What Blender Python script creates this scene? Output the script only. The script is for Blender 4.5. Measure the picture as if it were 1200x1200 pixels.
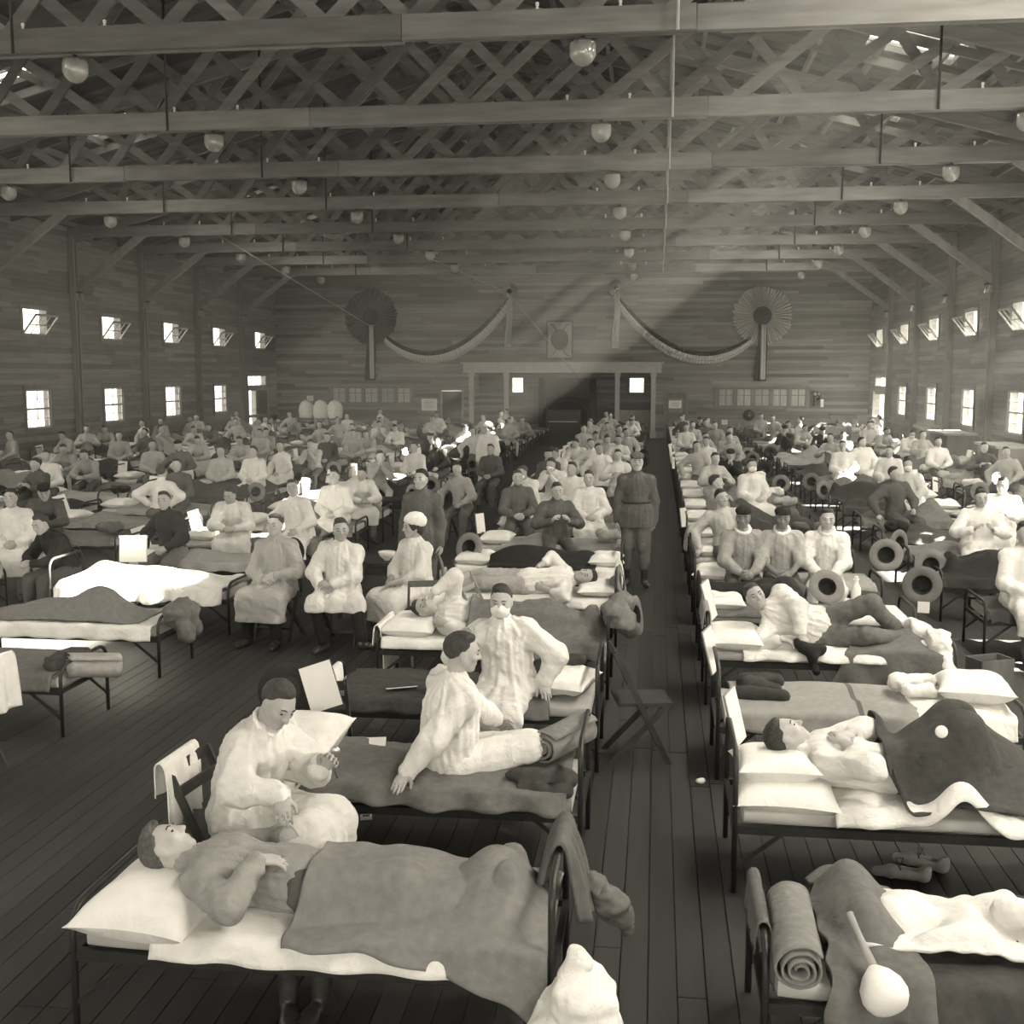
import bpy, math, random
import numpy as np
from mathutils import Vector, Matrix

for _o in list(bpy.data.objects):
    bpy.data.objects.remove(_o)
scene = bpy.context.scene
COL = scene.collection
R = math.radians
PI = math.pi
random.seed(7)

# ------------------------------------------------------------------ camera
cam = bpy.data.cameras.new('camera')
cam.sensor_fit = 'HORIZONTAL'
cam.sensor_width = 36.0
cam.lens = 36.0 * 1340.0 / 1200.0
cam.clip_end = 400
cam_o = bpy.data.objects.new('camera', cam)
COL.objects.link(cam_o)
cam_o.location = (0, 0, 2.85)
cam_o.rotation_euler = (R(90 - 6.893), 0, R(7.1785))
scene.camera = cam_o

# ------------------------------------------------------------------ light
scene.view_settings.view_transform = 'Standard'
scene.view_settings.look = 'None'
scene.view_settings.exposure = 0.3
scene.view_settings.gamma = 1.0
scene.view_settings.use_curve_mapping = False
WARM = (1.0, 0.93, 0.79)
world = bpy.data.worlds.new('sky')
scene.world = world
world.use_nodes = True
_bg = world.node_tree.nodes['Background']
_bg.inputs[0].default_value = (*WARM, 1)
_bg.inputs[1].default_value = 4.0

sun = bpy.data.lights.new('sun', 'SUN')
sun.energy = 180.0
sun.angle = R(0.9)
sun.color = (1.0, 0.95, 0.8)
sun_o = bpy.data.objects.new('sun', sun)
COL.objects.link(sun_o)
SUN_DIR = Vector((-1.0, -0.05, -0.765)).normalized()       # the way the light travels
sun_o.rotation_euler = SUN_DIR.to_track_quat('-Z', 'Y').to_euler()
sun_o.location = (20, 20, 20)


def window_light(name, loc, aim, sx, sy, power):
    l = bpy.data.lights.new(name, 'AREA')
    l.shape = 'RECTANGLE'
    l.size = sx
    l.size_y = sy
    l.energy = power
    l.color = WARM
    o = bpy.data.objects.new(name, l)
    COL.objects.link(o)
    o.location = loc
    o.rotation_euler = Vector(aim).to_track_quat('-Z', 'Z').to_euler()
    return o


XL, XR, YB, YF = -17.5, 9.15, 51.6, -9.0       # hall: left, right, back and front walls
XC = (XL + XR) / 2
BAYS = [14.4 + 4.65 * k for k in range(8)]     # trusses in view
EAVE, RIDGE = 7.2, 10.8
# daylight from the big windows of the front wall behind the camera
for x, power in ((-13.0, 70), (-7.5, 120), (-1.5, 260), (4.5, 420)):
    window_light('front_window_daylight', (x, YF + 0.35, 4.2), (0.0, 1, 0.0), 3.2, 4.2, power)
# daylight through the glazed doors and side windows beside the camera
for y in (2.5, 7.2, 11.8, 16.5, 21.1, 25.8, 30.5, 35.1, 39.8, 44.4):
    window_light('left_window_daylight', (XL + 0.35, y, 3.1), (1, 0, -0.05), 1.4, 3.2, 36)
    window_light('right_window_daylight', (XR - 0.35, y, 3.1), (-1, 0, -0.05), 1.4, 3.2, 90)
# daylight coming down through the roof lights
for y in (2.7, 7.4, 12.0, 16.7, 21.3, 26.0, 30.6, 35.3, 40.0, 44.6):
    for x in (4.3, -12.6):
        window_light('roof_light_daylight', (x, y, 7.9), (0.12 if x < XC else -0.12, 0, -1), 1.2, 1.2, (300 if y < 13 else 80) * (0.45 if x < XC else 1.0))

# ------------------------------------------------------------------ materials
MATS = {}


def sep(v):
    return (v, v * 0.985, v * 0.945, 1)


def material(name, tone, rough=0.8, var=0.25, scale=(6, 6, 6), bump=0.0, bscale=60.0, rand=0.0,
             coords='pos', metal=0.0, detail=4.0, spec=0.3, bdist=0.01):
    """one procedural surface: base tone, noise mottling, per-object tone change, fine relief"""
    m = bpy.data.materials.new(name)
    m.use_nodes = True
    nt = m.node_tree
    b = nt.nodes['Principled BSDF']
    b.inputs['Roughness'].default_value = rough
    b.inputs['Metallic'].default_value = metal
    b.inputs['Specular IOR Level'].default_value = spec
    if coords == 'pos':
        g = nt.nodes.new('ShaderNodeNewGeometry')
        src = g.outputs['Position']
    else:
        g = nt.nodes.new('ShaderNodeTexCoord')
        src = g.outputs['Object']
    mp = nt.nodes.new('ShaderNodeMapping')
    mp.inputs['Scale'].default_value = scale
    nt.links.new(src, mp.inputs[0])
    n = nt.nodes.new('ShaderNodeTexNoise')
    n.inputs['Scale'].default_value = 1.0
    n.inputs['Detail'].default_value = detail
    nt.links.new(mp.outputs[0], n.inputs['Vector'])
    ramp = nt.nodes.new('ShaderNodeMapRange')
    ramp.inputs[1].default_value = 0.25
    ramp.inputs[2].default_value = 0.75
    ramp.inputs[3].default_value = 1 - var
    ramp.inputs[4].default_value = 1 + var
    nt.links.new(n.outputs[0], ramp.inputs[0])
    fac = ramp.outputs[0]
    if rand:
        oi = nt.nodes.new('ShaderNodeObjectInfo')
        r2 = nt.nodes.new('ShaderNodeMapRange')
        r2.inputs[3].default_value = 1 - rand
        r2.inputs[4].default_value = 1 + rand
        nt.links.new(oi.outputs['Random'], r2.inputs[0])
        mu = nt.nodes.new('ShaderNodeMath')
        mu.operation = 'MULTIPLY'
        nt.links.new(fac, mu.inputs[0])
        nt.links.new(r2.outputs[0], mu.inputs[1])
        fac = mu.outputs[0]
    mix = nt.nodes.new('ShaderNodeVectorMath')
    mix.operation = 'SCALE'
    mix.inputs[0].default_value = sep(tone)[:3]
    nt.links.new(fac, mix.inputs['Scale'])
    nt.links.new(mix.outputs[0], b.inputs['Base Color'])
    if bump:
        n2 = nt.nodes.new('ShaderNodeTexNoise')
        n2.inputs['Scale'].default_value = bscale
        n2.inputs['Detail'].default_value = 5
        n2.inputs['Distortion'].default_value = 0.6
        nt.links.new(src, n2.inputs['Vector'])
        bp = nt.nodes.new('ShaderNodeBump')
        bp.inputs['Strength'].default_value = bump
        bp.inputs['Distance'].default_value = bdist
        nt.links.new(n2.outputs[0], bp.inputs['Height'])
        nt.links.new(bp.outputs[0], b.inputs['Normal'])
    MATS[name] = m
    return m


def board_material(name, tone, width, axis_across, axis_along, seg, var=0.22, rough=0.75, groove=0.35, spec=0.3, grain=0.18):
    """boarding: rows of boards with their own tone, dark joints and grain, measured in metres"""
    m = bpy.data.materials.new(name)
    m.use_nodes = True
    nt = m.node_tree
    L = nt.links
    b = nt.nodes['Principled BSDF']
    b.inputs['Roughness'].default_value = rough
    b.inputs['Specular IOR Level'].default_value = spec
    g = nt.nodes.new('ShaderNodeNewGeometry')
    s = nt.nodes.new('ShaderNodeSeparateXYZ')
    L.new(g.outputs['Position'], s.inputs[0])

    def math_node(op, a, bb=None):
        n = nt.nodes.new('ShaderNodeMath')
        n.operation = op
        for i, v in enumerate((a, bb)):
            if v is None:
                continue
            if isinstance(v, (int, float)):
                n.inputs[i].default_value = v
            else:
                L.new(v, n.inputs[i])
        return n.outputs[0]
    u = math_node('DIVIDE', s.outputs[axis_across], width)
    row = math_node('FLOOR', u)
    fr = math_node('FRACT', u)
    wn = nt.nodes.new('ShaderNodeTexWhiteNoise')
    wn.noise_dimensions = '1D'
    L.new(row, wn.inputs['W'])
    off = math_node('MULTIPLY', wn.outputs['Value'], seg)
    al = math_node('ADD', s.outputs[axis_along], off)
    v = math_node('DIVIDE', al, seg)
    segi = math_node('FLOOR', v)
    cmb = nt.nodes.new('ShaderNodeCombineXYZ')
    L.new(row, cmb.inputs[0])
    L.new(segi, cmb.inputs[1])
    wn2 = nt.nodes.new('ShaderNodeTexWhiteNoise')
    wn2.noise_dimensions = '2D'
    L.new(cmb.outputs[0], wn2.inputs['Vector'])
    tone_r = nt.nodes.new('ShaderNodeMapRange')
    tone_r.inputs[3].default_value = 1 - var
    tone_r.inputs[4].default_value = 1 + var
    L.new(wn2.outputs['Value'], tone_r.inputs[0])
    # grain along the board
    mp = nt.nodes.new('ShaderNodeMapping')
    sc = [9.0, 9.0, 9.0]
    sc[axis_along] = 0.7
    mp.inputs['Scale'].default_value = sc
    L.new(g.outputs['Position'], mp.inputs[0])
    n = nt.nodes.new('ShaderNodeTexNoise')
    n.inputs['Scale'].default_value = 1.5
    n.inputs['Detail'].default_value = 5
    L.new(mp.outputs[0], n.inputs['Vector'])
    gr = nt.nodes.new('ShaderNodeMapRange')
    gr.inputs[1].default_value = 0.25
    gr.inputs[2].default_value = 0.75
    gr.inputs[3].default_value = 1 - grain
    gr.inputs[4].default_value = 1 + grain
    L.new(n.outputs[0], gr.inputs[0])
    tt = math_node('MULTIPLY', tone_r.outputs[0], gr.outputs[0])
    # joints
    e = math_node('MINIMUM', fr, math_node('SUBTRACT', 1.0, fr))
    jr = nt.nodes.new('ShaderNodeMapRange')
    jr.inputs[1].default_value = 0.0
    jr.inputs[2].default_value = 0.07
    jr.inputs[3].default_value = 1 - groove
    jr.inputs[4].default_value = 1.0
    L.new(e, jr.inputs[0])
    tt = math_node('MULTIPLY', tt, jr.outputs[0])
    mix = nt.nodes.new('ShaderNodeVectorMath')
    mix.operation = 'SCALE'
    mix.inputs[0].default_value = sep(tone)[:3]
    L.new(tt, mix.inputs['Scale'])
    L.new(mix.outputs[0], b.inputs['Base Color'])
    bp = nt.nodes.new('ShaderNodeBump')
    bp.inputs['Strength'].default_value = 0.5
    bp.inputs['Distance'].default_value = 0.01
    L.new(jr.outputs[0], bp.inputs['Height'])
    L.new(bp.outputs[0], b.inputs['Normal'])
    MATS[name] = m
    return m


board_material('back_boards', 0.19, 0.15, 2, 0, 4.2, var=0.38)
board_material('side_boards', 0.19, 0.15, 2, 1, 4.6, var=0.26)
board_material('floor_boards', 0.034, 0.135, 0, 1, 4.4, var=0.22, rough=0.6, spec=0.35)
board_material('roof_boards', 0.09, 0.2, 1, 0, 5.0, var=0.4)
material('truss_wood', 0.17, 0.7, 0.25, (1.2, 3, 9), rand=0.28)
material('post_wood', 0.2, 0.7, 0.2, (6, 6, 0.8), rand=0.15)
material('dark_wood', 0.045, 0.5, 0.3, (8, 8, 8), rand=0.2)
material('light_wood', 0.32, 0.6, 0.2, (8, 8, 2), rand=0.15)
material('mid_wood', 0.14, 0.6, 0.25, (10, 10, 3), rand=0.15)
material('painted_trim', 0.42, 0.6, 0.1)
material('iron', 0.022, 0.42, 0.3, (20, 20, 20), spec=0.5)
material('worn_iron', 0.10, 0.38, 0.35, (20, 20, 20), spec=0.6, metal=0.3)
material('sheet_white', 0.78, 0.85, 0.07, (9, 9, 9), bump=0.55, bscale=13, bdist=0.03)
material('gown_white', 0.72, 0.85, 0.07, (9, 9, 9), bump=0.55, bscale=13, bdist=0.03, rand=0.06)
material('pillow_white', 0.82, 0.85, 0.05, (9, 9, 9), bump=0.55, bscale=9, bdist=0.03)
material('shirt_pale', 0.42, 0.85, 0.1, (9, 9, 9), bump=0.55, bscale=13, bdist=0.03, rand=0.14)
material('shirt_grey', 0.30, 0.85, 0.12, (9, 9, 9), bump=0.55, bscale=13, bdist=0.03, rand=0.15)
material('uniform', 0.11, 0.9, 0.12, (14, 14, 14), bump=0.45, bscale=16, bdist=0.02, rand=0.12)
material('cloth_dark', 0.022, 0.9, 0.2, (12, 12, 12), bump=0.45, bscale=16, bdist=0.02, rand=0.2)
material('blanket_grey', 0.20, 0.95, 0.14, (22, 22, 22), bump=0.45, bscale=9, bdist=0.03, rand=0.1)
material('blanket_dark', 0.055, 0.95, 0.18, (22, 22, 22), bump=0.45, bscale=9, bdist=0.03, rand=0.2)
material('blanket_mid', 0.14, 0.95, 0.15, (22, 22, 22), bump=0.45, bscale=9, bdist=0.03, rand=0.15)
material('blanket_light', 0.34, 0.95, 0.1, (22, 22, 22), bump=0.45, bscale=9, bdist=0.03, rand=0.12)
material('mattress_tick', 0.45, 0.9, 0.1, (9, 9, 9), rand=0.12)
material('skin', 0.42, 0.55, 0.06, (20, 20, 20), spec=0.35, rand=0.1)
material('skin_dark', 0.20, 0.55, 0.06, (20, 20, 20), spec=0.35)
material('hair', 0.045, 0.6, 0.35, (60, 60, 60), bump=0.5, bscale=220, rand=0.3)
material('hair_fair', 0.10, 0.6, 0.35, (60, 60, 60), bump=0.5, bscale=220)
material('leather', 0.035, 0.4, 0.3, (25, 25, 25), spec=0.5)
material('canvas_shoe', 0.42, 0.8, 0.15, (25, 25, 25))
material('felt_hat', 0.20, 0.9, 0.12, (12, 12, 12), rand=0.25)
material('felt_dark', 0.03, 0.9, 0.12, (12, 12, 12))
material('paper', 0.80, 0.8, 0.04, (9, 9, 9))
material('black', 0.012, 0.8, 0.2, (9, 9, 9))
material('gauze', 0.85, 0.9, 0.04, (30, 30, 30))
material('metal_bright', 0.5, 0.3, 0.15, (30, 30, 30), metal=0.8)
material('ribbon_light', 0.50, 0.8, 0.1, (9, 9, 9))
material('ribbon_dark', 0.03, 0.8, 0.1, (9, 9, 9))
material('pleat_grey', 0.42, 0.85, 0.25, (30, 30, 30))
material('pleat_dark', 0.085, 0.85, 0.25, (30, 30, 30))
material('cable', 0.3, 0.6, 0.1)


def glass_material(name, clear, tone):
    m = bpy.data.materials.new(name)
    m.use_nodes = True
    nt = m.node_tree
    out = nt.nodes['Material Output']
    nt.nodes.remove(nt.nodes['Principled BSDF'])
    t = nt.nodes.new('ShaderNodeBsdfTransparent')
    t.inputs[0].default_value = (0.93, 0.93, 0.93, 1)
    d = nt.nodes.new('ShaderNodeBsdfGlossy')
    d.inputs['Roughness'].default_value = 0.08
    d.inputs[0].default_value = sep(tone)
    mx = nt.nodes.new('ShaderNodeMixShader')
    mx.inputs[0].default_value = 1 - clear
    nt.links.new(t.outputs[0], mx.inputs[1])
    nt.links.new(d.outputs[0], mx.inputs[2])
    nt.links.new(mx.outputs[0], out.inputs[0])
    MATS[name] = m


glass_material('window_glass', 0.93, 0.8)
glass_material('lamp_glass', 0.4, 0.75)
_nt = MATS['lamp_glass'].node_tree
_tr = _nt.nodes.new('ShaderNodeBsdfTranslucent')
_tr.inputs[0].default_value = sep(0.6)
_df = _nt.nodes.new('ShaderNodeBsdfDiffuse')
_df.inputs[0].default_value = sep(0.5)
_m2 = _nt.nodes.new('ShaderNodeMixShader')
_m3 = _nt.nodes.new('ShaderNodeMixShader')
_mx = [n for n in _nt.nodes if n.type == 'MIX_SHADER' and n.outputs[0].is_linked][0]
_m2.inputs[0].default_value = 0.5
_nt.links.new(_tr.outputs[0], _m2.inputs[1])
_nt.links.new(_df.outputs[0], _m2.inputs[2])
_m3.inputs[0].default_value = 0.82
_nt.links.new(_mx.inputs[2].links[0].from_socket, _m3.inputs[1])
_nt.links.new(_m2.outputs[0], _m3.inputs[2])
_nt.links.new(_m3.outputs[0], _mx.inputs[2])
_mx.inputs[0].default_value = 0.62


def striped_material(name, t0, t1, freq, axis):
    m = material(name, t0, 0.85, 0.05)
    nt = m.node_tree
    b = nt.nodes['Principled BSDF']
    g = nt.nodes.new('ShaderNodeTexCoord')
    s = nt.nodes.new('ShaderNodeSeparateXYZ')
    nt.links.new(g.outputs['Object'], s.inputs[0])
    mu = nt.nodes.new('ShaderNodeMath')
    mu.operation = 'MULTIPLY'
    mu.inputs[1].default_value = freq
    nt.links.new(s.outputs[axis], mu.inputs[0])
    fr = nt.nodes.new('ShaderNodeMath')
    fr.operation = 'FRACT'
    nt.links.new(mu.outputs[0], fr.inputs[0])
    gt = nt.nodes.new('ShaderNodeMath')
    gt.operation = 'GREATER_THAN'
    gt.inputs[1].default_value = 0.5
    nt.links.new(fr.outputs[0], gt.inputs[0])
    mx = nt.nodes.new('ShaderNodeMix')
    mx.data_type = 'RGBA'
    mx.inputs[6].default_value = sep(t0)
    mx.inputs[7].default_value = sep(t1)
    nt.links.new(gt.outputs[0], mx.inputs[0])
    nt.links.new(mx.outputs[2], b.inputs['Base Color'])


striped_material('striped_canvas', 0.05, 0.35, 11, 0)


def band_material(name, t0, t1, centres, half, axis):
    """plain wool with a few woven bands across it"""
    m = material(name, t0, 0.95, 0.1, (22, 22, 22), bump=0.4, bscale=160)
    nt = m.node_tree
    b = nt.nodes['Principled BSDF']
    old = b.inputs['Base Color'].links[0].from_socket
    g = nt.nodes.new('ShaderNodeTexCoord')
    s = nt.nodes.new('ShaderNodeSeparateXYZ')
    nt.links.new(g.outputs['Object'], s.inputs[0])
    tot = None
    for c in centres:
        cp = nt.nodes.new('ShaderNodeMath')
        cp.operation = 'COMPARE'
        cp.inputs[1].default_value = c
        cp.inputs[2].default_value = half
        nt.links.new(s.outputs[axis], cp.inputs[0])
        if tot is None:
            tot = cp.outputs[0]
        else:
            ad = nt.nodes.new('ShaderNodeMath')
            ad.operation = 'MAXIMUM'
            nt.links.new(tot, ad.inputs[0])
            nt.links.new(cp.outputs[0], ad.inputs[1])
            tot = ad.outputs[0]
    mx = nt.nodes.new('ShaderNodeMix')
    mx.data_type = 'RGBA'
    nt.links.new(tot, mx.inputs[0])
    nt.links.new(old, mx.inputs[6])
    mx.inputs[7].default_value = sep(t1)
    nt.links.new(mx.outputs[2], b.inputs['Base Color'])


band_material('blanket_banded', 0.30, 0.12, (0.98,), 0.018, 0)


# ------------------------------------------------------------------ helpers
def tag(o, label=None, cat=None, group=None, kind=None):
    if label:
        o['label'] = label
    if cat:
        o['category'] = cat
    if group:
        o['group'] = group
    if kind:
        o['kind'] = kind
    return o


def link(name, data, mat=None, parent=None, loc=None, rot=None, scale=None):
    o = bpy.data.objects.new(name, data)
    COL.objects.link(o)
    if mat is not None and data is not None:
        if not data.materials:
            data.materials.append(MATS[mat] if isinstance(mat, str) else mat)
    if parent:
        o.parent = parent
    if loc is not None:
        o.location = loc
    if rot is not None:
        o.rotation_euler = rot
    if scale is not None:
        o.scale = scale
    return o


def empty(name, loc=(0, 0, 0), rz=0.0, rot=None):
    o = bpy.data.objects.new(name, None)
    o.empty_display_size = 0.1
    COL.objects.link(o)
    o.location = loc
    o.rotation_euler = rot if rot else (0, 0, rz)
    return o


def set_mat(o, mat):
    """give one object its own material on shared mesh data"""
    s = o.material_slots[0]
    s.link = 'OBJECT'
    s.material = MATS[mat]


def np_mesh(name, V, F, smooth=True):
    """fast mesh from arrays, F is an (n,4) or (n,3) array"""
    V = np.asarray(V, np.float32)
    F = np.asarray(F, np.int32)
    k = F.shape[1]
    me = bpy.data.meshes.new(name)
    me.vertices.add(len(V))
    me.vertices.foreach_set('co', V.ravel())
    me.loops.add(F.size)
    me.loops.foreach_set('vertex_index', F.ravel())
    me.polygons.add(len(F))
    me.polygons.foreach_set('loop_start', np.arange(0, F.size, k, dtype=np.int32))
    me.polygons.foreach_set('use_smooth', np.full(len(F), smooth))
    me.update(calc_edges=True)
    return me


class MB:
    """collects boxes, tubes and turned shapes and links them as one mesh object"""

    def __init__(s):
        s.v = []
        s.f = []
        s.flat = []

    def add(s, vs, fs, smooth=False):
        n = len(s.v)
        s.v += [tuple(v) for v in vs]
        s.f += [tuple(i + n for i in f) for f in fs]
        s.flat += [smooth] * len(fs)
        return s

    def box(s, c, d, rot=None):
        vs = []
        M = rot if rot is not None else Matrix.Identity(3)
        for x in (-1, 1):
            for y in (-1, 1):
                for z in (-1, 1):
                    vs.append(Vector(c) + M @ Vector((x * d[0] / 2, y * d[1] / 2, z * d[2] / 2)))
        return s.add(vs, [(0, 1, 3, 2), (4, 6, 7, 5), (0, 4, 5, 1), (2, 3, 7, 6), (0, 2, 6, 4), (1, 5, 7, 3)])

    def bar(s, a, b, w, h, up=(0, 0, 1)):
        a, b = Vector(a), Vector(b)
        d = (b - a)
        x = d.normalized()
        u = Vector(up)
        if abs(x.dot(u)) > 0.98:
            u = Vector((1, 0, 0))
        y = u.cross(x).normalized()
        z = x.cross(y)
        M = Matrix((x, y, z)).transposed()
        return s.box((a + b) / 2, (d.length, w, h), M)

    def tube(s, pts, r, n=8, cap=True, closed=False):
        pts = [Vector(p) for p in pts]
        rs = r if isinstance(r, (list, tuple)) else [r] * len(pts)
        vs = []
        prev = None
        for i, p in enumerate(pts):
            if closed:
                t = pts[(i + 1) % len(pts)] - pts[i - 1]
            else:
                t = pts[min(i + 1, len(pts) - 1)] - pts[max(i - 1, 0)]
            t = t.normalized() if t.length > 1e-9 else Vector((0, 0, 1))
            if prev is None:
                u = Vector((0, 0, 1)) if abs(t.z) < 0.9 else Vector((1, 0, 0))
            else:
                u = prev
            u = (u - t * u.dot(t)).normalized()
            prev = u
            w = t.cross(u)
            for k in range(n):
                a = 2 * PI * k / n
                vs.append(p + (u * math.cos(a) + w * math.sin(a)) * rs[i])
        fs = []
        m = len(pts)
        for i in range(m if closed else m - 1):
            for k in range(n):
                i2 = (i + 1) % m
                fs.append((i * n + k, i * n + (k + 1) % n, i2 * n + (k + 1) % n, i2 * n + k))
        s.add(vs, fs, True)
        if cap and not closed:
            base = len(s.v) - len(vs)
            s.f.append(tuple(base + k for k in range(n))[::-1])
            s.f.append(tuple(base + (m - 1) * n + k for k in range(n)))
            s.flat += [False, False]
        return s

    def lathe(s, prof, n=20, M=None, wob=None):
        vs = []
        for j, (r, z) in enumerate(prof):
            for k in range(n):
                a = 2 * PI * k / n
                rr, zz = (r, z) if wob is None else wob(r, z, a)
                v = Vector((rr * math.cos(a), rr * math.sin(a), zz))
                vs.append(M @ v if M is not None else v)
        fs = []
        for j in range(len(prof) - 1):
            for k in range(n):
                fs.append((j * n + k, j * n + (k + 1) % n, (j + 1) * n + (k + 1) % n, (j + 1) * n + k))
        return s.add(vs, fs, True)

    def grid(s, fn, nu, nv, smooth=True):
        vs = [fn(i / nu, j / nv) for i in range(nu + 1) for j in range(nv + 1)]
        fs = [(i * (nv + 1) + j, (i + 1) * (nv + 1) + j, (i + 1) * (nv + 1) + j + 1, i * (nv + 1) + j + 1)
              for i in range(nu) for j in range(nv)]
        return s.add(vs, fs, smooth)

    def mesh(s, name):
        me = bpy.data.meshes.new(name)
        me.from_pydata(s.v, [], s.f)
        me.polygons.foreach_set('use_smooth', s.flat)
        me.update()
        return me

    def build(s, name, mat, parent=None, loc=None, rot=None):
        return link(name, s.mesh(name), mat, parent, loc, rot)


_cube = {}


def plank(name, a, b, w, h, mat, parent=None, up=(0, 0, 1)):
    """a board from a to b sharing one unit mesh"""
    if mat not in _cube:
        me = MB().box((0, 0, 0), (1, 1, 1)).mesh('board')
        me.materials.append(MATS[mat])
        _cube[mat] = me
    a, b = Vector(a), Vector(b)
    x = (b - a).normalized()
    u = Vector(up)
    if abs(x.dot(u)) > 0.98:
        u = Vector((0, 1, 0))
    y = u.cross(x).normalized()
    z = x.cross(y)
    o = link(name, _cube[mat])
    o.matrix_local = Matrix.Translation((a + b) / 2) @ Matrix((x, y, z)).transposed().to_4x4() @ Matrix.Diagonal(((b - a).length, w, h, 1))
    if parent:
        o.parent = parent
    return o


def solidify(o, t, off=-1):
    m = o.modifiers.new('thickness', 'SOLIDIFY')
    m.thickness = t
    m.offset = off
    return o


def snoise(seed, n=5, f=6.0):
    """smooth pseudo noise built from a few sines, works on numbers and arrays"""
    rnd = random.Random(seed)
    ws = [(rnd.gauss(0, 1) * f, rnd.gauss(0, 1) * f, rnd.gauss(0, 1) * f, rnd.uniform(0, 6.28)) for _ in range(n)]

    def fn(x, y, z=0.0):
        t = 0
        for a, b, c, p in ws:
            t = t + np.sin(a * x + b * y + c * z + p)
        return t / n
    return fn
# ------------------------------------------------------------------ the hall
def wall_mesh(name, mat, to3, u0, u1, z0, z1, holes, thick):
    """flat wall with real openings; to3(u, z, d) puts wall coordinates into the room"""
    us = sorted({u0, u1, *[h[0] for h in holes], *[h[1] for h in holes]})
    zs = sorted({z0, z1, *[h[2] for h in holes], *[h[3] for h in holes]})
    mb = MB()
    for i in range(len(us) - 1):
        for j in range(len(zs) - 1):
            cu, cz = (us[i] + us[i + 1]) / 2, (zs[j] + zs[j + 1]) / 2
            if any(h[0] < cu < h[1] and h[2] < cz < h[3] for h in holes):
                continue
            a, b, c, d = us[i], us[i + 1], zs[j], zs[j + 1]
            vs = [to3(u, z, t) for t in (0, thick) for (u, z) in ((a, c), (b, c), (b, d), (a, d))]
            mb.add(vs, [(0, 1, 2, 3), (7, 6, 5, 4), (0, 4, 5, 1), (1, 5, 6, 2), (2, 6, 7, 3), (3, 7, 4, 0)])
    return tag(mb.build(name, mat), kind='structure')


WIN_Y = [30.8 + 4.6 * k for k in range(4)]           # side windows in view, beyond them a door at 49
REAR_Y = [26.2 - 4.65 * k for k in range(7)]
low = [(y - 0.68, y + 0.68, 1.27, 2.44) for y in WIN_Y]
upp = [(y - 0.65, y + 0.65, 3.9, 4.68) for y in WIN_Y + [49.4]]
rear = [(y - 0.68, y + 0.68, 1.27, 2.44) for y in REAR_Y] + [(y - 0.65, y + 0.65, 3.9, 4.68) for y in REAR_Y]
doorway = [(47.7, 50.1, 2.28, 2.86), (47.7, 48.75, 0.02, 2.12)]
holesL = low + upp + rear + doorway
holesR = low + upp + rear + [(47.7, 50.1, 2.28, 2.76), (47.7, 50.1, 0.02, 2.0)]
TW = 0.22
wall_left = wall_mesh('wall_left', 'side_boards', lambda u, z, t: (XL - t, u, z), YF, YB, 0, EAVE, holesL, TW)
wall_right = wall_mesh('wall_right', 'side_boards', lambda u, z, t: (XR + t, u, z), YF, YB, 0, EAVE, holesR, TW)
STG = (-8.45, -0.05)                                  # alcove opening in the back wall
wall_back = wall_mesh('wall_back', 'back_boards', lambda u, z, t: (u, YB + t, z), XL, XR, 0, EAVE,
                      [(STG[0], STG[1], 0.0, 2.9), (-9.75, -8.8, 0.02, 2.08)], TW)
gb = MB()
gb.add([(XL, YB, EAVE), (XR, YB, EAVE), (XC, YB, RIDGE), (XL, YB + TW, EAVE), (XR, YB + TW, EAVE), (XC, YB + TW, RIDGE)],
       [(0, 1, 2), (5, 4, 3), (0, 3, 4, 1), (1, 4, 5, 2), (2, 5, 3, 0)])
gb.build('gable', 'back_boards', wall_back)
front_holes = [(x - 1.6, x + 1.6, 2.1, 6.3) for x in (-13.0, -7.5, -1.5, 4.5)]
wall_front = wall_mesh('wall_front', 'back_boards', lambda u, z, t: (u, YF - t, z), XL, XR, 0, EAVE, front_holes, TW)
MB().add([(XL, YF, EAVE), (XR, YF, EAVE), (XC, YF, RIDGE), (XL, YF - TW, EAVE), (XR, YF - TW, EAVE), (XC, YF - TW, RIDGE)],
         [(2, 1, 0), (3, 4, 5), (0, 1, 4, 3), (1, 2, 5, 4), (2, 0, 3, 5)]).build('gable', 'back_boards', wall_front)

# floor: a base with single boards laid on it where the photograph lets one see them
floor = tag(MB().box(((XL + XR) / 2, (YB + YF) / 2 + 3, -0.06), (XR - XL + 0.4, YB - YF + 12, 0.12)).build('floor', 'floor_boards'), kind='structure')
rnd = random.Random(3)
material('floor_plank', 0.034, 0.6, 0.22, (9, 0.8, 9), rand=0.22, spec=0.35, detail=5)
BW = 0.135
nb = 0
i0 = int(-5.2 / BW)
for i in range(i0, int(3.1 / BW)):
    x = (i + 0.5) * BW
    y = 3.3 + rnd.uniform(0, 2.2)
    ys = [3.2, y]
    while ys[-1] < 13.2:
        ys.append(min(13.4, ys[-1] + rnd.uniform(3.4, 5.0)))
    for a, b in zip(ys[:-1], ys[1:]):
        # only boards that fall inside the view
        ym = (a + b) / 2
        if b - a < 0.3 or not (-0.58 * b - 0.3 < x < 0.31 * b + 0.2) or nb >= 300:
            continue
        plank('floorboard', (x, a + 0.003, 0.004), (x, b - 0.003, 0.004), BW - 0.006, 0.012, 'floor_plank', floor)
        nb += 1

# ceiling: two boarded slopes with openings for the roof lights
SKY_Y = [16.7 + 4.65 * k for k in range(7)] + [12.0, 7.4, 2.7]


def roof_z(x):
    return EAVE + (RIDGE - EAVE) * (1 - abs(x - XC) / (XR - XC))


def slope_pt(x, y, t):
    return (x, y, roof_z(x) + t)


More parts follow.
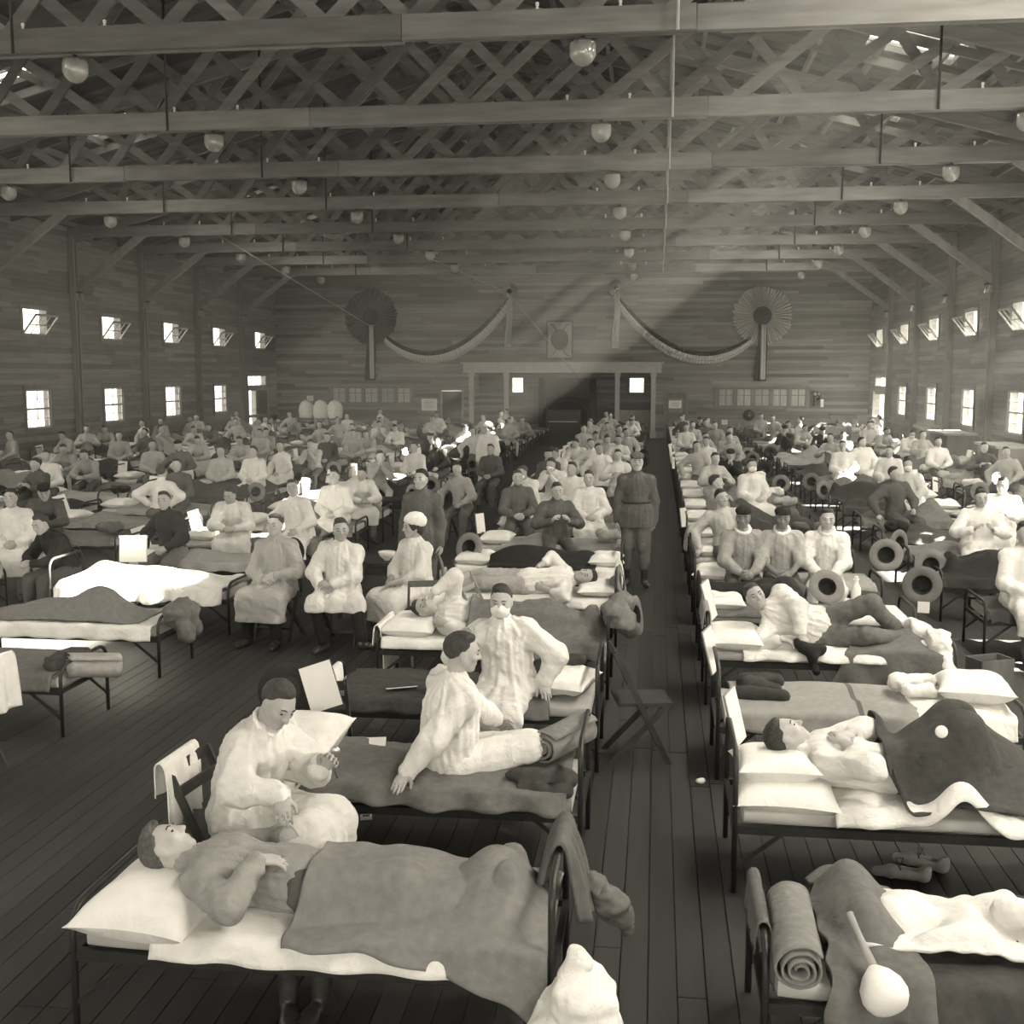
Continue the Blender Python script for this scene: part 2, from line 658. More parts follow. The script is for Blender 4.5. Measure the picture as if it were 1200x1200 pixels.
for side, name in ((-1, 'ceiling_left'), (1, 'ceiling_right')):
    x_out = XC + side * (XR - XC + 0.5)
    ctr = 4.35 if side > 0 else -12.7
    holes = [(min(ctr - 0.75, ctr + 0.75), max(ctr - 0.75, ctr + 0.75), y - 0.62, y + 0.62) for y in SKY_Y]
    f3 = lambda u, z, t: slope_pt(u, z, t * 0.5)
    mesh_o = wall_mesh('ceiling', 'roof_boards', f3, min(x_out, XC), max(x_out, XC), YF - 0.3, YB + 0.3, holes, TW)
    for k in range(1, 14):
        x = XC + side * k * 1.0
        for ya, yb in ((12.0, 25.5), (25.5, 38.5), (38.5, YB)):
            plank('purlin', (x, ya, roof_z(x) - 0.07), (x, yb, roof_z(x) - 0.07), 0.07, 0.14, 'truss_wood', mesh_o)
    # common rafters lying under the boarding between the trusses
    for t in range(8):
        for q in (0.33, 0.67):
            y = BAYS[t] + 4.65 * q
            plank('rafter', (XC, y, roof_z(XC) - 0.16), (x_out - side * 0.5, y, roof_z(x_out - side * 0.5) - 0.16), 0.06, 0.16, 'truss_wood', mesh_o)
    if side < 0:
        # unseen boards added on the ridge side to block sun through these openings
        for y in SKY_Y[:7]:
            plank('added_sun_board', (ctr + 0.8, y - 0.75, roof_z(ctr) + 0.9), (ctr + 0.8, y + 0.75, roof_z(ctr) + 0.9), 0.05, 1.5, 'truss_wood', mesh_o)
    # bars across the roof lights
    for y in SKY_Y[:7]:
        for q in (-0.36, 0.0, 0.36):
            plank('roof_light_bar', (ctr - 0.75, y + q, roof_z(ctr - 0.75) + 0.05), (ctr + 0.75, y + q, roof_z(ctr + 0.75) + 0.05), 0.05, 0.05, 'truss_wood', mesh_o)

# ------------------------------------------------------------------ trusses
ZC = 6.9
for t, Y in enumerate(BAYS):
    tr = empty('roof_truss', (0, Y, ZC))
    which = ['first', 'second', 'third', 'fourth', 'fifth', 'sixth', 'seventh', 'eighth'][t]
    tag(tr, 'wooden lattice roof truss, %s one counted from the wall with the draped garlands' % ['eighth', 'seventh', 'sixth', 'fifth', 'fourth', 'third', 'second', 'first'][t],
        'truss', 'lattice trusses carrying the roof')
    r2 = random.Random(40 + t)
    # bottom chord in lengths with butt joints
    cuts = [XL, XL + r2.uniform(5, 7), XC + r2.uniform(-2.5, 1.5), XC + r2.uniform(4.5, 7), XR]
    for a, b in zip(cuts[:-1], cuts[1:]):
        dz = r2.uniform(-0.012, 0.012)
        plank('chord_board', (a + 0.005, -0.06, 0.15 + dz), (b - 0.005, -0.06, 0.15 + dz), 0.10, 0.30, 'truss_wood', tr)
        plank('chord_board', (a + 0.3, 0.06, 0.15), (b - 0.005, 0.06, 0.15), 0.10, 0.29, 'truss_wood', tr)
    for s in (-1, 1):
        xe = XC + s * (XR - XC)
        plank('top_chord', (XC, 0, roof_z(XC) - ZC - 0.38), (xe, 0, roof_z(xe) - ZC - 0.38), 0.12, 0.24, 'truss_wood', tr)
    # two fanned families of web boards
    n = 25
    for fam in (1, -1):
        for i in range(n):
            q = (i + 0.5) / n
            xb = XL + q * (XR - XL) if fam > 0 else XR - q * (XR - XL)
            ang = R(60 - 34 * q + r2.uniform(-1.2, 1.2))
            dx, dz = fam * math.cos(ang), math.sin(ang)
            # length until the top chord
            L = 0.0
            while L < 9 and 0.3 + dz * L < roof_z(xb + dx * L) - ZC - 0.40 and XL + 0.1 < xb + dx * L < XR - 0.1:
                L += 0.05
            if L < 0.5:
                continue
            yy = 0.135 if fam > 0 else 0.18
            plank('web_board', (xb - dx * 0.2, yy, 0.3 - dz * 0.2), (xb + dx * L, yy, 0.3 + dz * L), 0.04, 0.17, 'truss_wood', tr)
    # iron tie rods
    rb = MB()
    for x in (XC - 8.2, XC - 4.0, 0.18, XC + 8.4):
        rod = MB().tube([(x, -0.2, -0.02), (x, -0.2, roof_z(x) - ZC - 0.3)], 0.022, 6).build('tie_rod', 'painted_trim' if x == 0.18 else 'iron', tr)
    # small insulators on the chord where the lamp wires cross
    for x in (-14.5, -13.4, -8.1, -7.0, -1.5, -0.5, 4.9, 6.0):
        MB().lathe([(0.0, 0.30), (0.022, 0.30), (0.022, 0.33), (0.012, 0.34), (0.024, 0.36), (0.024, 0.39), (0, 0.40)], 8).build('insulator', 'paper', tr, (x, -0.06, 0))

# wall posts with their knee braces
for wn, X, s in (('trim_2', XL, 1), ('trim_3', XR, -1)):
    wall = tag(empty(wn, (0, 0, 0)), kind='structure')
    for Y in [BAYS[0] - 4.65] + BAYS:
        for d in (-0.1, 0.1):
            plank('post', (X + s * 0.09, Y + d, 0), (X + s * 0.09, Y + d, ZC), 0.16, 0.09, 'post_wood', wall, up=(0, 1, 0))
        plank('knee_brace', (X + s * 0.12, Y, 5.35), (X + s * 2.6, Y, ZC + 0.25), 0.14, 0.20, 'post_wood', wall)
    plank('wall_rail', (X + s * 0.05, 24, 1.02), (X + s * 0.05, YB, 1.02), 0.09, 0.13, 'post_wood', wall)
    plank('baseboard', (X + s * 0.03, 12, 0.12), (X + s * 0.03, YB, 0.12), 0.05, 0.24, 'post_wood', wall)

# ------------------------------------------------------------------ windows
wn_count = [0]


def make_window(to3, hw, z0, z1, cols, rows, tilt=0.0, two=False, label=None):
    """frame, sash bars and panes; to3(u, d, z): along the wall, into the room, up"""
    wn_count[0] += 1
    root = empty('window_%d' % wn_count[0])
    tag(root, kind='structure')

    def bx(mb, u0, u1, zz0, zz1, d0, d1):
        p, q = Vector(to3(u0, d0, zz0)), Vector(to3(u1, d1, zz1))
        mb.box((p + q) / 2, (abs(p.x - q.x), abs(p.y - q.y), abs(p.z - q.z)))
    fr = MB()
    for (a, b, c, d) in ((-hw - 0.09, -hw + 0.03, z0 - 0.09, z1 + 0.09), (hw - 0.03, hw + 0.09, z0 - 0.09, z1 + 0.09),
                         (-hw, hw, z1 - 0.03, z1 + 0.09), (-hw, hw, z0 - 0.09, z0 + 0.03)):
        bx(fr, a, b, c, d, -0.06, 0.04)
    fr.build('window_frame', 'post_wood', root)
    sash = empty('sash')
    sash.parent = root
    # a hopper sash hangs on its lower edge and leans into the room
    piv = Vector(to3(0, -0.02, z0 + 0.03))
    ax = (Vector(to3(1, 0, 0)) - Vector(to3(0, 0, 0))).normalized()
    M = Matrix.Translation(piv) @ Matrix.Rotation(tilt, 4, ax) @ Matrix.Translation(-piv)
    sash.matrix_local = M
    bars = MB()
    a0, a1, b0, b1 = -hw + 0.03, hw - 0.03, z0 + 0.03, z1 - 0.03
    for (a, b, c, d) in ((a0, a0 + 0.05, b0, b1), (a1 - 0.05, a1, b0, b1), (a0, a1, b0, b0 + 0.05), (a0, a1, b1 - 0.05, b1)):
        bx(bars, a, b, c, d, -0.045, -0.005)
    for i in range(1, cols):
        u = a0 + (a1 - a0) * i / cols
        bx(bars, u - 0.011, u + 0.011, b0, b1, -0.035, -0.012)
    for j in range(1, rows):
        z = b0 + (b1 - b0) * j / rows
        w = 0.03 if two and j == rows // 2 else 0.011
        bx(bars, a0, a1, z - w, z + w, -0.035, -0.012)
    bars.build('sash_bars', 'painted_trim', sash)
    for i in range(cols):
        for j in range(rows):
            g = MB()
            bx(g, a0 + (a1 - a0) * i / cols, a0 + (a1 - a0) * (i + 1) / cols, b0 + (b1 - b0) * j / rows, b0 + (b1 - b0) * (j + 1) / rows, -0.026, -0.022)
            g.build('pane', 'window_glass', sash)
    return root


for k, y in enumerate(WIN_Y):
    make_window(lambda u, d, z, y=y: (XL + d, y + u, z), 0.68, 1.27, 2.44, 2, 4, two=True)
    make_window(lambda u, d, z, y=y: (XR - d, y + u, z), 0.68, 1.27, 2.44, 2, 4, two=True)
for k, y in enumerate(WIN_Y + [49.4]):
    make_window(lambda u, d, z, y=y: (XL + d, y + u, z), 0.65, 3.9, 4.68, 3, 2, tilt=R(38))
    make_window(lambda u, d, z, y=y: (XR - d, y + u, z), 0.65, 3.9, 4.68, 3, 2, tilt=-R(38))
for X, s in ((XL, 1), (XR, -1)):
    make_window(lambda u, d, z: (X + s * d, 48.9 + u, z), 1.2, 2.28, 2.82 if s > 0 else 2.76, 4, 1)
# side doors
for X, s, n in ((XL, 1, 1), (XR, -1, 2)):
    d = empty('door_%d' % n, (X, 48.9, 0))
    tag(d, kind='structure')
    if s > 0:
        MB().box((0.03, 0.62, 1.06), (0.05, 1.1, 2.1)).build('door_leaf', 'dark_wood', d)
        MB().box((0.06, 0.12, 1.0), (0.03, 0.05, 0.2)).build('door_handle', 'iron', d)
    fm = MB()
    for y in (-1.26, 1.26):
        fm.box((0.03 * s, y, 1.05), (0.1, 0.12, 2.2))
    fm.box((0.03 * s, 0, 2.2), (0.1, 2.6, 0.14))
    fm.build('door_frame', 'post_wood', d)

# ------------------------------------------------------------------ back wall
# alcove behind the opening
alc = wall_mesh('wall_alcove', 'back_boards', lambda u, z, t: (u, YB + 3.2 + t, z), STG[0] - 0.3, STG[1] + 0.3, 0, 3.1,
                [(-6.95, -6.3, 1.9, 2.75), (-1.35, -0.55, 1.9, 2.7)], 0.15)
sd = MB()
for x in (STG[0] - 0.1, STG[1] + 0.1):
    sd.box((x, YB + 1.7, 1.5), (0.15, 3.3, 3.0))
sd.box(((STG[0] + STG[1]) / 2, YB + 1.7, 3.0), (STG[1] - STG[0] + 0.4, 3.3, 0.15))
sd.build('alcove_lining', 'back_boards', alc)
for x0, x1 in ((-6.95, -6.3), (-1.35, -0.55)):
    c = (x0 + x1) / 2
    make_window(lambda u, d, z, c=c: (c + u, YB + 3.2 - d, z), (x1 - x0) / 2, 1.9, 2.72, 2, 2)
trim = empty('trim_1', (0, YB, 0))
tag(trim, kind='structure')
MB().box(((STG[0] + STG[1]) / 2, -0.08, 3.1), (STG[1] - STG[0] + 0.5, 0.2, 0.42)).box(((STG[0] + STG[1]) / 2, -0.14, 3.33), (STG[1] - STG[0] + 0.7, 0.32, 0.07)).build('lintel', 'painted_trim', trim)
for x in (STG[0] + 0.1, -6.75, -1.75, STG[1] - 0.1):
    MB().box((x, -0.02, 1.45), (0.2, 0.2, 2.9)).box((x, -0.02, 2.8), (0.28, 0.28, 0.12)).box((x, -0.02, 0.12), (0.28, 0.28, 0.24)).build('column', 'painted_trim', trim)
MB().box((-0.9, 1.2, 0.7), (1.7, 0.1, 1.0)).build('half_wall', 'light_wood', trim)
# fireplace hood inside the alcove
fp = empty('fireplace', (-4.2, YB + 2.6, 0))
tag(fp, 'dark arched fireplace inside the alcove of the end wall', 'fireplace')
MB().box((-1.2, 0.25, 1.3), (0.3, 0.5, 2.6)).box((1.2, 0.25, 1.3), (0.3, 0.5, 2.6)).box((0, 0.25, 2.2), (2.7, 0.5, 0.9)).build('surround', 'dark_wood', fp)
arch = MB()
arch.tube([(-1.05, -0.05, 0.0)] + [(1.05 * math.cos(a), -0.05, 0.95 + 0.7 * math.sin(a)) for a in [PI - PI * i / 14 for i in range(15)]] + [(1.05, -0.05, 0)], 0.08, 6)
arch.build('arch', 'iron', fp)
MB().box((0, 0.45, 0.9), (2.1, 0.04, 1.8)).build('hearth_back', 'black', fp)
pn = empty('upright_piano', (-4.1, YB - 0.6, 0))
tag(pn, 'dark upright piano standing in front of the fireplace alcove', 'piano')
MB().box((0, 0, 0.6), (1.5, 0.5, 1.2)).box((0, 0, 1.22), (1.58, 0.56, 0.05)).build('case', 'dark_wood', pn)
MB().box((0, -0.38, 0.68), (1.4, 0.3, 0.1)).build('keyboard_shelf', 'dark_wood', pn)
MB().box((0, -0.4, 0.745), (1.25, 0.18, 0.02)).build('keys', 'paper', pn)
for x in (-0.65, 0.65):
    MB().box((x, -0.46, 0.32), (0.08, 0.08, 0.64)).build('leg', 'dark_wood', pn)

# doors of the end wall
d3 = empty('door_3', (-9.28, YB, 0))
tag(d3, kind='structure')
MB().box((0, 0.14, 1.05), (0.9, 0.05, 2.04)).build('door_leaf', 'dark_wood', d3)
fm = MB()
for x in (-0.52, 0.52):
    fm.box((x, -0.02, 1.05), (0.1, 0.08, 2.15))
fm.box((0, -0.02, 2.14), (1.14, 0.08, 0.1)).build('door_frame', 'post_wood', d3)
d4 = empty('door_4', (0.85, YB, 0))
tag(d4, kind='structure')
MB().box((0, -0.02, 1.02), (0.84, 0.05, 2.0)).build('door_leaf', 'mid_wood', d4)
for z in (0.55, 1.45):
    MB().box((0, -0.05, z), (0.6, 0.02, 0.62)).build('door_panel', 'post_wood', d4)
fm = MB()
for x in (-0.48, 0.48):
    fm.box((x, -0.02, 1.05), (0.1, 0.1, 2.1))
fm.box((0, -0.02, 2.1), (1.06, 0.1, 0.1)).build('door_frame', 'post_wood', d4)
MB().tube([(0.33, -0.08, 1.0), (0.33, -0.12, 1.0)], 0.03, 8).build('door_knob', 'iron', d4)


def notice(x, z, w, h, label):
    o = MB().box((0, 0, 0), (w, 0.012, h)).build('notice', 'paper', None, (x, YB - 0.06, z))
    MB().box((0, 0.01, 0), (w + 0.06, 0.012, h + 0.06)).build('frame', 'light_wood', o)
    for i in range(5):
        MB().box((0, -0.008, h * (0.32 - 0.15 * i)), (w * (0.75 if i % 2 else 0.6), 0.003, h * 0.035)).build('text_line', 'mid_wood', o)
    return tag(o, label, 'notice')


notice(-10.3, 1.45, 0.7, 0.52, 'white printed notice pinned beside the dark doorway in the end wall')
notice(0.82, 1.5, 0.55, 0.34, 'white notice card on the closed panelled door in the end wall')
notice(3.0, 0.72, 0.24, 0.2, 'small white card low on the end wall under the row of sashes')
notice(-15.9, 1.72, 0.28, 0.22, 'small white card on the end wall above the covered barrels')


def sash_row(x0, x1, z0, z1, label):
    root = empty('sash_cupboard', ((x0 + x1) / 2, YB, 0))
    tag(root, label, 'cupboard')
    cx = (x0 + x1) / 2
    f = MB()
    f.box((0, -0.03, z1 + 0.05), (x1 - x0 + 0.2, 0.1, 0.1)).box((0, -0.03, z0 - 0.05), (x1 - x0 + 0.2, 0.1, 0.1))
    w = (x1 - x0) / 5
    for i in range(6):
        f.box((x0 - cx + i * w, -0.03, (z0 + z1) / 2), (0.16, 0.1, z1 - z0 + 0.1))
    f.build('cupboard_frame', 'post_wood', root)
    for i in range(5):
        xx = x0 - cx + (i + 0.5) * w
        p = MB().box((xx, 0.0, (z0 + z1) / 2), (w - 0.16, 0.03, z1 - z0)).build('glazed_door', 'mid_wood', root)
        cu = MB()
        cu.grid(lambda u, v: (xx + (u - 0.5) * (w - 0.2), -0.03 + 0.015 * math.sin(u * 40), z0 + 0.03 + v * (z1 - z0 - 0.06)), 24, 2)
        cu.build('curtain', 'shirt_pale', p)
        MB().box((xx, -0.06, (z0 + z1) / 2), (0.03, 0.02, z1 - z0)).box((xx, -0.06, (z0 + z1) / 2 + 0.1), (w - 0.18, 0.02, 0.025)).build('bars', 'post_wood', p)


sash_row(-14.9, -11.1, 1.52, 2.22, 'row of five curtained glazed doors on the end wall by the covered barrels')
sash_row(2.65, 6.55, 1.42, 2.2, 'row of five curtained glazed doors on the end wall beside the telephone')

# hanging picture
pc = empty('framed_picture', (-4.34, YB - 0.03, 4.36))
tag(pc, 'ornate framed picture with a dark oval hung above the alcove lintel', 'picture')
MB().box((0, 0, 0), (1.2, 0.05, 1.72)).build('frame', 'pleat_dark', pc)
MB().box((0, -0.03, 0), (1.06, 0.02, 1.56)).build('mount', 'light_wood', pc)
MB().lathe([(0, -0.05), (0.36, -0.05), (0.40, -0.045), (0.42, -0.03)], 28, Matrix.Rotation(PI / 2, 3, 'X') @ Matrix.Diagonal((1.0, 1.15, -1.0))).build('oval_portrait', 'pleat_dark', pc)
MB().lathe([(0, -0.07), (0.10, -0.07), (0.12, -0.05)], 18, Matrix.Rotation(PI / 2, 3, 'X') @ Matrix.Diagonal((1.0, 1.15, -1.0))).build('centre_mark', 'mid_wood', pc)
for sx in (-1, 1):
    for sz in (-1, 1):
        MB().tube([(sx * (0.45 - 0.28 * math.sin(a)), -0.05, sz * (0.70 - 0.34 * (1 - math.cos(a)))) for a in [PI / 2 * i / 8 for i in range(9)]], 0.03, 6).build('scroll', 'pleat_dark', pc)


# rosettes and swags of pleated bunting
def rosette(x, z, r, mat, label, tail):
    root = empty('pleated_rosette', (x, YB - 0.05, z))
    tag(root, label, 'rosette')
    n = 52
    vs, fs = [], []
    rr = random.Random(int(x * 10))
    rings = [0.26, 0.55, 0.8, 1.0]
    for j, q in enumerate(rings):
        for k in range(2 * n):
            a = PI * k / n
            ridge = (0.02 + 0.05 * q) * (1 if k % 2 else -1)
            rad = r * q * (1 + (0.05 * rr.uniform(-1, 1) if q == 1.0 else 0))
            vs.append((rad * math.sin(a), -0.12 - ridge + 0.03 * q, rad * math.cos(a)))
    m = 2 * n
    for j in range(len(rings) - 1):
        for k in range(m):
            fs.append((j * m + k, j * m + (k + 1) % m, (j + 1) * m + (k + 1) % m, (j + 1) * m + k))
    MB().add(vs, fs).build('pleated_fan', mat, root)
    MB().lathe([(0, -0.26), (r * 0.2, -0.24), (r * 0.3, -0.18), (r * 0.32, -0.1), (r * 0.3, 0)], 26, Matrix.Rotation(PI / 2, 3, 'X') @ Matrix.Diagonal((1, 1, -1.0))).build('centre_disc', 'black', root)
    if tail:
        w, l = tail
        t = MB()
        t.grid(lambda u, v: ((u - 0.5) * w * (1 + 0.5 * v) + 0.04 * math.sin(v * 5), -0.16 - 0.05 * math.sin(u * 14), -r * 0.3 - v * l), 16, 8)
        solidify(t.build('hanging_ribbon', 'ribbon_dark' if r > 0.8 else 'ribbon_light', root), 0.02)
        t2 = MB()
        t2.grid(lambda u, v: (0.02 + (u - 0.3) * w * 0.55, -0.24 - 0.03 * math.sin(u * 9), -r * 0.3 - v * l * 0.97), 8, 8)
        solidify(t2.build('hanging_ribbon', 'pleat_grey', root), 0.02)
    return root


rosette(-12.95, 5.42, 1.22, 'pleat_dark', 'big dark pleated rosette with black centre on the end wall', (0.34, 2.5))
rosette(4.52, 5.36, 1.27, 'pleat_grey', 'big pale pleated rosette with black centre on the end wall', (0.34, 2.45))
rosette(-6.6, 6.5, 0.36, 'ribbon_light', 'small rosette with a dark tail tied at the end of the dim garland', (0.2, 2.35))
rosette(-1.82, 6.58, 0.36, 'ribbon_light', 'small rosette with a pale tail tied at the end of the bright garland', (0.2, 2.5))


def swag(p0, p1, low, label, skew):
    root = empty('garland', (0, YB - 0.1, 0))
    tag(root, label, 'garland')
    # parabola-like drape between two points, lower in the middle
    def path(q):
        x = p0[0] + (p1[0] - p0[0]) * q
        lin = p0[1] + (p1[1] - p0[1]) * q
        return x, lin - low * 4 * q * (1 - q) * (1 + skew * (q - 0.5))
    N = 90

    def band(o0, o1, d, name, mat):
        g = MB()

        def fn(u, v):
            x, z = path(u)
            x2, z2 = path(min(1, u + 0.01))
            x1, z1 = path(max(0, u - 0.01))
            t = Vector((x2 - x1, 0, z2 - z1)).normalized()
            nrm = Vector((-t.z, 0, t.x))
            if nrm.z > 0:
                nrm = -nrm
            w = (o0 + (o1 - o0) * v) * (0.45 + 0.75 * math.sin(PI * min(1, max(0, u))) ** 0.5)
            p = Vector((x, 0, z)) + nrm * w
            return (p.x, -0.06 - d + 0.035 * math.sin(u * N * 3.4) * (0.4 + v) - 0.05 * math.sin(v * PI), p.z)
        g.grid(fn, N * 2, 5)
        solidify(g.build(name, mat, root), 0.02)
    band(0.0, 0.17, 0.05, 'dark_band', 'ribbon_dark')
    band(0.14, 0.36, 0.02, 'light_band', 'ribbon_light')
    band(0.34, 0.48, 0.0, 'fringe', 'pleat_grey')


swag((-12.2, 4.55), (-6.6, 6.35), 1.42, 'dim pleated garland draped on the end wall from the dark rosette', -0.1)
swag((4.0, 4.45), (-1.82, 6.4), 1.42, 'bright pleated garland draped on the end wall from the pale rosette', -0.1)

# telephone, bell and blackboard
ph = empty('telephone', (6.95, YB - 0.02, 1.72))
tag(ph, 'dark wall telephone box beside the row of curtained glazed doors', 'telephone')
MB().box((0, -0.1, 0), (0.28, 0.2, 0.5)).build('case', 'dark_wood', ph)
MB().lathe([(0.03, 0), (0.03, 0.1), (0.09, 0.18)], 12, Matrix.Rotation(PI / 2, 3, 'X')).build('mouthpiece', 'iron', ph, (0, -0.18, 0.08))
for x in (-0.08, 0.08):
    MB().lathe([(0, 0.05), (0.06, 0.03), (0.07, 0)], 12, Matrix.Rotation(PI / 2, 3, 'X')).build('bell', 'metal_bright', ph, (x, -0.2, 0.26))
MB().box((0.22, -0.1, -0.15), (0.12, 0.1, 0.34)).build('receiver', 'paper', ph)
bl = empty('fire_gong', (4.05, YB - 0.02, 1.02))
tag(bl, 'round dark gong hung low on the end wall under the glazed doors', 'gong')
MB().lathe([(0, -0.14), (0.14, -0.12), (0.24, -0.05), (0.26, 0)], 20, Matrix.Rotation(PI / 2, 3, 'X') @ Matrix.Diagonal((1, 1, -1.0))).build('dish', 'iron', bl)
MB().lathe([(0, -0.2), (0.04, -0.19), (0.05, -0.12)], 10, Matrix.Rotation(PI / 2, 3, 'X') @ Matrix.Diagonal((1, 1, -1.0))).build('boss', 'metal_bright', bl)
bb = MB().box((0, 0, 0), (0.95, 0.05, 0.62)).build('blackboard', 'mid_wood', None, (8.02, YB - 0.05, 0.74))
tag(bb, 'plain grey board leaning low against the end wall by the bright side door', 'board')
MB().box((0, -0.01, 0.34), (1.05, 0.07, 0.05)).box((0, -0.01, -0.34), (1.05, 0.07, 0.05)).build('frame', 'dark_wood', bb)
# low dark panelling and benches along the end wall
for x0, x1 in ((-17.3, -14.0), (1.6, 9.0)):
    plank('wainscot', (x0, YB - 0.03, 0.45), (x1, YB - 0.03, 0.45), 0.05, 0.8, 'post_wood', wall_back)

# covered barrels
for i, x in enumerate((-15.8, -15.1, -14.4)):
    b = empty('barrel', (x, YB - 1.0 - 0.1 * i, 0))
    tag(b, ['wooden barrel with bulging white cloth cover, next to the shaded side wall', 'wooden barrel with bulging white cloth cover, between the other two', 'wooden barrel with bulging white cloth cover, next to the glazed doors'][i], 'barrel', 'cloth-covered barrels by the end wall')
    MB().lathe([(0, 0), (0.24, 0), (0.29, 0.3), (0.31, 0.5), (0.29, 0.8), (0.26, 1.0), (0.27, 1.02), (0, 1.02)], 18).build('staves', 'light_wood', b)
    for z, r in ((0.2, 0.285), (0.82, 0.293)):
        MB().tube([(r * math.cos(a), r * math.sin(a), z) for a in [2 * PI * k / 18 for k in range(18)]], 0.015, 5, closed=True).build('hoop', 'iron', b)
    nz = snoise(50 + i, 5, 6)
    MB().lathe([(0.30, 0.86), (0.33, 0.98), (0.35, 1.2), (0.32, 1.42), (0.22, 1.58), (0.08, 1.66), (0, 1.66)], 20, None,
               lambda r, z, a: (r * (1 + 0.06 * float(nz(math.cos(a), math.sin(a), z))), z + 0.03 * float(nz(math.sin(a), z, 2)))).build('cloth_cover', 'sheet_white', b)

# ------------------------------------------------------------------ hanging lamps
lamp_parts = None


def make_lamp(x, y):
    global lamp_parts
    root = empty('pendant_lamp', (x, y, ZC))
    if lamp_parts is None:
        prof = [(0.07, -0.06), (0.145, -0.075), (0.155, -0.11), (0.155, -0.2), (0.15, -0.24), (0.12, -0.29), (0.075, -0.33), (0.02, -0.35), (0.0, -0.352)]
        glass = MB().lathe(prof, 28, None, lambda r, z, a: (r * (1 + 0.025 * math.cos(14 * a)), z)).mesh('globe')
        cap = MB().lathe([(0, 0.0), (0.03, 0.0), (0.035, -0.03), (0.11, -0.05), (0.15, -0.07), (0.15, -0.085), (0.0, -0.085)], 18).mesh('cap')
        fil = MB().lathe([(0, -0.09), (0.025, -0.1), (0.045, -0.17), (0.035, -0.22), (0, -0.235)], 10).mesh('bulb')
        lamp_parts = ((glass, 'globe', 'lamp_glass'), (cap, 'cap', 'worn_iron'), (fil, 'bulb', 'paper'))
    for me, n, mt in lamp_parts:
        link(n, me, mt, root)
    return root


ordl = ['eighth', 'seventh', 'sixth', 'fifth', 'fourth', 'third', 'second', 'first']
lines = ((-13.9, 'beside the shaded wall'), (-7.45, 'above the seated nurse\'s aisle'),
         (-0.95, 'above the officer\'s aisle'), (5.6, 'beside the chest wall'))
for x, ds in lines:
    for t, Y in enumerate(BAYS):
        if x < -13 and t < 2 or x > 5 and t < 1:
            continue
        l = make_lamp(x, Y)
        tag(l, 'ribbed glass lamp %s, under %s truss from the end wall' % (ds, ordl[t]), 'lamp', 'ribbed glass lamps under the trusses')
# wall brackets by the posts
for X, s in ((XL, 1), (XR, -1)):
    for Y in BAYS[3:]:
        b = empty('wall_lamp', (X + s * 0.25, Y - 0.05, 5.05))
        tag(b, 'small twin-shade lamp on the %s post from the end wall, %s side wall' % (ordl[BAYS.index(Y)], 'shaded' if s > 0 else 'bright'), 'lamp', 'twin wall lamps of the %s side wall' % ('left' if s > 0 else 'right'))
        MB().tube([(-s * 0.1, 0, 0.2), (s * 0.05, 0, 0.25), (s * 0.12, 0, 0.2)], 0.02, 6).tube([(0, -0.16, 0.2), (0, 0.16, 0.2)], 0.02, 6).build('bracket', 'iron', b)
        for d in (-0.14, 0.14):
            MB().lathe([(0.03, 0.2), (0.05, 0.16), (0.09, 0.0), (0.10, -0.02)], 12).build('shade', 'lamp_glass', b, (0, d, 0))
# slack wires hung across the hall
for pts, lab in ((((-13.0, 33.0, 6.98), (-12.75, YB - 0.4, 4.9)), 'thin slack wire running down towards the dark rosette'),
                 (((-8.3, 37.65, 6.98), (-6.6, YB - 0.4, 6.4), (-3.4, YB - 0.3, 2.6)), 'thin wire passing the small rosette down to the alcove')):
    c = MB().tube(pts, 0.018, 5).build('wire', 'cable')
    tag(c, lab, 'wire')
# storage boxes along the right wall
for i, (y, w, h) in enumerate(((24.5, 2.2, 1.15), (29.0, 1.8, 1.1), (34.0, 2.0, 1.15))):
    c = empty('storage_chest', (XR - 0.75, y, 0))
    tag(c, 'plain wooden chest standing under the %s window of the bright side wall' % ['nearest', 'first tall', 'second tall'][i], 'chest', 'wooden chests along the right side wall')
    MB().box((0, 0, h / 2), (0.8, w, h)).build('body', 'post_wood', c)
    MB().box((-0.02, 0, h + 0.03), (0.9, w + 0.08, 0.06)).build('lid', 'light_wood', c)
# ------------------------------------------------------------------ smooth solid modelling
def height_over(objs, spread=0.05, sag=5):
    """height field a cloth takes when laid over things (in their common frame)"""
    cs = 0.02
    nx, ny = int(2.3 / cs), int(1.2 / cs)
    H = np.full((nx, ny), TOP, np.float32)
    for o in objs:
        for ob in [o] + list(o.children):
            me = ob.data
            co = np.empty(len(me.vertices) * 3, np.float32)
            me.vertices.foreach_get('co', co)
            co = co.reshape(-1, 3)
            ix = np.clip(((co[:, 0] + 0.1) / cs).astype(int), 0, nx - 1)
            iy = np.clip(((co[:, 1] + 0.2) / cs).astype(int), 0, ny - 1)
            np.maximum.at(H, (ix, iy), co[:, 2])

    def shifts(A):
        return [np.roll(np.roll(A, a, 0), b, 1) for a in (-1, 0, 1) for b in (-1, 0, 1)]
    H = np.maximum.reduce(shifts(H))
    B = H
    for it in range(sag):
        B = np.maximum(H, sum(shifts(B)) / 9 + 0.0)
    for it in range(sag):
        B = np.maximum(H, sum(shifts(B)) / 9 - 0.001)
    B = sum(shifts(B)) / 9
    B = np.maximum(B, H * 0.3 + B * 0.7)

    def fn(x, y):
        fx = min(max((x + 0.1) / cs - 0.5, 0), nx - 1.01)
        fy = min(max((y + 0.2) / cs - 0.5, 0), ny - 1.01)
        i, j = int(fx), int(fy)
        a, b = fx - i, fy - j
        return float(B[i, j] * (1 - a) * (1 - b) + B[i + 1, j] * a * (1 - b) + B[i, j + 1] * (1 - a) * b + B[i + 1, j + 1] * a * b)
    return fn


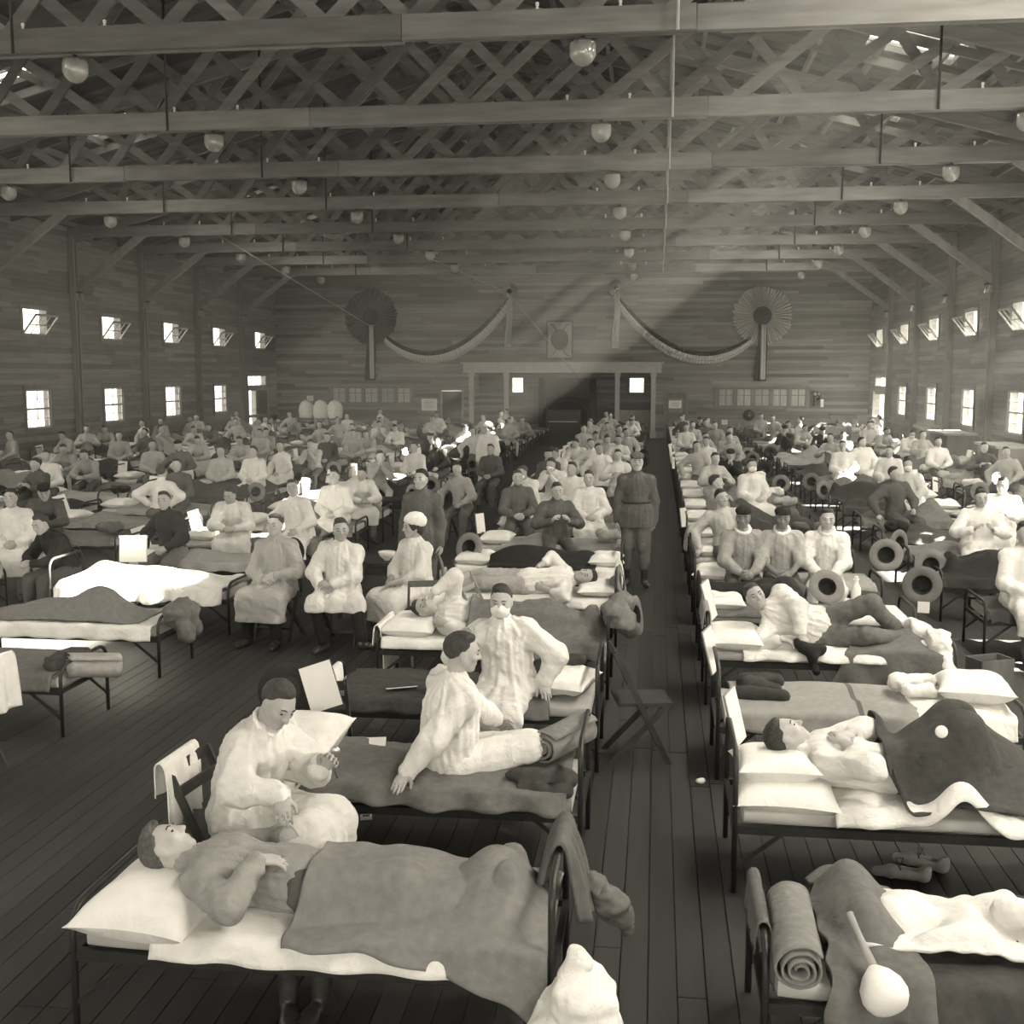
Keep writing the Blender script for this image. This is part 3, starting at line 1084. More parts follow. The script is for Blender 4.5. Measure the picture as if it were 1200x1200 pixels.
class Shape:
    """tapered limbs and ellipsoids blended into one continuous surface"""

    def __init__(s, k=0.03):
        s.p = []
        s.k = k
        s.planes = []
        s.noise = None

    def cone(s, a, b, ra, rb, k=None):
        s.p.append(('c', np.array(a, float), np.array(b, float), ra, rb, s.k if k is None else k, 1))
        return s

    def path(s, pts, rs, k=None):
        for i in range(len(pts) - 1):
            s.cone(pts[i], pts[i + 1], rs[i], rs[i + 1], k)
        return s

    def ell(s, c, r, M=None, k=None, op=1):
        s.p.append(('e', np.array(c, float), np.array(r, float), np.eye(3) if M is None else np.array(M, float), None, s.k if k is None else k, op))
        return s

    def plane(s, p, n):
        s.planes.append((np.array(p, float), np.array(n, float)))
        return s

    def mesh(s, name, res):
        lo, hi = np.full(3, 1e9), np.full(3, -1e9)
        boxes = []
        for q in s.p:
            if q[0] == 'c':
                r = max(q[3], q[4])
                a, b = np.minimum(q[1], q[2]) - r, np.maximum(q[1], q[2]) + r
            else:
                r = max(q[2])
                ext = np.abs(q[3]).T @ q[2] if False else np.full(3, r)
                a, b = q[1] - ext, q[1] + ext
            boxes.append((a, b))
            if q[6] > 0:
                lo, hi = np.minimum(lo, a), np.maximum(hi, b)
        pad = 0.03 + 3 * res
        lo = lo - pad
        hi = hi + pad
        n = np.ceil((hi - lo) / res).astype(int) + 1
        ax = [(lo[i] + res * np.arange(n[i])).astype(np.float32) for i in range(3)]
        D = np.full(n, 9.0, np.float32)
        for q, (a, b) in zip(s.p, boxes):
            m = q[5] + 2.5 * res
            i0 = np.clip(((a - m - lo) / res).astype(int), 0, n - 1)
            i1 = np.clip(((b + m - lo) / res).astype(int) + 2, 1, n)
            sl = tuple(slice(i0[i], i1[i]) for i in range(3))
            X = ax[0][sl[0]][:, None, None]
            Y = ax[1][sl[1]][None, :, None]
            Z = ax[2][sl[2]][None, None, :]
            if q[0] == 'c':
                A, B = q[1], q[2]
                ba = B - A
                L2 = max(float(ba @ ba), 1e-9)
                px, py, pz = X - A[0], Y - A[1], Z - A[2]
                t = np.clip((px * ba[0] + py * ba[1] + pz * ba[2]) / L2, 0, 1)
                d = np.sqrt((px - t * ba[0]) ** 2 + (py - t * ba[1]) ** 2 + (pz - t * ba[2]) ** 2) - (q[3] + (q[4] - q[3]) * t)
            else:
                px, py, pz = X - q[1][0], Y - q[1][1], Z - q[1][2]
                M, r = q[3], q[2]        # columns of M are the ellipsoid's own axes
                ux = (px * M[0, 0] + py * M[1, 0] + pz * M[2, 0])
                uy = (px * M[0, 1] + py * M[1, 1] + pz * M[2, 1])
                uz = (px * M[0, 2] + py * M[1, 2] + pz * M[2, 2])
                k0 = np.sqrt((ux / r[0]) ** 2 + (uy / r[1]) ** 2 + (uz / r[2]) ** 2)
                k1 = np.sqrt((ux / r[0] ** 2) ** 2 + (uy / r[1] ** 2) ** 2 + (uz / r[2] ** 2) ** 2) + 1e-6
                d = k0 * (k0 - 1) / k1
            d = d.astype(np.float32)
            k = max(q[5], 1e-4)
            O = D[sl]
            if q[6] > 0:
                h = np.clip(0.5 + 0.5 * (O - d) / k, 0, 1)
                D[sl] = O * (1 - h) + d * h - k * h * (1 - h)
            else:
                h = np.clip(0.5 - 0.5 * (O + d) / k, 0, 1)
                D[sl] = O * (1 - h) - d * h + k * h * (1 - h)
        X, Y, Z = ax[0][:, None, None], ax[1][None, :, None], ax[2][None, None, :]
        if s.noise is not None:
            w = np.nonzero(np.abs(D) < 0.05)
            D[w] += s.noise(ax[0][w[0]], ax[1][w[1]], ax[2][w[2]]).astype(np.float32)
        for p, nn in s.planes:
            d = (X - p[0]) * nn[0] + (Y - p[1]) * nn[1] + (Z - p[2]) * nn[2]
            D = np.maximum(D, -d.astype(np.float32))
        V, F = surface_net(D, lo, res)
        return np_mesh(name, V, F)


def surface_net(D, lo, h):
    S = D < 0
    S8 = S.astype(np.int8)
    c = (S8[:-1, :-1, :-1] + S8[1:, :-1, :-1] + S8[:-1, 1:, :-1] + S8[1:, 1:, :-1]
         + S8[:-1, :-1, 1:] + S8[1:, :-1, 1:] + S8[:-1, 1:, 1:] + S8[1:, 1:, 1:])
    M = (c > 0) & (c < 8)
    idx = np.full(M.shape, -1, np.int32)
    I = np.nonzero(M)
    idx[I] = np.arange(len(I[0]))
    acc = np.zeros((len(I[0]), 3), np.float32)
    cnt = np.zeros(len(I[0]), np.float32)
    cor = [(x, y, z) for x in (0, 1) for y in (0, 1) for z in (0, 1)]
    for a in cor:
        for ax in range(3):
            if a[ax]:
                continue
            b = list(a)
            b[ax] = 1
            va = D[I[0] + a[0], I[1] + a[1], I[2] + a[2]]
            vb = D[I[0] + b[0], I[1] + b[1], I[2] + b[2]]
            m = (va < 0) != (vb < 0)
            t = np.where(m, va / np.where(m, va - vb, 1), 0)
            for q in range(3):
                acc[:, q] += m * (a[q] + (t if q == ax else 0))
            cnt += m
    V = lo + h * (np.stack(I, 1) + acc / cnt[:, None])
    F = []
    for ax in range(3):
        s0 = [slice(None)] * 3
        s1 = [slice(None)] * 3
        s0[ax] = slice(None, -1)
        s1[ax] = slice(1, None)
        A, B = S[tuple(s0)], S[tuple(s1)]
        E = A != B
        o1, o2 = (ax + 1) % 3, (ax + 2) % 3
        # drop the border where the four cells do not exist
        lim = [slice(None)] * 3
        lim[o1] = slice(1, -1)
        lim[o2] = slice(1, -1)
        e = np.nonzero(E[tuple(lim)])
        e = list(e)
        e[o1] = e[o1] + 1
        e[o2] = e[o2] + 1
        ins = A[tuple(e)]

        def cell(d1, d2):
            q = [e[0], e[1], e[2]]
            q[o1] = q[o1] - d1
            q[o2] = q[o2] - d2
            return idx[tuple(q)]
        quad = np.stack([cell(1, 1), cell(0, 1), cell(0, 0), cell(1, 0)], 1)
        quad[~ins] = quad[~ins][:, ::-1]
        F.append(quad)
    return V, np.concatenate(F)


# ------------------------------------------------------------------ figures
def nv(*a):
    v = np.array(a if len(a) == 3 else a[0], float)
    return v / (np.linalg.norm(v) + 1e-12)


def ik(a, t, l1, l2, hint):
    d = t - a
    L = np.linalg.norm(d)
    u = d / (L + 1e-9)
    L = min(L, l1 + l2 - 0.004)
    x = (l1 * l1 - l2 * l2 + L * L) / (2 * L)
    h = math.sqrt(max(l1 * l1 - x * x, 0))
    p = np.array(hint, float)
    p = p - u * (p @ u)
    p = nv(p)
    return a + u * x + p * h, a + u * L


def pose(pel=(0, 0, 0.56), spine=(0, -0.05, 1), front=(0, 1, 0), twist=0.0, look=None, headup=None,
         handR=None, handL=None, elR=None, elL=None, footR=None, footL=None, knR=None, knL=None,
         hdR=None, hdL=None, pnR=None, pnL=None, curl=0.55, curlR=None, curlL=None, tdR=None, tdL=None, bend=0.0):
    """joint positions of a figure; facing +Y, its right side is +X"""
    J = {}
    P = np.array(pel, float)
    U = nv(spine)
    Fr = np.array(front, float)
    Rt = nv(np.cross(Fr, U))
    Fr = np.cross(U, Rt)
    J['pel'], J['U'], J['R'], J['F'] = P, U, Rt, Fr
    U2 = nv(U + Fr * bend)
    R2 = nv(Rt * math.cos(twist) + Fr * math.sin(twist))
    F2 = nv(np.cross(U2, R2))
    J['U2'], J['R2'], J['F2'] = U2, R2, F2
    mid = P + U * 0.22
    J['mid'] = mid
    J['chest'] = mid + U2 * 0.13
    sc = mid + U2 * 0.265
    J['neck'] = sc + U2 * 0.045
    hu = nv(headup) if headup is not None else nv(U2 + np.array((0, 0, 0.6)))
    lk = np.array(look if look is not None else F2, float)
    hr = nv(np.cross(lk, hu))
    lf = nv(np.cross(hu, hr))
    J['HM'] = np.stack([hr, lf, hu], 1)
    J['head'] = J['neck'] + nv(U2 + hu) * 0.135 + lf * 0.025
    for s, n in ((1, 'R'), (-1, 'L')):
        sh = sc + R2 * (s * 0.165) - U2 * 0.05
        J['sh' + n] = sh
        hand = handR if s > 0 else handL
        if hand is None:
            hand = sh + np.array((0, 0, -0.54)) + R2 * s * 0.06 + F2 * 0.05
        el = (elR if s > 0 else elL)
        if el is None:
            el = R2 * s * 0.8 - F2 * 0.6 - np.array((0, 0, 0.4))
        e, w = ik(sh, np.array(hand, float), 0.285, 0.25, el)
        J['el' + n], J['wr' + n] = e, w
        hd = hdR if s > 0 else hdL
        J['hd' + n] = nv(hd) if hd is not None else nv(w - e)
        pn = pnR if s > 0 else pnL
        pn = np.array(pn, float) if pn is not None else -R2 * s * 0.8 + np.array((0, 0, -0.4))
        hd_ = J['hd' + n]
        J['pn' + n] = nv(pn - hd_ * (pn @ hd_))
        c = curlR if s > 0 else curlL
        J['curl' + n] = curl if c is None else c
        hip = P + Rt * s * 0.09 - U * 0.01
        J['hip' + n] = hip
        ft = footR if s > 0 else footL
        if ft is None:
            ft = hip + np.array((0, 0, -0.80))
        kn = knR if s > 0 else knL
        if kn is None:
            kn = Fr + Rt * s * 0.15 + np.array((0, 0, 0.3))
        k, a = ik(hip, np.array(ft, float), 0.43, 0.41, kn)
        J['kn' + n], J['an' + n] = k, a
        td = tdR if s > 0 else tdL
        if td is None:
            td = Fr - np.array((0, 0, Fr[2])) + Rt * s * 0.2 if abs(Fr[2]) < 0.8 else Fr
        J['td' + n] = nv(td)
    return J


def head_shape(S, J, k=0.012):
    M, c = J['HM'], J['head']
    g = lambda x, y, z: c + M @ np.array((x, y, z))
    S.ell(g(0, -0.012, 0.03), (0.075, 0.094, 0.088), M, k=0.0)
    S.ell(g(0, 0.032, -0.012), (0.062, 0.060, 0.085), M, k=0.03)
    S.cone(g(0, 0.035, -0.05), g(0, 0.062, -0.083), 0.045, 0.026, k=0.025)
    for s in (-1, 1):
        S.cone(g(s * 0.052, 0.0, -0.035), g(s * 0.02, 0.062, -0.082), 0.022, 0.018, k=0.02)
        S.ell(g(s * 0.046, 0.062, -0.012), (0.02, 0.018, 0.016), M, k=0.02)
    S.cone(g(-0.036, 0.080, 0.030), g(0.036, 0.080, 0.030), 0.012, 0.012, k=0.012)
    for s in (-1, 1):
        S.ell(g(s * 0.032, 0.100, 0.010), (0.017, 0.014, 0.010), M, k=0.01, op=-1)
    S.cone(g(0, 0.086, 0.022), g(0, 0.110, -0.018), 0.009, 0.0135, k=0.010)
    for s in (-1, 1):
        S.ell(g(s * 0.012, 0.098, -0.022), (0.009, 0.010, 0.008), M, k=0.006)
    S.cone(g(-0.018, 0.088, -0.045), g(0.018, 0.088, -0.045), 0.0065, 0.0065, k=0.006)
    S.cone(g(-0.014, 0.086, -0.057), g(0.014, 0.086, -0.057), 0.0075, 0.0075, k=0.006)
    S.cone(g(-0.03, 0.098, -0.051), g(0.03, 0.098, -0.051), 0.0016, 0.0016, k=0.002)
    for s in (-1, 1):
        S.ell(g(s * 0.076, -0.008, -0.002), (0.010, 0.020, 0.031), M, k=0.008)
        S.ell(g(s * 0.086, -0.002, 0.0), (0.006, 0.011, 0.018), M, k=0.006, op=-1)
    S.path([J['neck'] - J['U2'] * 0.03, g(0, -0.022, -0.05)], [0.06, 0.052], k=0.02)


def hand_shape(S, J, n, fine):
    w, hd, pn, cu = J['wr' + n], J['hd' + n], J['pn' + n], J['curl' + n]
    th = nv(np.cross(hd, pn)) if n == 'R' else nv(np.cross(pn, hd))
    M = np.stack([th, hd, pn], 1)
    S.cone(w - nv(w - J['el' + n]) * 0.05, w, 0.030, 0.026, k=0.02)
    S.ell(w + hd * 0.052, (0.042, 0.055, 0.018), M, k=0.018)
    for i, (off, L) in enumerate(((0.033, 0.070), (0.0115, 0.080), (-0.0115, 0.074), (-0.032, 0.058))):
        b = w + hd * (0.090 if i in (1, 2) else 0.083) + th * off
        r = (0.0095 if fine else 0.0115)
        c1 = cu + 0.08 * i
        d1 = hd * math.cos(c1) + pn * math.sin(c1) + th * off * 1.4
        c2 = cu * 2.1 + 0.08 * i
        d2 = hd * math.cos(c2) + pn * math.sin(c2) + th * off * 1.0
        m = b + d1 * L * 0.55
        S.cone(b - hd * 0.01, m, r, r * 0.93, k=0.004)
        S.cone(m, m + d2 * L * 0.52, r * 0.93, r * 0.78, k=0.003)
    t0 = w + hd * 0.028 + th * 0.030 + pn * 0.006
    t1 = t0 + nv(hd * 0.75 + th * 0.62 + pn * 0.35) * 0.045
    t2 = t1 + nv(hd * 0.95 + th * 0.15 + pn * (0.3 + cu * 0.4)) * 0.036
    S.cone(t0, t1, 0.0145, 0.0115, k=0.010)
    S.cone(t1, t2, 0.0115, 0.009, k=0.004)


def body_shape(J, fine=True, bare=()):
    S = Shape(0.03)
    U, Rr, Fr, M = J['U'], J['R'], J['F'], np.stack([J['R'], J['F'], J['U']], 1)
    M2 = np.stack([J['R2'], J['F2'], J['U2']], 1)
    S.ell(J['pel'] + U * 0.02, (0.150, 0.105, 0.12), M)
    S.cone(J['pel'] + U * 0.06, J['chest'], 0.105, 0.115, k=0.06)
    S.ell(J['chest'] + J['U2'] * 0.02, (0.150, 0.100, 0.16), M2, k=0.06)
    for n in 'RL':
        S.cone(J['neck'] - J['U2'] * 0.04, J['sh' + n], 0.055, 0.058, k=0.04)
        S.path([J['sh' + n], J['el' + n]], [0.052, 0.040])
        S.path([J['el' + n], J['wr' + n]], [0.041, 0.026])
        S.path([J['hip' + n], J['kn' + n]], [0.085, 0.055])
        S.path([J['kn' + n], J['kn' + n] * 0.65 + J['an' + n] * 0.35, J['an' + n]], [0.055, 0.055, 0.036])
        a, td = J['an' + n], J['td' + n]
        up = nv(J['kn' + n] - a)
        dn = -nv(up - td * (up @ td))
        S.cone(a + dn * 0.01, a + td * 0.02 + dn * 0.04, 0.032, 0.030)
        S.cone(a - td * 0.02 + dn * 0.045, a + td * 0.15 + dn * 0.055, 0.030, 0.024)
    head_shape(S, J)
    for n in 'RL':
        hand_shape(S, J, n, fine)
    return S


def hair_shape(J, full=False, bob=False):
    M, c = J['HM'], J['head']
    g = lambda x, y, z: c + M @ np.array((x, y, z))
    S = Shape(0.012)
    if bob:
        S.ell(g(0, -0.018, 0.028), (0.092, 0.108, 0.100), M, k=0)
        S.ell(g(0, -0.07, -0.04), (0.075, 0.05, 0.06), M, k=0.03)
        S.plane(g(0, 0.055, 0.02), M @ nv(0, -1, 0.25))
        return S
    S.ell(g(0, -0.024, 0.036), (0.0785, 0.098, 0.090), M, k=0)
    if full:
        S.ell(g(0, 0.015, 0.112), (0.055, 0.06, 0.026), M, k=0.02)
    else:
        S.ell(g(0.01, -0.005, 0.108), (0.055, 0.065, 0.022), M, k=0.02)
    S.plane(g(0, 0.072, 0.085), M @ nv(0, -0.66, 0.75))
    nz = snoise(5, 6, 150)
    S.noise = lambda x, y, z: 0.0032 * nz(x, y, z)
    return S


def folds(seed, amp, along, fa=95.0, fl=22.0):
    """cloth folds that run along one direction: broad ones and fine ones on top"""
    rnd = random.Random(seed)
    al = nv(along)
    ws = []
    for i in range(8):
        v = np.array([rnd.gauss(0, 1) for _ in range(3)])
        v = v - al * (v @ al)
        big = i < 4
        v = nv(v) * fa * (rnd.uniform(0.35, 0.6) if big else rnd.uniform(0.8, 1.35)) + al * fl * (0.5 if big else 1.0) * rnd.gauss(0, 1)
        ws.append((v, rnd.uniform(0, 6.28), 1.0 if big else 0.45))

    def fn(x, y, z):
        t = 0
        for v, p, a in ws:
            q = np.sin(v[0] * x + v[1] * y + v[2] * z + p)
            t = t + a * (q * np.abs(q) ** 0.5)
        return amp * t / 1.9
    return fn


def body_folds(J, seed, amp):
    """folds of a loose garment: pleats hanging round the trunk and creases across it"""
    rnd = random.Random(seed)
    P, U, Rr, Fr = J['pel'], J['U'], J['R'], J['F']
    ph = [rnd.uniform(0, 6.28) for _ in range(8)]
    cr = folds(seed + 3, 1.0, Rr + 0.6 * U, 120, 30)

    def fn(x, y, z):
        dx, dy, dz = x - P[0], y - P[1], z - P[2]
        a = np.arctan2(dx * Fr[0] + dy * Fr[1] + dz * Fr[2], dx * Rr[0] + dy * Rr[1] + dz * Rr[2])
        h = dx * U[0] + dy * U[1] + dz * U[2]
        w = 0.5 * np.sin(5 * h + ph[0]) + 0.4 * np.sin(11 * h + ph[1])
        t = np.abs(np.sin(7 * a + w + ph[2])) * 0.9 + np.abs(np.sin(11.5 * a - 1.4 * w + ph[3])) * 0.7 - 0.9
        return amp * (1.15 * t + 0.38 * cr(x, y, z))
    return fn


def top_shape(J, loose=0.02, cuff=0.96, arm=1.0, tail=0.06, short=False, seed=1, amp=0.006, collar=0.0, waist=0.0):
    """shirt, tunic or the upper half of a gown"""
    S = Shape(0.05)
    U, M = J['U'], np.stack([J['R'], J['F'], J['U']], 1)
    M2 = np.stack([J['R2'], J['F2'], J['U2']], 1)
    l = loose
    S.ell(J['pel'] + U * (0.05 - tail * 0.3), (0.158 + l, 0.118 + l, 0.14 + tail * 0.4), M)
    S.cone(J['pel'] + U * 0.08, J['chest'], 0.118 + l + waist, 0.122 + l, k=0.06)
    if waist:
        S.ell(J['pel'] + U * 0.20, (0.160 + l, 0.115 + l, 0.16), M, k=0.06)
    S.ell(J['chest'] + J['U2'] * 0.02, (0.158 + l, 0.108 + l, 0.165), M2, k=0.06)
    S.cone(J['chest'], J['neck'] - J['U2'] * 0.02, 0.10, 0.074, k=0.05)
    for n in 'RL':
        S.cone(J['neck'] - J['U2'] * 0.055, J['sh' + n], 0.058, 0.064 + l * 0.5, k=0.04)
        e, w = J['el' + n], J['wr' + n]
        S.cone(J['sh' + n], e, 0.064 + l * 0.7 * arm, 0.052 + l * arm, k=0.04)
        if not short:
            wc = e + (w - e) * cuff
            S.cone(e, wc, 0.052 + l * arm, 0.036 + l * 0.6 * arm, k=0.03)
    if collar:
        S.cone(J['neck'] - J['U2'] * 0.01, J['neck'] + J['U2'] * 0.03 + J['F2'] * 0.005, 0.073, 0.066, k=0.01)
    S.noise = body_folds(J, seed, amp)
    return S


def skirt_shape(J, S, hem, sit, flare=0.0):
    """adds the skirt of a gown to an upper garment"""
    kr, kl = J['knR'], J['knL']
    mid = (kr + kl) / 2
    if sit:
        for n in 'RL':
            S.cone(J['hip' + n], J['kn' + n], 0.125, 0.098 + flare, k=0.09)
        S.cone(J['pel'], mid, 0.13, 0.085, k=0.09)
        for q, r in ((kr, 0.09), (kl, 0.09), (mid, 0.075)):
            lowp = np.array(((q[0] - J['pel'][0]) * 1.05 + J['pel'][0], q[1] + 0.01, hem - 0.08))
            if hem < q[2] - 0.05:
                S.cone(q + np.array((0, 0, 0.0)), lowp, r + flare, r + 0.015 + flare, k=0.09)
    else:
        P = J['pel']
        for n in (-1, 1):
            S.cone(P + J['R'] * n * 0.06, np.array((P[0], P[1], hem - 0.08)) + J['R'] * n * 0.10, 0.15, 0.155 + flare, k=0.1)
    S.plane((0, 0, hem), (0, 0, 1))
    return S


def leg_shape(J, loose=0.015, upto=0.94, seed=2, amp=0.005, tight=False, only=None):
    S = Shape(0.04)
    M = np.stack([J['R'], J['F'], J['U']], 1)
    S.ell(J['pel'] + J['U'] * 0.0, (0.158, 0.118, 0.115), M)
    for n in 'RL':
        a = J['kn' + n] + (J['an' + n] - J['kn' + n]) * upto
        S.cone(J['hip' + n], J['kn' + n], 0.088 + loose, 0.060 + loose, k=0.05)
        S.cone(J['kn' + n], a, 0.060 + loose, (0.040 if tight else 0.054) + loose * 0.5, k=0.03)
    S.noise = folds(seed, amp, J['U'] * 0.6 + J['F'], 80, 26)
    return S


def shoe_shape(J, high=0.35):
    S = Shape(0.02)
    for n in 'RL':
        a, td = J['an' + n], J['td' + n]
        up = nv(J['kn' + n] - a)
        S.cone(a + up * high * 0.41, a, 0.050, 0.045, k=0.02)
        dn = -nv(up - td * (up @ td))
        S.cone(a - td * 0.035 + dn * 0.045, a + td * 0.14 + dn * 0.055, 0.042, 0.036, k=0.03)
        S.cone(a + td * 0.14 + dn * 0.055, a + td * 0.185 + dn * 0.060, 0.038, 0.030, k=0.02)
    return S


def mask_shape(J):
    M, c = J['HM'], J['head']
    g = lambda x, y, z: c + M @ np.array((x, y, z))
    S = Shape(0.02)
    S.ell(g(0, 0.045, -0.045), (0.070, 0.068, 0.062), M, k=0)
    S.cone(g(0, 0.09, -0.01), g(0, 0.108, -0.022), 0.016, 0.016, k=0.03)
    S.plane(g(0, -0.005, 0), M @ nv(0, 1, 0.0))
    S.plane(g(0, 0.1, 0.004), M @ nv(0, -0.12, -1))
    return S


def cap_shape(J):
    M, c = J['HM'], J['head']
    g = lambda x, y, z: c + M @ np.array((x, y, z))
    S = Shape(0.02)
    S.ell(g(0, -0.03, 0.075), (0.105, 0.120, 0.088), M, k=0)
    S.ell(g(0, -0.07, 0.05), (0.095, 0.085, 0.07), M, k=0.03)
    S.plane(g(0, 0.07, 0.06), M @ nv(0, -0.55, 0.83))
    nz = snoise(8, 4, 40)
    S.noise = lambda x, y, z: 0.004 * nz(x, y, z)
    return S


def flatcap_shape(J):
    M, c = J['HM'], J['head']
    g = lambda x, y, z: c + M @ np.array((x, y, z))
    S = Shape(0.015)
    S.ell(g(0, -0.005, 0.085), (0.092, 0.112, 0.055), M, k=0)
    S.cone(g(-0.04, 0.095, 0.065), g(0.04, 0.095, 0.065), 0.018, 0.018, k=0.02)
    S.plane(g(0, 0.08, 0.058), M @ nv(0, -0.2, 1))
    return S


def collar_shape(J, r=0.020):
    """towel or gauze loop worn round the neck"""
    S = Shape(0.02)
    c = J['neck'] + J['U2'] * 0.012
    pts = [c + J['R2'] * 0.078 * math.cos(a) + J['F2'] * (0.075 * math.sin(a) + 0.012) - J['U2'] * (0.035 * math.sin(a)) for a in [2 * PI * i / 12 for i in range(13)]]
    S.path(pts, [r] * 13, k=0.01)
    return S


def belt_shape(J):
    S = Shape(0.01)
    c = J['pel'] + J['U'] * 0.16
    pts = [c + J['R'] * 0.178 * math.cos(a) + J['F'] * 0.145 * math.sin(a) for a in [2 * PI * i / 20 for i in range(21)]]
    S.path(pts, [0.022] * 21, k=0.004)
    return S


def eye_mesh(J):
    """eyebrows and eyes, small and dark, set into the face"""
    M, c = J['HM'], J['head']
    g = lambda x, y, z: Vector(c + M @ np.array((x, y, z)))
    mb = MB()
    for s in (-1, 1):
        mb.tube([g(s * 0.016, 0.0925, 0.034), g(s * 0.032, 0.090, 0.039), g(s * 0.049, 0.080, 0.035)], [0.0035, 0.0042, 0.0028], 5)
        mb.tube([g(s * 0.021, 0.0835, 0.009), g(s * 0.032, 0.0855, 0.0105), g(s * 0.043, 0.0795, 0.009)], [0.002, 0.0058, 0.002], 6)
    return mb.mesh('brows_and_eyes')


PERSON = {}


def person(key, J, parts, loc, rz, label, group=None, res=0.012, mats=None, rot=None, cat='person', skin='skin', name='person', scale=None):
    """body is the top-level mesh, clothing and hair hang on it; meshes are kept under key"""
    if key not in PERSON:
        fine = res < 0.0095
        bk = key[:4] if isinstance(key, tuple) else key      # figures in the same pose share one body
        if ('body', bk) not in PERSON:
            PERSON[('body', bk)] = {}
        store = PERSON[('body', bk)]
        if 'body' not in store:
            store['body'] = body_shape(J, fine).mesh('body', res)
            store['body'].materials.append(MATS['skin'])
        d = {'body': store['body']}
        for pn, fn in parts.items():
            if pn not in store:
                store[pn] = fn[0](J).mesh(pn, res * fn[2] * (1.2 if fn[2] > 1.0 else 1.1))
                store[pn].materials.append(MATS[fn[1]])
            d[pn] = store[pn]
        if res < 0.015:
            if 'brows_and_eyes' not in store:
                store['brows_and_eyes'] = eye_mesh(J)
                store['brows_and_eyes'].materials.append(MATS['hair'])
            d['brows_and_eyes'] = store['brows_and_eyes']
        PERSON[key] = d
    d = PERSON[key]
    o = link(name, d['body'], None, None, loc, rot if rot is not None else (0, 0, rz), scale)
    if skin != 'skin':
        set_mat(o, skin)
    tag(o, label, cat, group)
    for pn in d:
        if pn == 'body':
            continue
        c = link(pn, d[pn], None, o)
        if mats and pn in mats:
            set_mat(c, mats[pn])
    return o


# ------------------------------------------------------------------ iron cots
BL, BWD = 2.06, 0.76            # cot length and width
RAIL, TOP, HOOP, LOWHOOP = 0.37, 0.485, 0.80, 0.58


def hoop_path(h, w=BWD, r=0.12):
    pts = [(0, 0.0, 0.0), (0, 0.0, h - r)]
    for i in range(1, 6):
        a = PI / 2 * i / 5
        pts.append((0, r - r * math.cos(a), h - r + r * math.sin(a)))
    pts += [(0, w - r + r * math.sin(PI / 2 * i / 5), h - r + r * math.cos(PI / 2 * i / 5)) for i in range(0, 6)]
    pts.append((0, w, 0))
    return pts


COT = {}


def cot_meshes():
    COT['hoop'] = MB().tube(hoop_path(HOOP), 0.0155, 8).mesh('hoop')
    COT['low'] = MB().tube(hoop_path(LOWHOOP), 0.0155, 8).mesh('low')
    COT['rail'] = MB().box((BL / 2, 0, RAIL), (BL, 0.012, 0.045)).box((BL / 2, 0.018, RAIL + 0.018), (BL, 0.036, 0.008)).mesh('rail')
    COT['cross'] = MB().box((0, BWD / 2, RAIL + 0.005), (0.03, BWD, 0.03)).mesh('cross')
    COT['brace'] = MB().bar((0.0, 0, RAIL - 0.22), (0.26, 0, RAIL - 0.01), 0.012, 0.022).mesh('brace')
    COT['brace2'] = MB().bar((BL, 0, RAIL - 0.22), (BL - 0.26, 0, RAIL - 0.01), 0.012, 0.022).mesh('brace2')
    sp = MB()
    for i in range(1, 9):
        sp.tube([(BL * i / 9, 0.02, RAIL + 0.012), (BL * i / 9, BWD - 0.02, RAIL + 0.012)], 0.006, 5)
    COT['spring'] = sp.mesh('spring')
    for k, m in (('hoop', 'iron'), ('low', 'iron'), ('rail', 'iron'), ('cross', 'iron'), ('brace', 'iron'), ('brace2', 'iron'), ('spring', 'worn_iron')):
        COT[k].materials.append(MATS[m])
    nz = snoise(21, 5, 5)

    def mat_fn(u, v):
        # rounded thin pad wrapped from one edge over the top to the other
        a = 2 * PI * v
        cy = math.copysign(abs(math.cos(a)) ** 0.25, math.cos(a))
        sz = math.copysign(abs(math.sin(a)) ** 0.5, math.sin(a))
        e = 1 - 0.03 * (abs(2 * u - 1) ** 8)
        x = 0.05 + (BL - 0.10) * u
        return (x, BWD / 2 + cy * (BWD / 2 - 0.012) * e, RAIL + 0.066 + sz * 0.047 * e + 0.006 * float(nz(x, cy, sz)))
    mm = MB().grid(mat_fn, 30, 28)
    for u in (0, 1):
        base = [Vector(mat_fn(u, j / 28)) for j in range(28)]
        mm.add(base, [tuple(range(28))])
    COT['mattress'] = mm.mesh('mattress')
    COT['mattress'].materials.append(MATS['mattress_tick'])
    # one-piece iron frame for cots too far off to show its pieces
    f = MB()
    for x in (0, BL):
        f.tube([(x, p[1], p[2]) for p in hoop_path(HOOP if x == 0 else LOWHOOP)], 0.016, 5)
    for y in (0, BWD):
        f.box((BL / 2, y, RAIL), (BL, 0.02, 0.045))
        f.bar((0.0, y, RAIL - 0.22), (0.26, y, RAIL - 0.01), 0.012, 0.022)
        f.bar((BL, y, RAIL - 0.22), (BL - 0.26, y, RAIL - 0.01), 0.012, 0.022)
    COT['frame'] = f.mesh('frame')
    COT['frame'].materials.append(MATS['iron'])


cot_meshes()


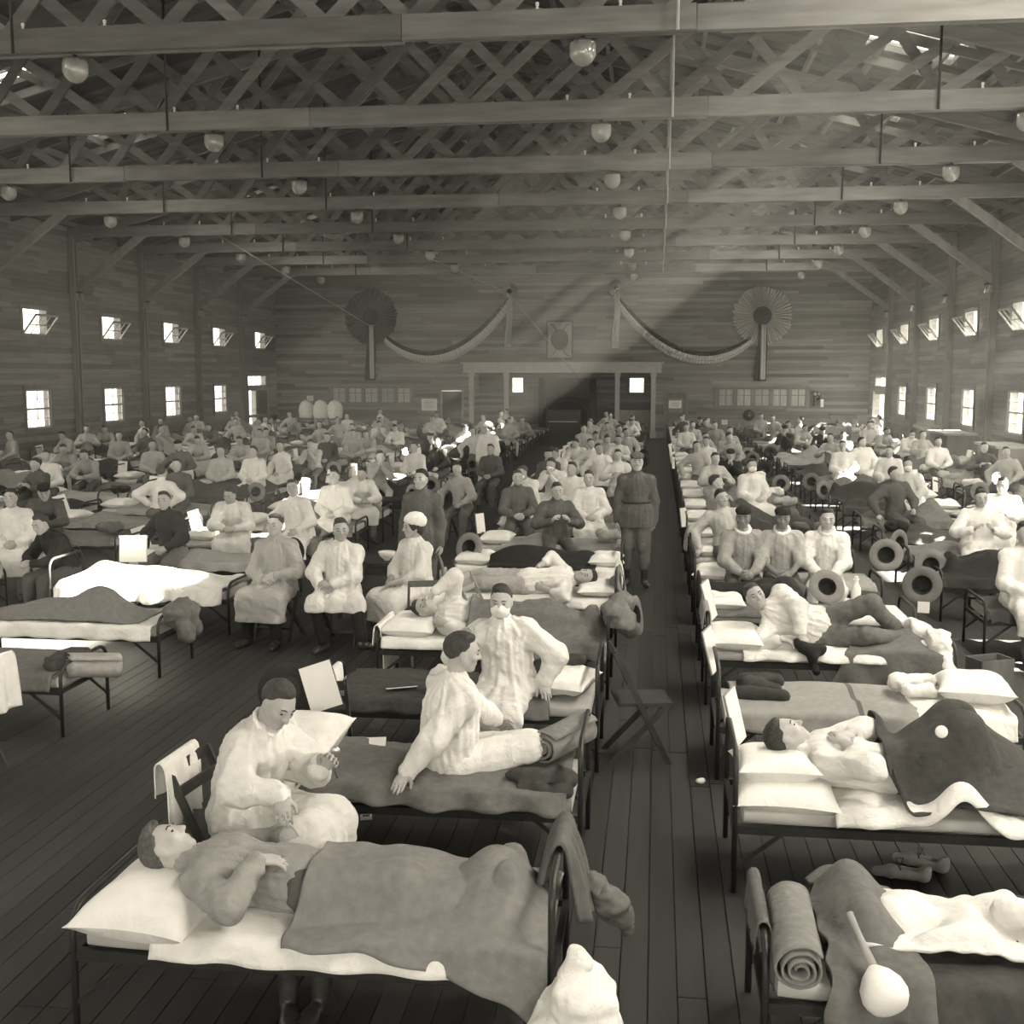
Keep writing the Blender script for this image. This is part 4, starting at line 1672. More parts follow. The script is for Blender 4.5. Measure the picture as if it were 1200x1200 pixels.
def cot(x_head, y, flip=False, label='', group=None, detail=True, tick=None, high='head'):
    """flip: head end on the +X side"""
    root = empty('iron_cot', (x_head, y + (BWD if flip else 0), 0), PI if flip else 0)
    tag(root, label, 'bed', group)
    if detail:
        link('head_frame', COT['hoop' if high == 'head' else 'low'], None, root, None, None, (1, 1, 1.07) if high == 'mid' else None)
        link('foot_frame', COT['low' if high == 'head' else 'hoop'], None, root, (BL, 0, 0))
        for yy in (0, BWD):
            link('side_rail', COT['rail'], None, root, (0, yy, 0), None, (1, -1 if yy else 1, 1))
            link('brace', COT['brace'], None, root, (0, yy, 0))
            link('brace', COT['brace2'], None, root, (0, yy, 0))
        for xx in (0.0, BL):
            link('cross_bar', COT['cross'], None, root, (xx, 0, 0))
        link('springs', COT['spring'], None, root)
    else:
        link('frame', COT['frame'], None, root)
    m = link('mattress', COT['mattress'], None, root)
    if tick:
        set_mat(m, tick)
    return root


def cloth_over(name, x0, x1, drop_near, drop_far, bumps, seed, top=TOP, fold=0.010, nx=60, ny=44, edge=0.012, w=BWD, x0n=None, raise_=0.012, ragged=0.03, foot_drop=0.0, y_in=0.0, dn1=None, dpow=2.0, under=None):
    """blanket lying over a cot in the cot's own frame; bumps are (x, y, height, rx, ry) swells under it"""
    nz = snoise(seed, 6, 7.0)
    nz2 = snoise(seed + 1, 7, 24.0)
    dn0 = drop_near

    def fn(u, v):
        drop_near = dn0 if dn1 is None else dn0 + (dn1 - dn0) * u ** dpow
        tot = drop_near + w + drop_far
        s = -drop_near + tot * v
        nn = float(nz2(x0 + (x1 - x0) * u, s * 0.8, seed))
        x = x0 + (x1 - x0) * u
        if x0n is not None:
            x = (x0 + (x0n - x0) * v) * (1 - u) + x1 * u
        x += ragged * float(nz(v * 2.2, 0.3, u)) * (1 - u) + 0.4 * ragged * float(nz(v * 2.2, 3.3, u)) * u
        yc = min(max(s, 0), w)
        z = top + raise_
        for (bx, by, bh, rx, ry) in bumps:
            z += bh * math.exp(-((x - bx) / rx) ** 2 - ((yc - by) / ry) ** 2)
        if under is not None:
            z = max(z, under(x, yc) + raise_)
        z += fold * (0.5 + float(nz(x * 1.3, yc * 2))) + fold * 0.55 * nn
        y = s
        over = 0
        if s < 0:
            over = -s
            hang = over / max(drop_near, 1e-6)
            y = -0.018 - 0.02 * hang - fold * 2.2 * hang * (1 + math.sin(x * 19 + seed))
        elif s > w:
            over = s - w
            hang = over / max(drop_far, 1e-6)
            y = w + 0.018 + 0.02 * hang + fold * 2.2 * hang * (1 + math.sin(x * 17 + seed))
        z = z - over * (1 + 0.12 * float(nz(x * 1.5, 7.0)))
        if foot_drop and x > BL - 0.03:
            dd = x - (BL - 0.03)
            x = BL - 0.03 + 0.02 + 0.01 * math.sin(y * 20)
            z -= dd
        return (x, y + y_in, max(z, 0.03))
    me = MB().grid(fn, nx, ny).mesh(name)
    return me


def pillow_mesh(a=0.33, b=0.23, t=0.09, seed=3, sag=0.0):
    nz = snoise(seed, 6, 11.0)

    def half(sgn):
        def fn(u, v):
            x, y = 2 * u - 1, 2 * v - 1
            h = ((1 - abs(x) ** 2.6) * (1 - abs(y) ** 2.6)) ** 0.5 if abs(x) < 1 and abs(y) < 1 else 0
            pinch = 1 - 0.07 * (x * x) * (1 - y * y) - 0.0
            px = x * a * (1 - 0.10 * (1 - y * y) * abs(x) ** 3)
            py = y * b * (1 - 0.12 * (1 - x * x) * abs(y) ** 3)
            z = sgn * t * h * (1 - (0.5 * sag if sgn > 0 else 0) * math.exp(-(x * x + y * y) * 5))
            z += 0.016 * float(nz(px * 2, py * 2, sgn)) * h
            return (px, py, z)
        return fn
    m = MB().grid(half(1), 22, 18)
    g = MB().grid(half(-1), 22, 18)
    m.add(g.v, [tuple(reversed(f)) for f in g.f], True)
    return m.mesh('pillow')


PILLOWS = [pillow_mesh(seed=s, sag=0.5) for s in (3, 4, 5)]
for p in PILLOWS:
    p.materials.append(MATS['pillow_white'])
FLAT_PILLOWS = [pillow_mesh(0.30, 0.24, 0.06, seed=s) for s in (13, 14)]
for p in FLAT_PILLOWS:
    p.materials.append(MATS['pillow_white'])


# ------------------------------------------------------------------ loose things
def hat_mesh():
    def wob(r, z, a):
        if z > 0.02 and r < 0.11:
            r *= 1 - 0.10 * (z / 0.12) * math.cos(2 * a) ** 2
        if r > 0.12:
            z += 0.012 * math.cos(2 * a)
        return r, z
    prof = [(0.0, 0.105), (0.03, 0.11), (0.06, 0.118), (0.078, 0.10), (0.088, 0.05), (0.093, 0.012), (0.10, 0.002), (0.14, -0.002), (0.185, 0.004),
            (0.188, 0.0), (0.185, -0.003), (0.14, -0.008), (0.094, -0.004), (0.086, 0.012), (0.08, 0.05), (0.07, 0.09), (0.0, 0.095)]
    return MB().lathe(prof, 26, None, wob).mesh('campaign_hat')


HAT = hat_mesh()
HAT.materials.append(MATS['felt_hat'])
HAT_SHADE = MB().lathe([(0.0955, -0.0075), (0.092, -0.002), (0.0845, 0.012), (0.0785, 0.05), (0.068, 0.088), (0.0, 0.093)], 26, None, lambda r, z, a: (r * (1 - 0.10 * max(z, 0) / 0.12 * math.cos(2 * a) ** 2), z)).mesh('painted_hat_shade')
HAT_SHADE.materials.append(MATS['felt_dark'])  # dark sheet that paints the shade inside the hollow crown
BAND = MB().lathe([(0.0945, 0.008), (0.0955, 0.012), (0.0925, 0.034), (0.0905, 0.034)], 26, None, lambda r, z, a: (r * (1 - 0.10 * (z / 0.12) * math.cos(2 * a) ** 2) + 0.001, z)).mesh('hat_band')
BAND.materials.append(MATS['ribbon_dark'])


def campaign_hat(loc, rot, label, dark=False, group=None, inside=True):
    if inside:
        rot = (rot[0] - PI, rot[1], rot[2])
    o = link('campaign_hat', HAT, None, None, loc, rot)
    if dark:
        set_mat(o, 'felt_dark')
    tag(o, label, 'hat', group)
    link('hat_band', BAND, None, o)
    link('painted_hat_shade', HAT_SHADE, None, o)
    return o


def roll_mesh(length, r=0.105, turns=3.4, seed=1):
    nz = snoise(seed, 4, 7)
    N = 84

    def fn(u, v):
        a = 2 * PI * turns * v
        rr = 0.018 + (r - 0.018) * v
        x = (u - 0.5) * length * (1 + 0.04 * math.sin(5 * v))
        w = 1 + 0.07 * float(nz(math.cos(a), math.sin(a), u * 0.6))
        return (x, rr * w * math.cos(a), rr * w * 0.9 * math.sin(a))
    return MB().grid(fn, 10, N).mesh('roll')


def blanket_roll(loc, rot, length, label, mat='blanket_mid', r=0.105, seed=1, group=None, strap=True):
    o = link('rolled_blanket', roll_mesh(length, r, seed=seed), mat, None, loc, rot)
    solidify(o, 0.009, 0)
    tag(o, label, 'blanket', group)
    if strap:
        for q in (-0.28, 0.28):
            MB().tube([(q * length, (r + 0.012) * math.cos(a), (r * 0.9 + 0.012) * math.sin(a)) for a in [2 * PI * i / 14 for i in range(14)]], 0.008, 5, closed=True).build('strap', 'leather', o)
    return o


def heap(name, loc, rz, prims, mat, label, cat, seed=1, amp=0.012, res=0.011, group=None, f=26, rot=None):
    """crumpled clothing or bedding: soft blended lumps with folds"""
    S = Shape(0.05)
    for p in prims:
        if len(p) == 2:
            S.ell(p[0], p[1])
        else:
            S.cone(p[0], p[1], p[2], p[3])
    n1 = folds(seed, amp, (1, 0.3, 0.2), f * 2.6, 20)
    n2 = folds(seed + 9, amp * 0.5, (0.2, 1, 0.4), f * 4.0, 20)
    S.noise = lambda x, y, z: n1(x, y, z) + n2(x, y, z)
    o = link(name, S.mesh(name, res), mat, None, loc, rot if rot is not None else (0, 0, rz))
    tag(o, label, cat, group)
    return o


def draped(name, loc, rz, width, front, back, mat, label, cat, seed=1, pleat=0.02, group=None, thick=0.006, slope=0.03, taper=0.0):
    """cloth hung over a bar that runs along local X"""
    nz = snoise(seed, 5, 5)
    tot = front + back

    def fn(u, v):
        s = -front + tot * v
        x = (u - 0.5) * width * (1 - taper * abs(s) / max(front, back)) + 0.02 * float(nz(u, v * 2))
        if abs(s) < 0.03:
            a = s / 0.03 * PI / 2
            y, z = 0.022 * math.sin(a), 0.022 * math.cos(a) - 0.004
        else:
            h = abs(s) - 0.03
            sg = 1 if s > 0 else -1
            y = sg * (0.024 + slope * h + pleat * h / (h + 0.1) * (1 + math.sin(u * 21 + seed + sg)))
            z = -h * (1 + 0.1 * float(nz(u * 2, sg)))
        return (x, y, z)
    o = MB().grid(fn, 28, 30).build(name, mat, None, loc, (0, 0, rz))
    solidify(o, thick, 0)
    tag(o, label, cat, group)
    return o


def card(name, loc, rot, w, h, label, cat='card', lines=True, mat='paper', group=None, board=None):
    o = MB().box((0, 0, 0), (w, 0.006, h)).build(name, mat, None, loc, rot)
    tag(o, label, cat, group)
    if board:
        MB().box((0, 0.008, 0), (w * 1.04, 0.01, h * 1.04)).build('backing_board', board, o)
    return o


def folding_chair(loc, rz, label, seat_mat='mid_wood', stripes=False, slats=3, group=None):
    """wooden folding chair with crossed legs; the sitter faces +Y"""
    r = empty('folding_chair', loc, rz)
    tag(r, label, 'chair', group)
    for s in (-1, 1):
        MB().bar((s * 0.2, -0.20, 0.84), (s * 0.2, 0.20, 0.0), 0.022, 0.04).build('back_leg', seat_mat, r)
        MB().bar((s * 0.175, 0.19, 0.45), (s * 0.175, -0.24, 0.0), 0.022, 0.04).build('leg', seat_mat, r)
    if stripes:
        o = MB().grid(lambda u, v: ((u - 0.5) * 0.38, -0.2 + 0.42 * v, 0.45 - 0.05 * math.sin(PI * v)), 8, 10).build('canvas_seat', 'striped_canvas', r)
        solidify(o, 0.005)
    else:
        MB().box((0, 0.02, 0.45), (0.37, 0.40, 0.025)).build('seat', seat_mat, r)
    for i in range(slats):
        z = 0.82 - 0.11 * i
        y = -0.20 + (0.84 - z) * 0.476
        MB().box((0, y - 0.004, z), (0.38, 0.016, 0.06)).build('back_slat', seat_mat, r)
    MB().tube([(-0.2, 0.13, 0.14), (0.2, 0.13, 0.14)], 0.012, 6).build('stretcher', seat_mat, r)
    return r


def boot_shape():
    S = Shape(0.02)
    S.cone((0, 0, 0.36), (0, 0.0, 0.08), 0.052, 0.045)
    S.cone((0, -0.03, 0.05), (0, 0.12, 0.045), 0.044, 0.040)
    S.cone((0, 0.12, 0.045), (0, 0.20, 0.04), 0.042, 0.034)
    S.plane((0, 0, 0.005), (0, 0, 1))
    n = folds(4, 0.003, (1, 0, 0), 90, 15)
    S.noise = lambda x, y, z: n(x, y, z)
    return S
# ------------------------------------------------------------------ rows of cots
def ordinal(n):
    return '%d%s' % (n, 'th' if 10 <= n % 100 <= 20 else {1: 'st', 2: 'nd', 3: 'rd'}.get(n % 10, 'th'))


ROWS = {}                       # column -> (head x, flipped, near edges, phrase)


def far_rows(a, pitch=1.77, end=49.5):
    r = []
    while a < end:
        r.append(round(a, 2))
        a += pitch
    return r


ROWS['C'] = (-2.45, False, [4.38, 6.15, 7.95, 9.80, 11.75, 13.70] + far_rows(15.5), 'row leading to the alcove')
ROWS['R1'] = (0.46, False, [4.33, 6.12, 7.90, 9.75, 11.30, 12.95] + far_rows(14.8), 'row leading to the panelled door')
ROWS['L1'] = (-6.66, False, far_rows(8.22, 1.78), 'row along the nurse\'s aisle')
ROWS['RR1'] = (5.36, True, far_rows(11.75), 'row leading to the telephone')
ROWS['RR2'] = (8.3, True, far_rows(18.9), 'row beside the wooden chests')
ROWS['L2'] = (-9.72, False, far_rows(11.8, 1.78), 'row leading to the dark doorway')
ROWS['L3'] = (-12.12, False, far_rows(15.4, 1.78), 'row leading to the white notice')
ROWS['L4'] = (-14.7, False, far_rows(20.7, 1.78), 'row leading to the barrels')
ROWS['L5'] = (-17.15, False, far_rows(24.3, 1.78), 'row along the shaded wall')


def cot_no(col, k):
    return ordinal(len(ROWS[col][2]) - k)


def cot_at(col, k, desc='black iron cot', detail=True, tick=None, high=None):
    x, fl, ys, ph = ROWS[col]
    lab = '%s, %s from the end wall in the %s' % (desc, cot_no(col, k), ph) if desc == 'black iron cot' else desc
    return cot(x, ys[k], fl, lab, 'iron cots of the ward', detail, tick, high or ('foot' if col == 'C' else 'head'))


def on_cot(o, col, k):
    """move a thing modelled in a cot's own frame onto that cot"""
    x, fl, ys, ph = ROWS[col]
    m = Matrix.Translation((x, ys[k] + (BWD if fl else 0), 0)) @ Matrix.Rotation(PI if fl else 0, 4, 'Z')
    o.matrix_world = m @ o.matrix_basis
    return o


def spread(name, col, k, mat, label, cat='blanket', thick=0.01, group=None, **kw):
    o = link(name, cloth_over(name, **kw), mat)
    if thick:
        solidify(o, thick, 1)
    tag(o, label, cat, group)
    return on_cot(o, col, k)


def pillow(col, k, x, y, z, rz, label, mesh=None, mat=None, tilt=0.0, scale=None, group=None):
    o = link('pillow', mesh or PILLOWS[0], 'pillow_white', None, (x, y, z), (0, tilt, rz), scale)
    if mat:
        set_mat(o, mat)
    tag(o, label, 'pillow', group)
    return on_cot(o, col, k)


def tl(o, rz, p):
    """room point into the frame of a thing at o turned by rz"""
    c, s = math.cos(-rz), math.sin(-rz)
    x, y = p[0] - o[0], p[1] - o[1]
    return (c * x - s * y, s * x + c * y, p[2] - (o[2] if len(o) > 2 else 0))


def tv(rz, v):
    """room direction into a turned frame"""
    return tl((0, 0, 0), rz, v)


NEAR = 0.0086
MID = 0.0115
short_hair = (hair_shape, 'hair', 1.0)

# ============ first cot of the alcove row: patient with the doctor
cot_at('C', 0, 'black iron cot holding the blanket-covered patient beside the doctor')
pillow('C', 0, 0.31, 0.26, TOP + 0.065, R(84), 'big rumpled white pillow under the head of the patient with the doctor', pillow_mesh(0.37, 0.28, 0.12, 31, 0.6), 'pillow_white', R(-3))
spread('bed_sheet', 'C', 0, 'sheet_white', 'white sheet hanging under the patient seen by the doctor', 'sheet', x0=0.35, x1=1.75, drop_near=0.10, drop_far=0.06, bumps=[], seed=4, raise_=0.004, fold=0.006)
J = pose(pel=(0.93, 0.35, 0.595), spine=(-1, -0.04, 0.10), front=(0.12, 0, 1), bend=0.05, look=(0.42, 0.20, 0.88), headup=(-0.88, 0.05, 0.46),
         handR=(0.76, 0.19, 0.755), elR=(-0.3, -1, -0.5), handL=(0.80, 0.50, 0.72), elL=(0.2, 1, -0.3),
         hdR=(0.75, 0.40, -0.10), pnR=(0, 0.1, -1), hdL=(0.8, -0.5, -0.05), pnL=(0.1, 0, -1), curlR=0.35, curlL=0.3,
         footR=(1.80, 0.30, 0.57), footL=(1.80, 0.46, 0.57), knR=(0, 0, 1), knL=(0, 0, 1), tdR=(0.1, -0.15, 1), tdL=(0.1, 0.15, 1))
p = person('patient1', J, {'jacket': (lambda J: top_shape(J, 0.022, 0.95, 1.1, 0.05, seed=3, amp=0.009, collar=1), 'shirt_grey', 1.1),
                           'trousers': (leg_shape, 'uniform', 2.0), 'hair': (lambda J: hair_shape(J, True), 'hair_fair', 0.9)},
           (0, 0, 0), 0, 'patient in a grey jacket lying with the doctor holding his wrist', res=NEAR)
UNDER = height_over([p])
on_cot(p, 'C', 0)
spread('wool_blanket', 'C', 0, 'blanket_grey', 'grey wool blanket over the patient seen by the doctor, hanging at his feet', under=UNDER, x0=0.95, x1=2.05, x0n=1.02, drop_near=0.03, dn1=0.36, dpow=3.0, drop_far=0.12, fold=0.011, seed=12,
       bumps=[(1.80, 0.38, 0.23, 0.19, 0.22), (1.4, 0.38, 0.10, 0.45, 0.3)], nx=110, ny=70)
# clothes at the foot and boots below
C1X, C1Y = -2.45, 4.38
draped('hung_tunic', (-0.385, 4.88, 0.83), R(90), 0.36, 0.40, 0.22, 'uniform', 'drab tunic hung over the foot frame beside the blanket-covered patient', 'clothes', 5, 0.035, thick=0.016, slope=0.16, taper=0.25)
heap('leggings', (-0.22, 4.98, 0.44), R(0), [((-0.02, -0.06, 0.12), (0.06, 0.02, 0.0), 0.05, 0.055), ((0.06, 0.02, 0.0), (0.13, 0.10, -0.16), 0.05, 0.028), ((-0.03, 0.04, 0.1), (0.02, 0.10, -0.08), 0.045, 0.035)],
     'blanket_mid', 'canvas leggings dangling below the drab tunic on the foot frame', 'leggings', 6, 0.012, 0.008, f=34)
heap('white_bundle', (-0.27, 4.26, 0.30), 0, [((0, 0, 0.24), (0.0, 0, 0.0), 0.06, 0.16), ((0.03, -0.06, 0.1), (0.06, -0.1, -0.12), 0.13, 0.15), ((-0.1, -0.05, 0.0), (-0.16, -0.1, -0.16), 0.1, 0.1)],
     'sheet_white', 'bulging white linen bundle tied to the foot frame beside the drab clothes', 'bundle', 9, 0.012, 0.009)
BOOT = boot_shape().mesh('boot', 0.009)
BOOT.materials.append(MATS['leather'])
for i, (dx, dy, a) in enumerate(((0, 0, 20), (0.14, 0.03, -10))):
    b = link('boot', BOOT, None, None, (-1.58 + dx, 4.62 + dy, 0.011), (0, 0, R(180 + a)))
    tag(b, 'dark leather boot standing under the cot of the patient seen by the doctor', 'boot', 'boots under the first cot')

# ---- the doctor on his chair
DO, DR = (-2.14, 5.56, 0), R(-97)
T = lambda *p: tl(DO, DR, p)
J = pose(pel=(0, 0.02, 0.56), spine=(0.05, 0.16, 1), bend=0.22, twist=-0.15, look=(0.42, 0.62, -0.62), headup=(0.05, 0.55, 0.83),
         handR=T(-1.74, 5.06, 0.86), handL=T(-1.66, 5.42, 0.86), elR=(0.9, -0.5, -0.4), elL=(-0.8, -0.2, -0.6),
         hdR=tv(DR, (0.25, -0.75, -0.55)), pnR=(-0.4, 0.1, -1), hdL=(-0.1, 0.6, 0.7), pnL=(0.8, 0.5, 0.1), curlR=0.45, curlL=0.85,
         footR=(0.16, 0.42, 0.09), footL=(-0.15, 0.46, 0.09))
person('doctor', J, {'gown': (lambda J: skirt_shape(J, top_shape(J, 0.034, 0.93, 1.15, 0.06, seed=6, amp=0.011, waist=0.02), 0.22, True, 0.02), 'gown_white', 1.1),
                     'trousers': (leg_shape, 'uniform', 1.8), 'shoes': (shoe_shape, 'leather', 1.3), 'hair': (hair_shape, 'hair', 0.9),
                     'neck_mask': (lambda J: collar_shape(J, 0.012), 'gauze', 1.0)},
       DO, DR, 'doctor in a white gown bowed over the patient, taking his pulse', res=NEAR)
folding_chair((-2.24, 5.57, 0), DR, 'folding chair under the doctor with white cloth on its back', 'dark_wood', slats=2)
draped('white_towel', (-2.46, 5.52, 0.875), DR + R(4), 0.40, 0.20, 0.36, 'sheet_white', 'white cloth hung over the back of the doctor\'s chair', 'towel', 3, 0.02)
# watch, paper
w = empty('pocket_watch', (-1.575, 5.40, 0.97), 0)
tag(w, 'small pocket watch with a chain held up in the doctor\'s hand', 'watch')
MB().lathe([(0, 0.008), (0.022, 0.006), (0.026, 0), (0.022, -0.006), (0, -0.008)], 16, Matrix.Rotation(PI / 2, 3, 'X')).build('case', 'metal_bright', w)
MB().tube([(0, 0, -0.02), (0.01, -0.01, -0.06), (-0.005, 0, -0.10), (0.01, 0, -0.14)], 0.005, 5).build('chain', 'worn_iron', w)
card('note_pad', (-1.84, 5.36, 0.735), (R(82), 0, R(-12)), 0.20, 0.14, 'white paper pad lying on the doctor\'s lap', 'paper')

# ============ second cot: man in white pyjamas sitting on it
cot_at('C', 1, 'black iron cot with the man in white pyjamas sitting on it')
spread('wool_blanket', 'C', 1, 'blanket_mid', 'mid-grey wool blanket under the man in white pyjamas', x0=0.42, x1=1.98, drop_near=0.10, drop_far=0.12, fold=0.018, seed=22,
       bumps=[(0.8, 0.3, 0.07, 0.25, 0.3), (0.55, 0.6, 0.05, 0.2, 0.2), (1.5, 0.3, 0.03, 0.3, 0.3)], nx=90, ny=60)
pillow('C', 1, 0.34, 0.30, TOP + 0.14, R(80), 'plump white pillow propped up on the cot of the man in pyjamas', pillow_mesh(0.34, 0.24, 0.12, 33, 0.2), 'pillow_white', R(-18))
spread('bed_sheet', 'C', 1, 'sheet_white', 'white sheet hanging off the head end of the cot of the man in pyjamas', 'sheet', x0=0.12, x1=0.56, drop_near=0.24, drop_far=0.05, bumps=[], seed=24, fold=0.012, raise_=0.016)
MO, MR = (-1.19, 6.50, -0.03), R(-46)
T = lambda *p: tl(MO, MR, p)
J = pose(pel=(0, 0, 0.60), spine=(0.10, -0.10, 1), bend=0.18, twist=-0.2, look=(0.42, 0.9, -0.1), headup=(0.12, 0.12, 1),
         handR=T(-1.40, 6.20, 0.575), elR=(0.9, -0.6, 0), handL=T(-0.95, 6.95, 0.66), elL=(-0.9, 0.0, -0.3), hdR=tv(MR, (-0.15, -0.95, -0.25)), pnR=(0, 0, -1), curlR=0.15,
         footR=T(-1.05, 6.78, 0.58), knR=(0.9, 0.8, 0.3), footL=T(-0.78, 7.14, 0.10), knL=(0, 1, 0.6), tdR=(-1, 0.3, 0))
person('pyjama', J, {'pyjama_jacket': (lambda J: top_shape(J, 0.032, 0.94, 1.1, 0.10, seed=16, amp=0.010, waist=0.015), 'gown_white', 1.1),
                     'pyjama_trousers': (lambda J: leg_shape(J, 0.035, 0.92, 5, 0.005), 'gown_white', 1.2), 'hair': (hair_shape, 'hair', 0.9)},
       MO, MR, 'man in white pyjamas sitting on a cot, one straight arm braced on its edge', res=NEAR)
blanket_roll((-0.53, 6.72, 0.655), (0, 0, R(62)), 0.50, 'tightly rolled blanket at the foot of the cot of the man in pyjamas', 'blanket_grey', 0.115, 3, strap=False)
heap('folded_tunic', (-0.62, 6.30, 0.55), R(0), [((-0.16, 0.02, 0), (0.14, -0.02, 0.0), 0.05, 0.055), ((0.05, 0.1, 0.0), (0.18, 0.02, -0.01), 0.05, 0.05), ((-0.1, -0.08, -0.03), (0.16, -0.12, -0.04), 0.035, 0.03)],
     'blanket_dark', 'dark tunic folded at the foot of the cot below the rolled blanket', 'clothes', 15, 0.008, 0.009)
folding_chair((-2.22, 7.28, 0), R(8), 'dark folding chair behind the plump propped pillow, a hat hung on it', 'dark_wood', slats=2)
campaign_hat((-2.36, 7.02, 0.80), (R(78), 0, R(14)), 'dark felt hat hung on the chair back behind the plump propped pillow', True, inside=False)
card('bed_chart', (-2.13, 7.0, 0.84), (R(-12), R(-18), R(8)), 0.21, 0.30, 'white bed chart leaning on the chair back by the dark felt hat', 'chart', board='dark_wood')
card('newspaper', (-1.84, 6.80, 0.545), (R(86), 0, R(12)), 0.36, 0.22, 'newspaper lying flat behind the propped white pillow', 'newspaper')
m = MB().box((0, 0, 0.012), (0.075, 0.05, 0.02)).build('matchbox', 'paper', None, (-1.81, 6.88, 0.012), (0, 0, R(15)))
tag(m, 'little white box lying on the floor under the cot of the man in pyjamas', 'box')
MB().box((0, 0, 0.023), (0.045, 0.028, 0.002)).build('picture_label', 'dark_wood', m)

# ============ third cot: empty dark blanket, man in mask on its edge
cot_at('C', 2, 'black iron cot with dark blanket and the masked man on its edge')
spread('wool_blanket', 'C', 2, 'blanket_dark', 'dark blanket lying flat on the cot of the masked man', x0=0.10, x1=1.2, drop_near=0.10, drop_far=0.1, fold=0.010, seed=32, bumps=[(0.5, 0.4, 0.03, 0.3, 0.3)])
spread('wool_blanket', 'C', 2, 'blanket_mid', 'short grey blanket thrown over the foot half of the masked man\'s cot', x0=1.22, x1=1.72, drop_near=0.10, drop_far=0.1, fold=0.016, seed=34, bumps=[(1.5, 0.3, 0.05, 0.2, 0.2)])
pillow('C', 2, 1.80, 0.36, TOP + 0.10, R(78), 'white pillow at the foot of the masked man\'s cot under the folded cap', pillow_mesh(0.30, 0.22, 0.085, 36, 0.1))
heap('garrison_hat', (-0.62, 8.42, 0.69), R(20), [((-0.10, 0, 0), (0.10, 0.02, 0.01), 0.035, 0.04), ((-0.02, 0.02, 0.03), (0.06, 0, 0.03), 0.03, 0.025)], 'blanket_dark', 'small dark folded cap lying on the white pillow of the masked man', 'hat', 4, 0.006, 0.01)
card('letter', (-1.86, 8.13, 0.53), (R(75), 0, R(25)), 0.22, 0.18, 'loose white letter on the dark flat blanket', 'paper')
draped('white_towel', (-2.44, 8.34, 0.595), R(90), 0.34, 0.18, 0.22, 'sheet_white', 'white towel over the head frame at the dark flat blanket', 'towel', 5)
KO, KR = (-1.05, 8.16, -0.05), R(166)
T = lambda *p: tl(KO, KR, p)
J = pose(pel=(0, 0, 0.60), spine=(0.06, 0.03, 1), bend=0.10, twist=0.15, look=(-0.22, 0.95, -0.16), headup=(-0.05, 0.12, 1),
         handR=(0.24, 0.24, 0.98), elR=(0.8, -0.3, -0.8), hdR=(0.1, 0.2, 1), pnR=(-0.8, 0.3, 0), curlR=1.0,
         handL=T(-0.79, 8.05, 0.60), elL=(-1, -0.3, 0.1), hdL=(-0.5, 0.75, -0.1), pnL=(0, 0, -1), curlL=0.3,
         footR=(0.14, 0.44, 0.09), footL=(-0.12, 0.46, 0.09))
person('masked', J, {'gown': (lambda J: skirt_shape(J, top_shape(J, 0.032, 0.93, 1.15, 0.06, seed=26, amp=0.011, waist=0.02), 0.30, True, 0.0), 'gown_white', 1.1),
                     'gauze_mask': (mask_shape, 'gauze', 0.9), 'hair': (hair_shape, 'hair', 0.9), 'trousers': (leg_shape, 'uniform', 1.8), 'shoes': (shoe_shape, 'leather', 1.4)},
       KO, KR, 'man in a white gown and gauze face mask sitting on a cot edge', res=0.008)
folding_chair((-0.10, 8.35, 0), R(-80), 'folded dark chair standing at the foot of the masked man\'s cot', 'dark_wood')

# ============ fourth cot: sleeping patient
cot_at('C', 3, 'black iron cot of the patient lying behind the masked man')
pillow('C', 3, 0.26, 0.38, TOP + 0.07, R(88), 'white pillow under the patient behind the masked man', pillow_mesh(0.35, 0.25, 0.10, 41, 0.4))
spread('bed_sheet', 'C', 3, 'sheet_white', 'white sheet under the patient lying behind the masked man', 'sheet', x0=0.05, x1=1.3, drop_near=0.07, drop_far=0.05, bumps=[], seed=44, raise_=0.004, fold=0.006)
J = pose(pel=(1.02, 0.38, 0.60), spine=(-1, 0, 0.10), front=(0.1, -0.45, 1), bend=0.05, look=(0.25, -0.75, 0.55), headup=(-0.95, 0, 0.3),
         handR=(0.62, 0.10, 0.62), elR=(0.8, -0.8, 0), handL=(0.45, 0.35, 0.86), elL=(0.4, 0, 1), footR=(1.85, 0.32, 0.57), footL=(1.85, 0.44, 0.57), knR=(0, 0, 1), knL=(0, 0, 1), tdR=(0, 0, 1), tdL=(0, 0, 1))
p = person('patient4', J, {'shirt': (lambda J: top_shape(J, 0.022, 0.92, seed=43, amp=0.009), 'gown_white', 1.1), 'trousers': (leg_shape, 'uniform', 2.0), 'hair': (hair_shape, 'hair', 0.9)}, (0, 0, 0), 0,
           'patient in a white shirt lying on his side behind the masked man', res=MID)
UNDER = height_over([p])
on_cot(p, 'C', 3)
spread('wool_blanket', 'C', 3, 'blanket_mid', 'brownish-grey rumpled blanket over the patient behind the masked man', under=UNDER, x0=0.80, x1=2.04, drop_near=0.16, drop_far=0.12, fold=0.022, seed=45, bumps=[(1.0, 0.38, 0.17, 0.3, 0.25), (1.45, 0.38, 0.17, 0.25, 0.22), (1.85, 0.38, 0.13, 0.2, 0.25)], nx=80, ny=50)
heap('kit_bundle', (-0.30, 10.10, 0.66), 0, [((-0.05, -0.2, 0.08), (0.02, 0.22, 0.10), 0.10, 0.11), ((0.06, -0.1, 0.0), (0.10, 0.1, -0.12), 0.09, 0.07)], 'felt_hat', 'bundle of kit hung over the foot frame of the patient behind the masked man', 'bundle', 7, 0.016, 0.011)
campaign_hat((-0.16, 10.5, 0.62), (R(80), 0, R(70)), 'felt hat hung low beside the bundle of kit on the foot frame')
draped('white_towel', (-2.46, 10.12, 0.595), R(90), 0.62, 0.48, 0.2, 'sheet_white', 'long white sheet draped over the head frame behind the masked man', 'towel', 15)
